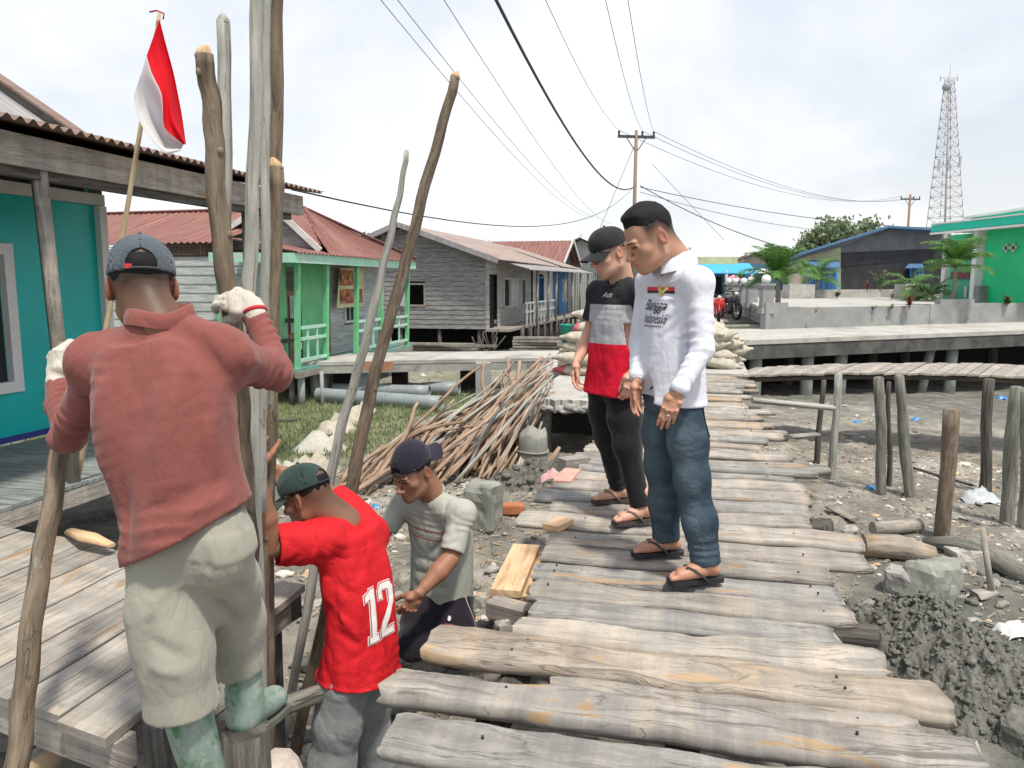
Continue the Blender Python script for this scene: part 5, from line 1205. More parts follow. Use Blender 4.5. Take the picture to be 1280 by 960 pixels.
# ---------------------------------------------------------------- weathered timber
W_GREY = wood('weathered_plank', (.20, .183, .162), (.285, .265, .238), (.365, .342, .31), warm=(.42, .31, .22), warmth=.64, crack=.6, gy=34, bands=7)
W_PALE = wood('bleached_plank', (.25, .23, .20), (.35, .325, .29), (.43, .405, .365), warm=(.46, .34, .235), warmth=.63, crack=.5, gy=30, bands=6)
W_BLUE = wood('grey_log_slab', (.18, .175, .163), (.26, .255, .242), (.345, .335, .315), warm=(.45, .33, .22), warmth=.63, crack=.65, gy=26, bands=8)
W_RING = wood('cracked_log', (.18, .17, .155), (.275, .262, .242), (.365, .35, .322), warm=(.42, .30, .18), warmth=.61, crack=.7, gy=20, gx=2.2, ring=1.6, bands=11)
W_WARM = wood('split_log', (.21, .172, .135), (.325, .285, .238), (.42, .378, .325), warm=(.50, .36, .23), warmth=.56, crack=.6, gy=26, bands=5)
W_DARK = wood('old_dark_timber', (.035, .032, .028), (.095, .088, .078), (.17, .16, .145), crack=.7)
W_POST = wood('mud_stained_post', (.09, .088, .075), (.20, .195, .17), (.31, .30, .265), crack=.8, gy=24, green=(.15, .18, .135))
W_BARK = wood('bark_pole', (.075, .056, .040), (.175, .138, .10), (.275, .225, .17), warm=(.40, .24, .14), warmth=.655, crack=.6, gy=26, gx=5, bark=(.33, .31, .27), barkat=.60)
W_PEEL = wood('peeled_grey_pole', (.20, .195, .175), (.37, .365, .335), (.50, .49, .45), crack=.55, gy=26, warm=(.42, .27, .16), warmth=.70, green=(.27, .30, .24))
W_CUT = wood('fresh_cut_wood', (.42, .25, .13), (.60, .42, .25), (.70, .53, .35), crack=.2)
W_NEW = wood('fresh_board', (.44, .27, .15), (.62, .43, .26), (.70, .53, .36), crack=.2, gy=24)
W_STICK2 = wood('brown_stick', (.14, .088, .06), (.27, .185, .13), (.40, .30, .23), crack=.4, gy=20, gx=4); W_STICK = wood('peeled_stick', (.19, .125, .088), (.36, .26, .19), (.50, .39, .305), warm=(.47, .27, .16), warmth=.66, crack=.4, gy=20, gx=4)
def t_at(u, s, z=0.0):
    k = (u-640)/FPX; h = H-z
    return (k*(s*CA*math.cos(PIT)+h*math.sin(PIT))-s*SA)/(CA+k*SA*math.cos(PIT))
def s_at(v, u=850, z=0.0):
    P = PZ(u, v, z); return to_st(P[0], P[1])[0]
def log_slab(m, s, w, tl, tr, z=0.0, th=.055, skew=0.0, seed=0, nseg=None, lump=.012, taper=(.9, .9), wav=.1):
    """split log lying across the boardwalk: top at z, ragged edges, uneven section"""
    r = np.random.RandomState(seed); L = tr-tl; n = nseg or max(14, int(L/.05)); K = 18; vs = []; uv = []; r0 = r.rand()*40
    base = fbm(np.linspace(0, 1, n+1)*4+seed*3.7, np.zeros(n+1)+seed*1.3)
    e1 = fbm(np.linspace(0, L, n+1)*5.5+seed*5.1, np.zeros(n+1)+2.2); e2 = fbm(np.linspace(0, L, n+1)*5.5+seed*2.9, np.zeros(n+1)+9.2)
    for i in range(n+1):
        f = i/n; t = tl+L*f; ed = min(f, 1-f)*n; tp = 1.0
        if i == 0: tp = taper[0]
        if i == n: tp = taper[1]
        for k in range(K):
            a = 2*math.pi*k/K; c, q = math.cos(a), math.sin(a)
            hw = w/2*(1+wav*(e1[i] if c > 0 else e2[i])); x = hw*math.copysign(abs(c)**.5, c)*tp
            y = th/2*math.copysign(abs(q)**(.42 if q > 0 else .8), q)*(tp if tp < 1 else 1)
            if q > 0: y *= 1+.18*base[i]
            vs.append((s+skew*(f-.5)*L+x, t+(.013*float(_LAT[k % 18, seed % 60, 3 if i else 9]) if i in (0, n) else 0), z-th/2+y))
        uv.append(t-tl)
    P = np.array(vs); W = P[:, 0]*SA+P[:, 1]*CA; Y = P[:, 0]*CA-P[:, 1]*SA
    nz = fbm(P[:, 1]*5+seed, P[:, 0]*22+seed*2, P[:, 2]*10, oct=4); P[:, 2] += lump*nz*(.4+.6*(P[:, 2] > z-th*.6)); 
    n2 = fbm(P[:, 1]*9+seed, P[:, 0]*9, P[:, 2]*9); W += .004*n2
    fs = []; us = []
    for i in range(n):
        for k in range(K):
            k2 = (k+1) % K; fs.append((i*K+k, i*K+k2, (i+1)*K+k2, (i+1)*K+k)); g = lambda ii, kk: (uv[ii]+r0, .5*w*math.cos(2*math.pi*min(kk, K-kk)/K)*-1+w+r0*.7+(.15 if kk > K/2 else 0))
            kk2 = k+1; us.append([g(i, k), g(i, kk2), g(i+1, kk2), g(i+1, k)])
    fs.append(tuple(range(K))); us.append([(r0, r0+.02*k) for k in range(K)]); fs.append(tuple(n*K+k for k in range(K))[::-1]); us.append([(r0, r0+.02*k) for k in range(K)])
    m.add(np.stack([W, Y, P[:, 2]], -1), fs, us); m.sm[-1] = m.sm[-2] = False
DECK = empty('boardwalk', S(6, 0, -.85)); tag(DECK, 'long boardwalk of weathered split logs laid side by side', 'boardwalk')
NAIL = plain('rusty_nail', (.05, .032, .024), .7)
def nails(m, s, tl, tr, z):
    m.m = 1
    for t in (-.58, .52):
        if tl+.05 < t < tr-.05:
            for q in ((-.035, .04), (.01,), (-.03,))[int(abs(s)*37) % 3]: m.lathe(S(s+q+RNG.uniform(-.012, .012), t+RNG.uniform(-.03, .03), z-.006), [(.0045, 0), (.0045, .0085), (.003, .0095)], 8)
    m.m = 0
rows = [  # v at top and bottom (measured where u = 850), left and right end in the photo, wood, height, kind
    (925, 985, 487, 1290, W_BLUE, -.012, 'near'), (872, 914, 484, 1226, W_RING, .004, 'near'), (846, 872, 690, 1150, W_GREY, -.035, 'thin'), (811, 851, 536, 1182, W_WARM, .004, 'near'), (786, 815, 646, 1106, W_PALE, .0, 'near'),
    (760, 788, 667, 1046, W_BLUE, .0, ''), (735, 761, 666, 1064, W_GREY, .0, ''), (711, 735, 668, 1052, W_BLUE, .0, ''), (690, 711, 680, 1036, W_GREY, .0, ''), (668, 690, 688, 1084, W_GREY, .0, ''), (648, 668, 650, 1076, W_PALE, .0, ''),
    (634, 648, 690, 1012, W_GREY, .0, ''), (618, 634, 672, 1012, W_BLUE, .0, ''), (605, 618, 694, 1012, W_GREY, .0, ''), (594, 605, 700, 1006, W_PALE, .0, '')]
dd = MB()
k = 0
log_slab(dd, 1.66, .24, t_at(560, 1.66), .95, 0.0, .08, 0, 77); dd.build('plank', W_GREY, DECK); dd = MB()
for v0, v1, uL, uR, mt, dz, kind in rows:
    s1, s0 = s_at(v0), s_at(v1); sm = (s0+s1)/2; w = s1-s0
    tl, tr = t_at(uL, sm), t_at(uR, sm)
    m = MB(); near = kind == 'near'
    log_slab(m, sm, w*(.96 if kind != 'thin' else 1.1)-(.008 if near else .028), tl, tr, dz+RNG.uniform(-.008, .006), .07 if near else .05, RNG.uniform(-.01, .01), 100+k, lump=.014 if near else .008, wav=.07 if near else .06, nseg=int((tr-tl)/.022) if near else int((tr-tl)/.035))
    nails(m, sm, tl, tr, dz); p = m.build('plank', [mt, NAIL], DECK); k += 1
s = s_at(592); kinds = [W_GREY, W_PALE, W_GREY, W_BLUE, W_PALE, W_WARM]
while s < 11.3:
    w = RNG.uniform(.15, .25); far = (s-4.5)/7; tl = -.78-RNG.uniform(-.06, .16)+(.10 if s < 5.6 else 0); tr = .74+RNG.uniform(-.16, .16)-.1*far
    if s > 8.15: tl = -.9
    m = MB(); log_slab(m, s+w/2, w-.046, tl, tr, RNG.uniform(-.016, .012), .05, RNG.uniform(-.02, .02), 200+k, lump=.007, nseg=30, wav=.085)
    nails(m, s+w/2, tl, tr, 0); m.build('plank', [kinds[RNG.randint(len(kinds))], NAIL], DECK); s += w; k += 1
for t in (-.58, .02, .52):
    m = MB(); m.tube([S(s, t+.02*math.sin(s*2), -.125) for s in np.linspace(1.2, 11.2, 22)], .055, 10, rough=.1); m.build('stringer', W_DARK, DECK)
for s in np.arange(1.9, 11, 1.55):
    for t in (-.55, .50):
        P = S(s, t); g = gh(P); m = MB(); m.tube([V(P[0], P[1], g-.2), V(P[0]+.02, P[1], -.1)], [.055, .05], 9, rough=.1); m.build('post', W_DARK, DECK)
    m = MB(); m.tube([S(s, -.75, -.235), S(s, .82, -.235)], .05, 9, rough=.1); m.build('crossbeam', W_DARK, DECK)
# stumps and odd timber ends along the right edge
def log_thing(name, pts, rad, mt, label, cat, group=None, rough=.12, n=12, ell=1.0, cut=None):
    m = MB(); m.tube(pts, rad, n, rough=rough, ell=ell); o = m.build(name, mt); return tag(o, label, cat, group)
def post(name, u, v, utop, vtop, r, mt, label, cat='post', z0=-.85, lean=0.0, group=None, cutmat=None, knob=0):
    """upright from its foot at pixel (u, v) on the mud to a head seen at (utop, vtop)"""
    P = pix_ground(u, v, z0); Q = PY(utop, vtop, P[1]+lean); n = max(4, int((Q[2]-P[2])/.14)); pts = []
    for i in range(n+1):
        f = i/n; pts.append(lerp(P-V(0, 0, .15), Q, f)+V(.012*math.sin(f*5+u), .01*math.cos(f*4+v), 0)*math.sin(f*math.pi))
    rad = [r*(1.06-.14*i/n) for i in range(n+1)]; 
    m = MB(); m.tube(pts+[pts[-1]+(pts[-1]-pts[-2])*.06], rad+[r*.55], 12, rough=.14)
    return tag(m.build(name, mt), label, cat, group)
post('wooden_post', 1178, 674, 1190, 512, .065, W_BARK, 'thick dark brown post stub with a fresh split top, standing alone in the mud', lean=0)
post('wooden_post', 1104, 616, 1098, 472, .052, W_POST, 'mossy grey post under the plank bridge, upright beside a thin dark pole', lean=0)
post('wooden_post', 1140, 618, 1124, 470, .052, W_POST, 'mossy grey post under the plank bridge, leaning to the left', lean=0)
post('wooden_post', 1112, 606, 1111, 478, .026, W_DARK, 'thin dark pole between the two mossy posts under the plank bridge', lean=0)
post('wooden_post', 1040, 598, 1048, 468, .045, W_PEEL, 'curved pale grey post next to the jutting grey board', lean=0)
post('wooden_post', 1020, 580, 1030, 476, .034, W_DARK, 'slim dark post just behind the jutting grey board', lean=0)
post('wooden_post', 1232, 614, 1236, 474, .058, W_DARK, 'straight dark post under the right end of the plank bridge', lean=0)
post('wooden_post', 1258, 654, 1271, 484, .062, W_POST, 'pale green grey post leaning right near the picture edge', lean=0)
post('wooden_post', 1281, 660, 1284, 490, .05, W_POST, 'post cut off by the right picture edge', lean=0)
post('wooden_stump', 1030, 676, 1029, 652, .10, W_DARK, 'short black stump beside the right edge of the boardwalk', 'stump', z0=-.4)
log_thing('loose_board', [PY(940, 500, 8.35), PY(1042, 510, 8.3)], .07, W_PEEL, 'grey board jutting out from the boardwalk towards the curved post', 'board', ell=.45)
log_thing('loose_board', [PY(985, 546, 6.3), PY(1020, 543, 6.5)], .05, W_GREY, 'short pale board end sticking out halfway along the boardwalk', 'board', ell=.35)
log_thing('loose_board', [PY(992, 590, 5.6), PY(1032, 588, 5.7)], .065, W_POST, 'stubby squared timber end poking out above a small peg', 'board', ell=.6)
log_thing('fallen_log', [pix_ground(1078, 700)+V(0, 0, .12), pix_ground(1120, 700)+V(0, 0, .11), pix_ground(1166, 706)+V(0, 0, .08)], [.09, .1, .07], W_WARM, 'split log with a torn orange end beside the boardwalk', 'log')
log_thing('fallen_log', [pix_ground(1090, 672)+V(0, 0, .08), pix_ground(1150, 664)+V(0, 0, .06)], [.06, .05], W_PALE, 'pale wood offcut lying on the mud behind the split log', 'log')
log_thing('fallen_log', [pix_ground(1156, 684)+V(0, 0, .04), pix_ground(1195, 690)+V(0, 0, .06), pix_ground(1240, 706)+V(0, 0, .06), pix_ground(1290, 734)+V(0, 0, .06)], [.05, .075, .075, .08], W_POST, 'long grey log lying in the mud at the right', 'log')
log_thing('wooden_stick', [pix_ground(1232, 832)+V(0, 0, .03), pix_ground(1285, 852)+V(0, 0, .03)], .02, W_BARK, 'thin brown stick on the mud past the dark heap', 'stick')
log_thing('wooden_stick', [pix_ground(1142, 588)+V(0, 0, .03), pix_ground(1215, 610)+V(0, 0, .03)], .015, W_DARK, 'dark rod on the mud between the posts', 'stick')
log_thing('wooden_chip', [pix_ground(1180, 786)+V(0, 0, .04), pix_ground(1222, 782)+V(0, 0, .04)], .035, W_PALE, 'pale flat chip of wood above the dark mud heap', 'wood chip', ell=.3)
log_thing('wooden_chip', [pix_ground(1036, 640)+V(0, 0, .05), pix_ground(1068, 656)+V(0, 0, .05)], .05, W_WARM, 'light torn slab of wood lying behind the black stump', 'wood chip', ell=.3)
P = pix_ground(1240, 746); m = MB(); m.tube([P, PY(1228, 660, P[1]+.06)], [.022, .020], 9, rough=.05); o = m.build('digging_stick', W_PALE); tag(o, 'pale round stick standing upright in the mud with a flat foot', 'stick')
m = MB(); m.box(P+V(-.05, 0, .02), (V(1, .2, 0), V(-.2, 1, 0), UP), (.085, .04, .02), jit=.012); m.build('foot_block', W_PALE, o)
def block(name, c, half, rot, mt, label, cat, jit=.012, tilt=0.0):
    ca, sa = math.cos(rot), math.sin(rot); m = MB(); bm = bmesh.new(); bmesh.ops.create_cube(bm, size=2); bmesh.ops.subdivide_edges(bm, edges=bm.edges, cuts=5, use_grid_fill=True)
    vs = np.array([v.co[:] for v in bm.verts]); fs = [[l.index for l in f.verts] for f in bm.faces]; bm.free()
    q = np.sign(vs)*np.abs(vs)**1.0; rr = (np.abs(q)**9).sum(1)**(1/9); vs = q/rr[:, None]; vs = vs*np.asarray(half)
    n = fbm(vs[:, 0]*9+c[0]*7, vs[:, 1]*9+c[1], vs[:, 2]*9); vs = vs*(1+0*n[:, None])+unit(vs[0])*0+n[:, None]*jit*np.sign(vs)
    vs[:, 0] += vs[:, 2]*tilt; vs = vs@np.array([[ca, sa, 0], [-sa, ca, 0], [0, 0, 1]]); m.smooth = False; m.add(vs+np.asarray(c), fs); return tag(m.build(name, mt), label, cat)
CONC = mottled('old_concrete', (.27, .27, .255), (.40, .395, .37), 5, .9, .5, .008, c3=(.20, .205, .19)); CONC_G = mottled('mossy_concrete', (.20, .215, .185), (.31, .315, .28), 6, .9, .5, .008, c3=(.36, .355, .33)); CONC_L = mottled('pale_concrete', (.36, .35, .325), (.47, .46, .43), 3, .9, .35, .006, c3=(.29, .28, .26))
P = pix_ground(1160, 745); block('concrete_chunk', P+V(0, .0, .09), (.17, .14, .15), .4, CONC_G, 'broken slab of green grey concrete half sunk in the mud', 'concrete chunk', .03, .5)
P = pix_ground(1122, 735); block('concrete_chunk', P+V(0, 0, .05), (.09, .08, .08), .9, CONC, 'small dusty concrete lump beside the boardwalk edge', 'concrete chunk', .03)
P = pix_ground(1200, 712); block('concrete_chunk', P+V(0, 0, .06), (.08, .09, .09), .2, ST1, 'knobbly pale rubble lump below the long grey log', 'concrete chunk', .04)
P = pix_ground(1270, 935); block('concrete_chunk', P+V(.06, 0, .03), (.12, .11, .10), .6, CL1, 'dark rock at the bottom right corner', 'rock', .02)
P = pix_ground(606, 658); block('concrete_stub', PY(605, 632, P[1])+V(0, 0, -.02), (.125, .10, .20), -.5, CONC_G, 'broken square concrete pile stub with a mossy face', 'concrete stub', .018)
P = pix_ground(640, 640); block('fired_brick', P+V(0, 0, .03), (.10, .06, .04), .1, mottled('orange_brick', (.36, .13, .055), (.46, .19, .085), 12, .9, .4), 'orange brick lying next to the mossy concrete stub', 'brick', .004)
P = pix_ground(666, 587); m = MB(); m.lathe(V(P[0], P[1], P[2]-.2), [(.155, 0), (.155, .25), (.15, .45), (.145, .56), (.13, .6), (.09, .58), (.05, .62)], 20); o = m.build('concrete_pile', CONC_G); tag(o, 'round broken concrete pile head standing before the raised slab', 'concrete pile')
for i in range(len(o.data.vertices)):
    c = o.data.vertices[i].co
    if c.z > .5: c.z += float(noise3(np.array([c.x*20]), np.array([c.y*20]), np.array([0.]))[0])*.06
m = MB(); m.tube([V(P[0], P[1], P[2]+.2)+.158*V(math.cos(a), math.sin(a), .03*math.sin(2*a)) for a in np.linspace(0, 6.283, 24)], .009, 6, cap=False); m.build('rope', plain('old_rope', (.32, .30, .25), .9), o)
# ---------------------------------------------------------------- concrete walkway that the logs replace
m = MB(); N = 40; edge = []
for i in range(N+1): edge.append((-1.85+.97*i/N, 8.30+.07*float(fbm(np.array([i*.35]), np.array([1.]))[0])))
poly = [S(s, t, 0.012) for t, s in edge]+[S(10.9, -.88, .012), S(10.9, -1.85, .012)]
m.prism(poly[::-1], V(0, 0, -.14)); SL = m.build('raised_slab', CONC_L); tag(SL, 'pale concrete walkway slab ending in a broken edge', 'slab')
m = MB(); r = np.random.RandomState(2)
for i in range(26):
    t = -1.83+.95*i/26; bl = [S(8.27+.04*r.rand(), t, -.06-.06*r.rand())]; m.ball(bl[0], (.05+.03*r.rand(), .05, .025+.02*r.rand()), 9, 6, .5)
m.build('broken_edge', CONC, SL)
for t in (-1.68, -.98):
    for s in (8.5, 10.4):
        m = MB(); P = S(s, t); m.box(V(P[0], P[1], (gh(P)-.3-.13)/2), (DV, RV, UP), (.09, .09, (.3-.13-gh(P))/2)); m.build('support_pile', CONC, SL)
m = MB(); m.box(S(9.6, -1.36, -.55), (DV, RV, UP), (.02, .5, .4)); m.build('dark_backing', W_DARK, SL)
m = MB(); m.prism([S(11.35, -2.3, .01), S(11.35, .78, .01), S(48, 1.2, .01), S(48, -3.2, .01)], V(0, 0, -.16)); struct(m.build('path', CONC_L))
# ---------------------------------------------------------------- left jetty
A0, A1, A2, A3 = PZ(372, 453, 0), PZ(692, 447, 0), PZ(700, 438, 0), PZ(440, 441, 0)
m = MB(); m.prism([A0, A1, A2, A3], V(0, 0, -.06)); J_ = m.build('concrete_jetty', CONC_L); tag(J_, 'concrete footbridge running left to the green house', 'footbridge')
m = MB(); m.beam(A0+V(0, .06, -.13), A1+V(0, .06, -.13), .1, .14); m.build('side_beam', CONC, J_)
for u, r_ in ((458, .0), (604, 0), (398, 0)):
    P = PY(u, 465, 13.0); m = MB(); m.box(V(P[0], P[1]+.1, -.45), (V(1, 0, 0), V(0, 1, 0), UP), (.13, .12, .4)); m.build('pile', mottled('grey_blue_concrete', (.27, .29, .29), (.36, .38, .375), 5, .9, .3), J_)
for u in (685, 585, 500, 430):
    P = PY(u, 465, 14.2); m = MB(); m.box(V(P[0], P[1], -.45), (V(1, 0, 0), V(0, 1, 0), UP), (.14, .12, .4)); m.build('pile', W_DARK, J_)
m = MB(); m.beam(PY(640, 492, 14.1), PY(676, 468, 14.1), .08, .1); m.build('brace', W_DARK, J_)
m = MB(); m.beam(PY(455, 457.5, 12.75), PY(492, 457.5, 12.85), .03, .14); tag(m.build('brown_plank', mottled('rust_plank', (.30, .15, .085), (.40, .22, .13), 9, .8, .3)), 'reddish brown plank fixed to the side of the footbridge', 'plank')
# fresh boards stacked beside the boardwalk
def board(name, p, q, w, h, mt, label=None, cat=None, group=None):
    m = MB(); m.beam(p, q, w, h, jit=.002); o = m.build(name, mt)
    if label: tag(o, label, cat, group)
    return o
pa, pb = PZ(632, 742, -.12), PZ(658, 684, -.12)
board('new_board', pa, pb, .145, .035, W_NEW, 'top fresh sawn board lying beside the boardwalk', 'board')
board('new_board', pa+V(.085, .02, -.04), pb+V(.085, .05, -.04), .12, .035, W_NEW, 'second fresh sawn board tucked under the top one', 'board')
board('new_board', pa+V(.03, .04, -.08), pb+V(.05, .03, -.08), .14, .035, W_WARM, 'lowest of the stacked sawn boards, darker than those above', 'board')
board('timber_block', PZ(614, 757, -.16), PZ(662, 770, -.16), .09, .07, W_GREY, 'short grey timber block under the end of the sawn boards', 'timber block')
P = PZ(640, 785, -.25); block('field_stone', P, (.075, .06, .06), .3, ST1, 'rounded pale stone below the grey timber block', 'stone', .02)
board('offcut', PZ(688, 660, .01), PZ(708, 650, .01), .10, .03, W_NEW, 'small fresh yellow offcut at the left edge of the boardwalk', 'offcut')
board('offcut', PZ(702, 604, .0), PZ(716, 588, .0), .12, .03, mottled('pink_board', (.48, .27, .22), (.56, .36, .29), 9, .9, .2), 'pinkish board offcut at the left edge of the boardwalk', 'offcut')
board('squared_timber', PZ(702, 582, -.02), PZ(733, 578, -.02), .12, .1, W_GREY, 'squared grey timber end left of the men on the boardwalk', 'timber')
# ---------------------------------------------------------------- plank bridge on the right
BR = empty('plank_bridge', PZ(1100, 467, -.9)); tag(BR, 'narrow bridge of short grey planks curving off to the right', 'bridge')
a, b = PZ(915, 470, -.0), PZ(1330, 474, 0); a2, b2 = PZ(930, 459, 0), PZ(1330, 459, 0); n_ = 28
for i in range(n_):
    f0, f1 = i/n_, (i+.93)/n_; c = lambda f: V(0, 0, .07*math.sin(f*math.pi))
    p = [lerp(a, b, f0)+c(f0), lerp(a, b, f1)+c(f1), lerp(a2, b2, f1+.035)+c(f1), lerp(a2, b2, f0+.035)+c(f0)]
    p = [q+V(0, 0, RNG.uniform(-.012, .012)) for q in p]; m = MB(); m.prism(p, V(0, 0, -.028)); m.build('plank', [W_GREY, W_PALE][i % 2], BR)
for aa, bb in ((lerp(a, a2, .15), lerp(b, b2, .15)), (lerp(a, a2, .85), lerp(b, b2, .85))):
    m = MB(); m.tube([lerp(aa, bb, f)+V(0, 0, -.075+.07*math.sin(f*math.pi)) for f in np.linspace(0, 1, 14)], .045, 9, rough=.1); m.build('bearer', W_DARK, BR)
# ---------------------------------------------------------------- painted walls, roofs, boards
def corr(m, p00, p10, p01, p11, pitch=.076, amp=.012, nv=2, sag=.0, thick=None, seed=0):
    """corrugated sheet: ridges run from edge p00-p10 to edge p01-p11; waves across"""
    p00, p10, p01, p11 = [np.asarray(p, float) for p in (p00, p10, p01, p11)]; W = np.linalg.norm(p10-p00); N = max(6, int(W/pitch*6)); nr = unit(np.cross(p10-p00, p01-p00)); nr = nr if nr[2] > 0 else -nr
    P = []
    for i in range(N+1):
        f = i/N; a, b = lerp(p00, p10, f), lerp(p01, p11, f); w = amp*math.cos(2*math.pi*f*W/pitch)
        e = .02*float(noise3(np.array([f*W*1.3+seed]), np.array([seed*2.1]), np.array([0.]))[0])
        P.append([lerp(a, b, j/nv)+nr*(w-sag*math.sin(math.pi*j/nv))+(a-b)/np.linalg.norm(a-b)*(e if j == 0 else 0) for j in range(nv+1)])
    m.sheet(P)
def rust_roof(name, c1, c2, rust, rustat=.5, streak=14):
    if name in _M: return _M[name]
    n = NT(name); uv = n.new('ShaderNodeUVMap').outputs['UV']; mp = n.new('ShaderNodeMapping'); mp.inputs['Scale'].default_value = (6, .7, 1); n.link(uv, mp.inputs['Vector'])
    a = n.noise(mp.outputs['Vector'], 1.5, 6, .65, .3); b = n.noise(n.coord('Object'), 2.0, 6, .65)
    col = n.ramp(a, [(.3, c1), (.65, c2)]); mp2 = n.new('ShaderNodeMapping'); mp2.inputs['Scale'].default_value = (streak, .25, 1); n.link(uv, mp2.inputs['Vector'])
    st = n.noise(mp2.outputs['Vector'], 1, 4, .6); col = n.mix(n.math('MULTIPLY', n.ramp(st, [(.55, 0), (.66, 1)]), .55), col, rust)
    col = n.mix(n.math('MULTIPLY', n.ramp(b, [(rustat, 0), (rustat+.1, 1)]), .8), col, tuple(q*.6 for q in rust)); n.bump(a, .2, .004); n.b.inputs['Metallic'].default_value = .1
    _M[name] = n.out(col, .6, .35); return _M[name]
RF_RED = rust_roof('red_iron_roof', (.165, .066, .058), (.26, .12, .105), (.36, .23, .15), .56); RF_GREY = rust_roof('galvanised_roof', (.22, .225, .235), (.33, .335, .34), (.27, .15, .10), .6); RF_RUST = rust_roof('brown_iron_roof', (.15, .10, .085), (.25, .175, .15), (.33, .20, .13), .55)
RF_PALE = rust_roof('faded_pink_roof', (.27, .215, .195), (.38, .315, .285), (.36, .20, .145), .55)
def clap(m, o, du, W, z0, z1, nr, openings=(), bh=.14, lip=.010, seed=0, gap=.0):
    """horizontal boards on a wall: o origin, du direction, openings (u0, u1, z0, z1) left open; nr outward"""
    r = np.random.RandomState(seed); n = max(1, round((z1-z0)/bh)); bh = (z1-z0)/n; o = np.asarray(o, float); du = unit(du); nr = unit(nr)
    for i in range(n):
        a, b = z0+i*bh, z0+(i+1)*bh; zc = (a+b)/2; segs = [(0, W)]
        for u0, u1, q0, q1 in openings:
            if q0 < zc < q1: segs = [s for x, y in segs for s in ((x, min(y, u0)), (max(x, u1), y)) if s[1]-s[0] > .01]
        for x, y in segs:
            j = r.uniform(-.5, .5)*gap; P = lambda u, z, off: o+du*u+V(0, 0, z)+nr*off; r0 = r.rand()*30
            vs = [P(x, a, lip+j*.3), P(y, a, lip+j*.3), P(y, b-gap*.4, 0), P(x, b-gap*.4, 0), P(x, a, -.012), P(y, a, -.012), P(x, b, -.012), P(y, b, -.012)]
            fs = [(0, 1, 2, 3), (0, 4, 5, 1), (4, 6, 7, 5)]; us = [[(r0+x, r0), (r0+y, r0), (r0+y, r0+bh), (r0+x, r0+bh)], [(r0, r0), (r0, r0+.02), (r0+y-x, r0+.02), (r0+y-x, r0)], [(r0, r0), (r0, r0+bh), (r0+y-x, r0+bh), (r0+y-x, r0)]]
            m.add(vs, fs, us, False)
def window(par, o, du, nr, u0, u1, z0, z1, frame_m, glass_m=None, bars=1, w=.06, dep=.05, shutter=None):
    P = lambda u, z, off=0: np.asarray(o)+unit(du)*u+V(0, 0, z)+unit(nr)*off
    m = MB()
    for a, b in (((u0, z0), (u1, z0)), ((u0, z1), (u1, z1))): m.beam(P(a[0]-w, a[1], .012), P(b[0]+w, b[1], .012), dep, w)
    for u in (u0, u1): m.beam(P(u-(w/2 if u == u0 else -w/2)+(0), z0+w/2, .010), P(u-(w/2 if u == u0 else -w/2), z1-w/2, .010), w, dep, up=unit(nr))
    for i in range(1, bars): u = u0+(u1-u0)*i/bars; m.beam(P(u, z0, -.01), P(u, z1, -.01), w*.5, dep*.5, up=unit(nr))
    f = m.build('window', frame_m, par)
    if glass_m is not None: m = MB(); m.prism([P(u0, z0, -.03), P(u1, z0, -.03), P(u1, z1, -.03), P(u0, z1, -.03)], unit(nr)*-.01); m.build('pane', glass_m, f)
    return f
def pmesh(name, mt, par, fn): m = MB(); fn(m); return m.build(name, mt, par)
DARKSHADE = plain('dark_shade', (.012, .012, .013), .9); GLASS = plain('dark_glass', (.02, .025, .03), .12, .6)  # near-black colour stands for the shade inside rooms and under floors
# painted boards: old paint with wear
def old_paint(name, c, worn, at=.62, sc=5, rough=.6, spec=.3): return mottled(name, tuple(q*.88 for q in c), tuple(min(1, q*1.08) for q in c), sc, rough, .2, .004, c3=None, spec=spec) if worn is None else mottled(name, tuple(q*.88 for q in c), tuple(min(1, q*1.08) for q in c), sc, rough, .25, .004, c3=worn, spec=spec)
TEAL = old_paint('teal_paint', (.0, .45, .43), (.0, .38, .37), sc=1.2, rough=.35, spec=.45); WHITEP = old_paint('white_paint', (.62, .62, .60), (.45, .43, .38)); GRN = old_paint('mint_paint', (.15, .50, .24), (.25, .46, .31), sc=4); GRN_L = old_paint('pale_mint_paint', (.36, .64, .50), (.46, .60, .52)); W_GREYWALL = wood('grey_wall_board', (.10, .10, .10), (.235, .235, .23), (.36, .355, .345), crack=.7, gy=32); W_PALEWALL = wood('whitewashed_board', (.30, .315, .315), (.46, .475, .475), (.58, .59, .58), crack=.5, gy=30)
# ---------------------------------------------------------------- plank platform at the left front
PF = empty('plank_platform', S(2.3, -2.4, -.6)); tag(PF, 'low platform of broad grey boards with a thick edge beam', 'platform')
near = lambda t: S(1.74+(-1.61-t)*.20, t, .0); farp = lambda t: S(2.86+(-1.61-t)*.18, t, .0)
ts = [-1.61, -1.83, -2.06, -2.28, -2.52, -2.74, -2.98, -3.2, -3.45, -3.68]
for i in range(len(ts)-1):
    a, b = ts[i]-.006, ts[i+1]+.006; ra, rb = RNG.uniform(-.02, .02, 2); m = MB()
    far_s = .0 if i else 0; P = [near(a)-DV*(.03+ra), near(b)-DV*(.03+ra), farp(b)+DV*rb, farp(a)+DV*rb]
    nseg = 8; G = []
    for k in range(nseg+1):
        f = k/nseg; G.append([lerp(P[0], P[3], f)+V(0, 0, .003*math.sin(k*1.7+i)), lerp(P[1], P[2], f)+V(0, 0, .003*math.sin(k*1.3+i*2))])
    m.sheet(G, .03, V(0, 0, -1)); m.smooth = False; o = m.build('board', [W_PALE, W_PALE, W_GREY][i % 3], PF)
    if i in (1, 4): pass
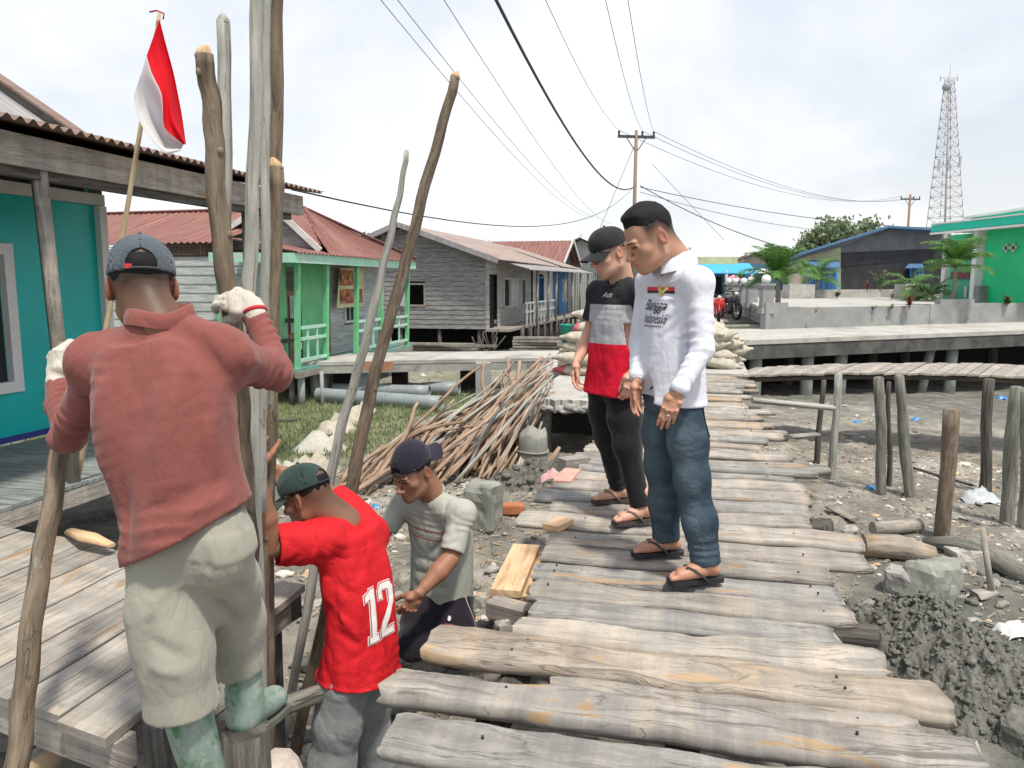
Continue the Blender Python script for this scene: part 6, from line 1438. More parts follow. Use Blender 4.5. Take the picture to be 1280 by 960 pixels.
m = MB(); m.beam(near(-1.60)+V(0, 0, -.085)+DV*.03, near(-3.7)+V(0, 0, -.085)+DV*.03, .07, .105); m.build('edge_beam', W_PALE, PF)
m = MB(); m.beam(farp(-1.63)+V(0, 0, -.085)-DV*.05, farp(-3.7)+V(0, 0, -.085)-DV*.05, .07, .1); m.build('edge_beam', W_DARK, PF)
m = MB(); m.beam(near(-1.66)+V(0, 0, -.085)+DV*.07, farp(-1.66)+V(0, 0, -.085)-DV*.09, .05, .10); m.build('edge_beam', W_GREY, PF)
for t in (-1.75, -3.4):
    for fn, d in ((near, .12), (farp, -.12)):
        P = fn(t)+DV*d; m = MB(); m.tube([V(P[0], P[1], gh(P)-.2), V(P[0], P[1], -.13)], .06, 9, rough=.1); m.build('leg', W_DARK, PF)
log_thing('split_timber', [PZ(14, 985, -.30), PZ(60, 945, -.24), PZ(112, 905, -.16)], [.06, .065, .05], W_WARM, 'rough split timber propped under the platform edge', 'timber', ell=.7)
def stump(u, v, z, r, label, s=None):
    P = PZ(u, v, z); g = gh(P); m = MB(); m.tube([V(P[0], P[1], g-.2), V(P[0]+.005, P[1], (g+z)/2), V(P[0], P[1], z)], [r*1.05, r, r*.97], 14, rough=.08)
    tag(m.build('wooden_stump', W_DARK), label, 'stump'); return P
stump(204, 897, .0, .062, 'dark square topped stump behind the left boot, by the platform corner')
stump(307, 912, .0, .070, 'dark stump on which the right rubber boot stands')
stump(272, 1055, -.27, .10, 'stump under the left boot of the worker in rust')
r = np.random.RandomState(21); it = []
for i, (u, v) in enumerate(((215, 893), (196, 935), (170, 955), (232, 930), (150, 958), (222, 955))):
    P = PZ(u, v, -.34-.02*i % .1); rr = r.uniform(.035, .07); it.append((P, (rr, rr*.85, rr*.7), 0))
for i, q in enumerate(it): tag(lumps('rubble_stone', [q], [ST2 if i % 2 else ST1], 60+i, .3, kind=None), 'grey rubble stone heaped under the front corner of the platform', 'stone', 'rubble stones under the platform corner')
tag(lumps('rubble_stone', [(PZ(345, 962, -.2), (.085, .08, .05), 0)], [mottled('pink_stone', (.42, .36, .32), (.54, .48, .43), 9, .9, .4)], 70, .2, kind=None), 'pinkish pale stone at the bottom edge between the boot and the grey trousers', 'stone')
tag(lumps('rubble_stone', [(PZ(552, 946, -.5), (.07, .06, .06), 0)], [mottled('white_stone', (.46, .46, .44), (.58, .58, .56), 9, .9, .4)], 71, .3, kind=None), 'white stone in the gap under the front log', 'stone')
log_thing('wood_scrap', [PZ(88, 664, .03), PZ(110, 672, .06), PZ(140, 682, .05)], [.03, .045, .02], W_CUT, 'yellow torn wood scrap on the far edge of the platform', 'wood scrap', ell=.5)
m = MB(); m.prism([S(2.9, -.9-.9, -.28), S(2.9, -.9-.45, -.28), S(3.2, -.9-.45, -.28), S(3.2, -.9-.9, -.28)], V(0, 0, -.03))
# ---------------------------------------------------------------- upright poles held by the workers
def pole(pts, rads, mt, label, n=12, rough=.10, group=None, cut=None, sub=10, bend=0.0, knots=0):
    pts = [np.asarray(p, float) for p in pts]; P = []; R = []; E = [2*pts[0]-pts[1]]+pts+[2*pts[-1]-pts[-2]]
    for i in range(len(pts)-1):
        for k in range(sub): f = k/sub; p0, p1, p2, p3 = E[i:i+4]; P.append(lerp(lerp(p1, p2, f), .5*(2*p1+(p2-p0)*f+(2*p0-5*p1+4*p2-p3)*f*f+(3*p1-p0-3*p2+p3)*f**3), .5)); R.append(rads[i]*(1-f)+rads[i+1]*f)
    P.append(np.asarray(pts[-1], float)); R.append(rads[-1]); 
    ph = RNG.rand()*6
    for i in range(1, len(P)-1): P[i] = P[i]+V(.004*math.sin(i*.37+ph)+.003*math.sin(i*1.3), .004*math.cos(i*.33+ph), 0)
    m = MB(); m.tube(P, R, n, rough=rough)
    for _ in range(knots):
        i = RNG.randint(2, len(P)-2); a = RNG.rand()*6.28; c = P[i]+R[i]*.85*V(math.cos(a), math.sin(a), 0); m.ball(c, (R[i]*.4, R[i]*.4, R[i]*.5), 8, 5)
    o = tag(m.build('wooden_pole', mt), label, 'pole', group)
    if cut is not None:
        d = unit(P[-1]-P[-2]); m = MB(); k = np.asarray(cut, float); e = P[-1]; r_ = R[-1]; m.tube([e-d*.01, e+d*r_*.25+k*r_*.3, e+d*r_*.7+k*r_*.9, e+d*r_*1.0+k*r_*1.2], [r_*.97, r_*.80, r_*.5, r_*.22] if mt is W_BARK else [r_*.97, r_*.8, r_*.5, r_*.16], n, rough=.15); m.build('cut_end', W_CUT if mt is W_BARK else mt, o)
    return o
grd = lambda P: V(P[0], P[1], gh(P)-.2)
a = PY(62, 640, 2.2); b = PY(20, 948, 1.95); d = unit(b-a)
pole([b+d*.42, b, PY(46, 750, 2.1), PY(76, 540, 2.33), PY(84, 430, 2.40)], [.030, .030, .030, .028, .027], W_BARK, 'dark weathered pole gripped by the left glove, slanting across the platform', knots=2)
pole([PY(312, 700, 2.36), PY(302, 520, 2.33), PY(289, 395, 2.32), PY(268, 190, 2.30), PY(255, 68, 2.28)], [.031, .031, .029, .027, .025], W_BARK, 'bark pole with a fresh slanting cut on top, held by the right glove', cut=V(.4, 0, 0), knots=3)
pole([PY(300, 720, 2.62), PY(285, 420, 2.60), PY(279, 25, 2.58)], [.023, .023, .021], W_PEEL, 'grey peeled pole with a sharpened point behind the glove held pole', cut=V(0, 0, 0))
pole([grd(PY(322, 930, 2.5)), PY(314, 520, 2.50), PY(313, 330, 2.50), PY(322, -60, 2.48)], [.024, .024, .022, .020], W_PEEL, 'straight grey peeled pole running out of the top of the picture', knots=1)
pole([PY(328, 640, 2.60), PY(330, 330, 2.60), PY(336, -30, 2.60)], [.016, .016, .015], W_PEEL, 'thin grey pole hidden between the two tallest poles')
pole([grd(PY(328, 900, 2.80)), PY(332, 600, 2.79), PY(343, 330, 2.77), PY(343, -60, 2.74)], [.031, .030, .029, .026], W_BARK, 'tallest bark covered pole running out of the top of the picture', knots=4)
pole([grd(PY(318, 930, 2.67)), PY(326, 700, 2.67), PY(339, 450, 2.66), PY(344, 208, 2.65)], [.034, .033, .031, .029], W_BARK, 'brown pole sawn off with an orange splintered top beside the tallest pole', cut=V(-.25, 0, 0), knots=3)
g1 = PY(352, 949, 3.44); g2 = PY(337, 930, 3.5)
pole([grd(g1), PY(435, 630, 3.42), PY(478, 430, 3.42), PY(519, 285, 3.40), PY(569, 95, 3.40)], [.031, .030, .028, .025, .020], W_BARK, 'brown bark pole leaning right across the grey house', cut=V(.3, 0, 0), knots=6)
pole([grd(g2), PY(415, 590, 3.55), PY(455, 430, 3.55), PY(488, 300, 3.55), PY(508, 190, 3.55)], [.024, .023, .021, .018, .012], W_PEEL, 'pale grey peeled pole leaning right with a pointed top', cut=V(0, 0, 0))
log_thing('cross_log', [PY(322, 894, 2.55), PY(352, 884, 2.58), PY(402, 866, 2.75), PY(440, 856, 3.0)], .034, W_POST, 'short log lying across behind the red worker at knee height', 'log')
# ---------------------------------------------------------------- teal house with a plank porch
CLEANW = mottled('clean_white_paint', (.66, .66, .65), (.74, .74, .73), 3, .6, .1)
TH = empty('teal_house', S(5, -6, -.66)); tag(TH, 'teal painted wooden house with a plank porch and an iron roof', 'house')
tw = -5.47; o = S(1.0, tw, 0)
pmesh('wall', TEAL, TH, lambda m: [m.prism([o+DV*a+V(0, 0, z0), o+DV*b+V(0, 0, z0), o+DV*b+V(0, 0, z1), o+DV*a+V(0, 0, z1)], -RV*.05) for a, b, z0, z1 in ((0, 2.8, 0, 2.02), (2.8, 4.12, 0, .42), (2.8, 4.12, 1.62, 2.02), (4.12, 5.12, 0, 2.02))])
pmesh('wall', TEAL, TH, lambda m: m.prism([S(6.12, tw-.05, 0), S(6.12, tw-3.2, 0), S(6.12, tw-3.2, 2.6), S(6.12, tw-1.4, 3.3), S(6.12, tw-.05, 2.4)], -DV*.05))
window(TH, o, DV, RV, 2.84, 4.08, .46, 1.58, CLEANW, GLASS, 1, .09, .06)
pmesh('wall_trim', CLEANW, TH, lambda m: m.beam(S(6.16, tw+.012, 0), S(6.16, tw+.012, 2.02), .09, .10, up=RV))
pmesh('wall_trim', WHITEP, TH, lambda m: m.beam(S(1, tw+.012, 2.075), S(6.2, tw+.012, 2.075), .08, .10))
pmesh('skirting', plain('blue_trim', (.03, .035, .22), .5), TH, lambda m: m.beam(S(1, tw+.012, .03), S(6.1, tw+.012, .03), .03, .045))
pmesh('cover_strip', TEAL, TH, lambda m: [m.beam(S(s_, tw+.008, .07), S(s_, tw+.008, 2.0), .02, .014, up=RV) for s_ in (5.62,)])
fl = MB()
for i in range(34):
    s0 = 1.4+.145*i; fl.beam(S(s0+.07, tw+.07, -.012+RNG.uniform(-.003, .003)), S(s0+.07, -3.9, -.012+RNG.uniform(-.003, .003)), .138, .024)
fl.build('porch_floor', wood('porch_board', (.10, .115, .11), (.225, .25, .24), (.33, .35, .335), crack=.6, gy=30), TH)
pmesh('porch_beam', W_PALE, TH, lambda m: m.beam(S(1.4, -3.93, -.085), S(6.3, -3.93, -.085), .06, .11))
for s_ in (1.8, 3.3, 4.75, 6.15):
    for t_ in (-4.05, -5.3):
        P = S(s_, t_); pmesh('stilt', W_DARK, TH, lambda m: m.tube([V(P[0], P[1], gh(P)-.2), V(P[0], P[1], -.03)], .055, 9, rough=.1))
pmesh('porch_post', W_GREY, TH, lambda m: m.tube([PZ(92, 603, .0), PY(70, 410, 4.86), PY(48, 212, 4.76)], [.05, .052, .055], 4))
pmesh('porch_post', W_GREY, TH, lambda m: m.tube([S(6.2, -3.95, 0), S(6.2, -3.93, 1.98)], .05, 4))
pmesh('eave_beam', W_PALE, TH, lambda m: m.beam(S(1.2, -3.88, 2.075), S(7.08, -3.88, 2.075), .06, .185))
pmesh('eave_beam', W_DARK, TH, lambda m: m.beam(S(1.2, -3.915, 1.955), S(6.9, -3.915, 1.955), .06, .06))
for s_ in np.arange(1.6, 7.1, .9): pmesh('rafter', W_DARK, TH, lambda m: m.beam(S(s_, -3.92, 2.13), S(s_, -5.9, 2.46), .05, .08))
pmesh('ceiling_board', W_DARK, TH, lambda m: m.prism([S(1.2, -3.92, 2.165), S(7.0, -3.92, 2.165), S(7.0, -5.6, 2.44), S(1.2, -5.6, 2.44)], V(0, 0, .008)))
pmesh('porch_roof', RF_RUST, TH, lambda m: corr(m, S(1.0, -3.70, 2.215), S(7.22, -3.70, 2.215), S(1.0, -5.9, 2.555), S(7.22, -5.9, 2.555), .085, .016, 2))
pmesh('wall_head', W_DARK, TH, lambda m: m.prism([S(1, -5.53, 2.0), S(6.3, -5.53, 2.0), S(6.3, -5.53, 2.5), S(1, -5.53, 2.5)], -RV*.02))
pmesh('main_roof', RF_GREY, TH, lambda m: corr(m, S(1.0, -5.2, 2.50), S(5.72, -5.3, 2.54), S(1.0, -7.6, 3.98), S(5.98, -7.6, 3.93), .085, .014, 3))
pmesh('main_roof', RF_GREY, TH, lambda m: corr(m, S(1.0, -7.6, 3.98), S(5.98, -7.6, 3.93), S(1.0, -10, 2.5), S(5.8, -10, 2.5), .085, .014, 2))
pmesh('barge_board', W_PALE, TH, lambda m: m.beam(S(5.76, -5.15, 2.49), S(6.02, -7.6, 3.97), .03, .13))
pmesh('ridge_strip', RF_RUST, TH, lambda m: m.beam(S(5.70, -5.15, 2.565), S(5.95, -7.6, 4.04), .14, .02))
# flag on a bamboo staff
FL = empty('flag', PZ(96, 600, 0.)); tag(FL, 'red and white flag hanging from a leaning bamboo staff at the porch', 'flag')
BAM = wood('bamboo', (.36, .27, .16), (.55, .45, .29), (.66, .56, .39), crack=.15, gy=18)
fa, fb = PZ(96, 601, 0.), PY(202, 14, 4.72)
pmesh('staff', BAM, FL, lambda m: m.tube([lerp(fa, fb, f)+V(.012*math.sin(f*4), 0, 0) for f in np.linspace(0, 1, 16)], [.021-.009*f for f in np.linspace(0, 1, 16)], 8, rough=.03))
pmesh('tie', plain('red_string', (.45, .05, .12), .8), FL, lambda m: m.tube([PY(187, 15, 4.70), PY(196, 13, 4.69), PY(205, 17, 4.70), PY(204, 24, 4.72)], .005, 6))
top = [(199, 22), (206, 50), (217, 90), (227, 140), (233, 183)]; mid = [(183, 68), (189, 90), (203, 118), (204, 160), (231, 182)]; bot = [(167, 119), (172, 147), (184, 170), (207, 194), (227, 188)]
G = []
def crv(p, f):
    k = f*(len(p)-1); i = min(int(k), len(p)-2); q = k-i; return (p[i][0]*(1-q)+p[i+1][0]*q, p[i][1]*(1-q)+p[i+1][1]*q)
def crvs(p, f): a, b, c = crv(p, max(0, f-.06)), crv(p, f), crv(p, min(1, f+.06)); return ((a[0]+2*b[0]+c[0])/4, (a[1]+2*b[1]+c[1])/4)
for i in range(29):
    f = i/28; row = []
    for j in range(25):
        g = j/24; a, b, c = crvs(top, f), crvs(mid, f), crvs(bot, f)
        x, y = [(a[q]*(1-2*g)+b[q]*2*g) if g < .5 else (b[q]*(2-2*g)+c[q]*(2*g-1)) for q in (0, 1)]
        dep = 4.64+.10*f*math.sin(g*9.5+f*2.0)+.05*f*math.sin(g*17+1)-.12*f*math.exp(-((g-.5)/.12)**2); row.append(PY(x, y, dep))
    G.append(row)
n = NT('flag_cloth'); c = n.mix(n.math('GREATER_THAN', n.attr('fly'), .5), (.72, .008, .02), (.74, .74, .76)); n.b.inputs['Transmission Weight'].default_value = 0
n.bump(n.noise(n.coord('Object'), 300, 2), .1, .002); tr = n.new('ShaderNodeBsdfTranslucent'); n.link(c, tr.inputs['Color']); ms = n.new('ShaderNodeMixShader'); ms.inputs[0].default_value = .35
n.link(n.b.outputs[0], ms.inputs[1]); n.link(tr.outputs[0], ms.inputs[2]); n.link(ms.outputs[0], n.n['Material Output'].inputs['Surface']); n.out(c, .75, .2)
m = MB(); m.sheet(G); m.build('cloth', n.m, FL, attrs={'fly': np.tile(np.linspace(0, 1, 25), 29)})
# ---------------------------------------------------------------- green porch house with a red roof
GH = empty('green_porch_house', S(12.5, -8, -.66)); tag(GH, 'old wooden house with a mint green porch and a rusty red hipped roof', 'house')
zf = -.04; ze = 1.74
pmesh('roof', RF_RED, GH, lambda m: (corr(m, S(11.15, -13.0, 1.93), S(11.15, -7.6, 1.98), S(13.1, -12.6, 2.66), S(13.1, -7.1, 2.68), .12, .016, 2, .03, seed=3),))
pmesh('roof', RF_RED, GH, lambda m: (corr(m, S(15.9, -5.98, ze+.05), S(11.9, -6.0, ze+.05), S(13.14, -7.1, 2.69), S(13.1, -7.14, 2.69), .12, .016, 2, .03, seed=6),))
pmesh('roof', RF_RED, GH, lambda m: (corr(m, S(11.95, -6.35, 1.96), S(13.12, -6.35, 1.98), S(11.95, -7.14, 2.66), S(13.12, -7.12, 2.68), .12, .014, 2, seed=7), corr(m, S(11.95, -8.5, 2.05), S(13.12, -8.5, 2.05), S(11.95, -7.14, 2.66), S(13.12, -7.12, 2.68), .12, .014, 2, seed=8), corr(m, S(15.9, -13, 1.9), S(15.9, -5.98, 1.8), S(13.1, -12.6, 2.67), S(13.1, -7.1, 2.69), .12, .016, 2)))
pmesh('ridge_cap', RF_RED, GH, lambda m: [m.tube([p, q], .05, 8, ell=.5) for p, q in ((S(13.1, -12.6, 2.69), S(13.1, -7.1, 2.71)), (S(13.1, -7.12, 2.71), S(15.9, -5.98, 1.85)), (S(13.1, -7.12, 2.71), S(12.55, -6.2, 1.9)), (S(11.95, -7.14, 2.69), S(13.1, -7.14, 2.71)))])
pmesh('porch_roof', RF_RED, GH, lambda m: corr(m, S(10.7, -5.95, ze+.04), S(15.95, -5.95, ze+.04), S(10.7, -7.2, ze+.28), S(15.95, -7.2, ze+.28), .12, .014, 2))
pmesh('gable', W_GREYWALL, GH, lambda m: m.prism([S(12.0, -8.2, 1.9), S(12.0, -6.28, 1.9), S(12.0, -7.14, 2.60)], DV*.03))
pmesh('barge_board', WHITEP, GH, lambda m: (m.beam(S(11.93, -6.20, 1.86), S(11.93, -7.14, 2.68), .03, .10), m.beam(S(11.93, -8.4, 2.02), S(11.93, -7.14, 2.68), .03, .10)))
pmesh('fascia', GRN_L, GH, lambda m: (m.beam(S(10.72, -6.0, ze-.04), S(15.9, -6.0, ze-.04), .025, .15), m.beam(S(10.72, -6.0, ze-.04), S(10.72, -7.5, ze-.02), .025, .15)))
m = MB(); clap(m, S(11.25, -12.8, 0), RV, 6.0, zf, 1.75, -DV, (), .15, .012, 4, .01); m.build('wall', W_PALEWALL, GH)
m = MB()
for i in range(16): m.beam(S(11.22, -11.0+.2*i, 1.78), S(11.22, -11.0+.2*i, 1.95), .02, .02)
for i in range(5): m.beam(S(11.22, -11.2, 1.78+.035*i), S(11.22, -7.9, 1.79+.035*i), .015, .012)
m.build('vent_slats', W_DARK, GH)
m = MB(); clap(m, S(11.25, -6.8, 0), DV, 1.95, zf, 1.8, RV, ((.55, 1.05, 0, 1.55),), .11, .008, 5); m.build('wall', GRN, GH)
m = MB(); clap(m, S(13.2, -6.78, 0), DV, 2.7, zf, 1.8, RV, ((.75, 1.3, .55, 1.1),), .13, .010, 6); m.build('wall', W_PALEWALL, GH)
m = MB(); clap(m, S(15.88, -6.8, 0), -RV, 3, zf, 1.8, DV, (), .13, .010, 6); m.build('wall', W_PALEWALL, GH)
pmesh('corner_post', mottled('brown_trim', (.22, .12, .075), (.32, .19, .12), 8), GH, lambda m: (m.beam(S(13.2, -6.75, 0), S(13.2, -6.75, 1.78), .07, .07, up=RV), m.beam(S(11.25, -6.78, 0), S(11.25, -6.78, 1.78), .06, .06, up=RV)))
dr = MB(); dr.prism([S(11.80, -6.83, zf), S(12.30, -6.83, zf), S(12.30, -6.83, 1.18), S(11.80, -6.83, 1.18)], -RV*.03); d_ = dr.build('door', mottled('brown_door', (.20, .10, .06), (.30, .17, .10), 6), GH)
pmesh('door_panel', mottled('blue_grey_panel', (.25, .30, .30), (.36, .40, .40), 6), d_, lambda m: m.prism([S(11.92, -6.81, .45), S(12.18, -6.81, .45), S(12.18, -6.81, 1.1), S(11.92, -6.81, 1.1)], RV*.008))
pmesh('vent', W_DARK, GH, lambda m: [m.beam(S(11.80, -6.81, 1.25+.05*i), S(12.30, -6.81, 1.25+.05*i), .02, .025) for i in range(6)])
window(GH, S(13.2, -6.78, 0), DV, RV, .78, 1.28, .55, 1.08, WHITEP, GLASS, 2, .05)
m = MB(); m.prism([S(10.85, -6.1, zf), S(15.9, -6.1, zf), S(15.9, -7.6, zf), S(10.85, -7.6, zf)], V(0, 0, -.05)); m.build('porch_floor', old_paint('teal_floor', (.15, .33, .29), (.30, .36, .33)), GH)
pmesh('porch_beam', W_GREY, GH, lambda m: m.beam(S(10.85, -6.12, zf-.1), S(15.9, -6.12, zf-.1), .07, .1))
PS = [10.98, 11.95, 13.15, 14.3, 15.75]
for s_ in PS: pmesh('porch_post', GRN, GH, lambda m: m.beam(S(s_, -6.17, zf), S(s_+.02, -6.12, ze-.05), .075, .075, up=RV))
pmesh('porch_post', GRN, GH, lambda m: m.beam(S(10.95, -7.5, zf), S(10.95, -7.5, ze-.05), .075, .075, up=RV))
for i, (a, b) in enumerate(((10.98, 11.95), (13.15, 14.3), (14.3, 15.75))):
    def rail(m):
        for z in (.08, .42, .60): m.beam(S(a, -6.15, z), S(b, -6.15, z), .04, .05)
        for q in (.33, .66): m.beam(S(a+(b-a)*q, -6.15, .08), S(a+(b-a)*q, -6.15, .6), .03, .03, up=RV)
    pmesh('railing', GRN_L, GH, rail)
for s_ in np.arange(11, 15.2, .8):
    for t_ in (-6.3, -7.5): P = S(s_, t_); pmesh('stilt', mottled('grey_blue_concrete', (.27, .29, .29), (.36, .38, .375), 5, .9, .3) if t_ > -7 and int(s_*10) % 16 == 6 else W_DARK, GH, lambda m: m.tube([V(P[0], P[1], -.8), V(P[0]+RNG.uniform(-.05, .05), P[1], zf-.05)], .05 if t_ > -7 else .06, 8, rough=.1))
for u in (376, 402): P = PY(u, 470, 12.2); pmesh('stilt', mottled('grey_blue_concrete', (.27, .29, .29), (.36, .38, .375), 5, .9, .3), GH, lambda m: m.tube([V(P[0], P[1], -.8), V(P[0], P[1], -.1)], .06 if u == 376 else .03, 9))
pmesh('underfloor_shade', DARKSHADE, GH, lambda m: m.prism([S(11.3, -8.2, -.75), S(15.2, -8.2, -.75), S(15.2, -8.2, -.1), S(11.3, -8.2, -.1)], -RV*.03))  # near-black sheet paints the shade beneath the floor
m = MB(); m.box(S(11.55, -6.7, .35), (DV, RV, UP), (.2, .2, .02)); 
for a in (-1, 1):
    for b in (-1, 1): m.beam(S(11.55+.17*a, -6.7+.17*b, zf), S(11.55+.17*a, -6.7+.17*b, .34), .03, .03, up=RV)
m.beam(S(11.75, -6.88, .35), S(11.75, -6.88, .72), .03, .03, up=RV); m.beam(S(11.75, -6.52, .35), S(11.75, -6.52, .72), .03, .03, up=RV); m.beam(S(11.75, -6.88, .68), S(11.75, -6.52, .68), .03, .08)
tag(m.build('porch_chair', W_DARK), 'dark wooden chair standing on the green porch', 'chair')
# picture banner above the window
n = NT('banner_print'); vv = n.voro(n.coord('Object'), 16, 'F1', 'Color'); vd = n.voro(n.coord('Object'), 24, 'F1', 'Distance'); c = n.ramp(n.new('ShaderNodeSeparateColor').outputs[0], [(0, 0), (1, 1)])
sp = n.new('ShaderNodeSeparateColor'); n.link(vv, sp.inputs[0]); c = n.ramp(sp.outputs[0], [(.0, (.30, .03, .03)), (.25, (.50, .10, .05)), (.45, (.10, .12, .05)), (.6, (.55, .30, .10)), (.8, (.35, .06, .05)), (1, (.05, .05, .06))]); c = n.mix(n.ramp(vd, [(.05, .5), (.3, 0)]), c, (.6, .5, .35)); n.out(c, .6)
BN = empty('picture_banner', PY(465, 478, 13.4)); tag(BN, 'picture banner hung on the porch in two rows of red and brown photos', 'banner')
bs = S(13.35, -6.6, 0)
pmesh('backing', mottled('cream_sheet', (.55, .48, .24), (.64, .60, .42), 5), BN, lambda m: m.prism([S(13.3, -6.62, .84), S(14.35, -6.55, .86), S(14.3, -6.5, 1.6), S(13.45, -6.6, 1.6)], RV*.008))
for i, (z0, z1) in enumerate(((.93, 1.2), (1.27, 1.56))):
    for k in range(3): a = 13.42+.29*k; pmesh('photo', n.m, BN, lambda m: m.prism([S(a, -6.58+.015*k, z0), S(a+.27, -6.56+.015*k, z0), S(a+.27, -6.56+.015*k, z1), S(a, -6.58+.015*k, z1)], RV*.012))
# ---------------------------------------------------------------- grey weatherboard house
GW = empty('grey_timber_house', S(22, -8, -.7)); tag(GW, 'unpainted grey weatherboard house on short stilts with a dark square window', 'house')
w0 = S(20.9, -10.3, 0); zf = .02
m = MB(); clap(m, w0, RV, 4.5, zf, 2.06, -DV, ((2.12, 2.70, .66, 1.33),), .135, .014, 11, .012); m.build('wall', W_GREYWALL, GW)
m = MB()
for i in range(6):
    z = 2.06+.135*i; h = .135; f = (z+h*.3-2.06)/.86; a, b = -10.3+2.05*f, -5.8-2.42*f
    if b-a > .1: clap(m, S(20.9, a, 0), RV, b-a, z, z+h, -DV, (), .135, .014, 30+i)
m.build('gable', W_GREYWALL, GW)
fw = window(GW, w0, RV, -DV, 2.15, 2.67, .68, 1.30, W_GREY, None, 1, .05)
pmesh('shutter', W_PALEWALL, GW, lambda m: m.prism([S(20.86, -8.36, .66), S(20.80, -8.18, .66), S(20.80, -8.18, 1.33), S(20.86, -8.36, 1.33)], -DV*.02))
m = MB(); clap(m, S(20.9, -5.8, 0), DV, 6.2, zf, 2.0, RV, ((.45, 1.35, 0, 1.55), (2.15, 2.9, .55, 1.5), (4.7, 5.2, .6, 1.5)), .14, .012, 12, .01); m.build('wall', wood('worn_cream_board', (.20, .195, .175), (.36, .35, .32), (.48, .47, .43), crack=.6, gy=30), GW)
pmesh('door', DARKSHADE, GW, lambda m: m.prism([S(21.35, -5.9, zf), S(22.25, -5.9, zf), S(22.25, -5.9, 1.55), S(21.35, -5.9, 1.55)], -RV*.03))
for a, b in ((2.15, 2.9), (4.7, 5.2)): window(GW, S(20.9, -5.8, 0), DV, RV, a+.03, b-.03, .58, 1.47, W_PALEWALL, DARKSHADE, 1, .06)
pmesh('shutter', W_PALEWALL, GW, lambda m: (m.prism([S(23.85, -5.77, .55), S(24.35, -5.74, .55), S(24.35, -5.74, 1.5), S(23.85, -5.77, 1.5)], RV*.02), m.prism([S(24.4, -5.74, .55), S(24.85, -5.77, .55), S(24.85, -5.77, 1.5), S(24.4, -5.74, 1.5)], RV*.02)))
pmesh('wall', W_GREYWALL, GW, lambda m: (m.prism([S(27.1, -10.3, 0), S(27.1, -5.8, 0), S(27.1, -5.8, 2.05), S(27.1, -8.26, 2.9), S(27.1, -10.3, 2.05)], -DV*.03), m.prism([S(20.92, -10.3, 0), S(27.08, -10.3, 0), S(27.08, -10.3, 2.05), S(20.92, -10.3, 2.05)], RV*.03)))
pmesh('roof', RF_PALE, GW, lambda m: corr(m, S(20.5, -5.35, 1.98), S(30.5, -5.35, 1.98), S(20.5, -8.26, 3.0), S(30.5, -8.26, 3.0), .16, .02, 2, .02))
pmesh('roof', RF_GREY, GW, lambda m: corr(m, S(20.5, -10.8, 2.0), S(30.5, -10.8, 2.0), S(20.5, -8.26, 3.0), S(30.5, -8.26, 3.0), .16, .02, 2, .02))
pmesh('barge_board', RF_GREY, GW, lambda m: (m.beam(S(20.46, -5.3, 1.93), S(20.46, -8.28, 2.98), .04, .14), m.beam(S(20.46, -10.85, 1.95), S(20.46, -8.24, 2.98), .04, .14)))
pmesh('porch_roof', RF_GREY, GW, lambda m: corr(m, S(22.0, -4.75, 1.72), S(36, -4.75, 1.80), S(22.0, -5.6, 1.98), S(36, -5.6, 2.06), .16, .02, 2, .02))
pmesh('porch_floor', W_GREY, GW, lambda m: m.prism([S(20.9, -5.8, zf), S(36, -5.8, zf), S(36, -4.8, zf), S(20.9, -5.1, zf)][::-1], V(0, 0, -.07)))
for s_ in (23.9, 25.8, 27.3, 29.2, 31, 33.2, 35.6): pmesh('porch_post', W_GREY, GW, lambda m: m.tube([S(s_, -4.92, zf), S(s_, -4.9, 1.76)], .045, 6))
def rail(m):
    for z in (.45, .72): m.beam(S(22.6, -5.0, z), S(27.2, -4.95, z), .04, .05)
    for q in np.arange(22.7, 27.2, .55): m.beam(S(q, -4.98, zf), S(q, -4.98, .75), .04, .04, up=RV)
pmesh('railing', W_PALEWALL, GW, rail)
for s_ in np.arange(21, 33, 1.15):
    for t_ in (-5.9, -5.0) if s_ > 22 else (-9.8, -8.4, -7.2, -6.0): P = S(s_, t_); pmesh('stilt', W_DARK, GW, lambda m: m.tube([V(P[0], P[1], -.95), V(P[0], P[1], zf-.02)], .06, 7))
pmesh('underfloor_shade', DARKSHADE, GW, lambda m: m.prism([S(22.5, -10.2, -.8), S(22.5, -5, -.8), S(22.5, -5, 0), S(22.5, -10.2, 0)], DV*.03))  # shade under the house, painted as a near-black sheet
# stacked timber under and beside the grey house
r = np.random.RandomState(4)
for i in range(9): z = -.62+.075*(i//2); t0 = -9.6+.4*r.rand(); tag(pmesh('stored_timber', [W_GREY, W_POST][i % 2], None, lambda m: m.beam(S(19.4+.3*(i % 2), t0, z), S(19.4+.3*(i % 2)+.3*r.rand(), t0+3.4+.7*r.rand(), z+.02), .18, .06)), 'long grey board in the pile stored in front of the grey timber house', 'board', 'boards stored under the grey house')
for i in range(14): z = -.5+.08*(i//3); t0 = -5.0+.25*r.rand(); tag(pmesh('stored_timber', [W_GREY, W_POST, W_DARK][i % 3], None, lambda m: m.beam(S(20.4+.22*(i % 3), t0, z), S(20.4+.22*(i % 3)+.3*r.rand(), t0+1.7+.3*r.rand(), z+.015), .14, .06)), 'short grey board in the neat stack at the porch corner of the grey timber house', 'board', 'boards stacked at the porch corner')
for i in range(12): z = -.5; P = S(20.3+.3*r.rand(), -5.9+.55*r.rand(), -.65); tag(pmesh('brushwood_branch', W_DARK, None, lambda m: m.tube([P, P+V(r.uniform(-.3, .5), r.uniform(-.2, .2), r.uniform(.25, .7))], .02, 6)), 'thin dark branch in the tangle between the two board stacks', 'branch', 'brushwood by the grey house')
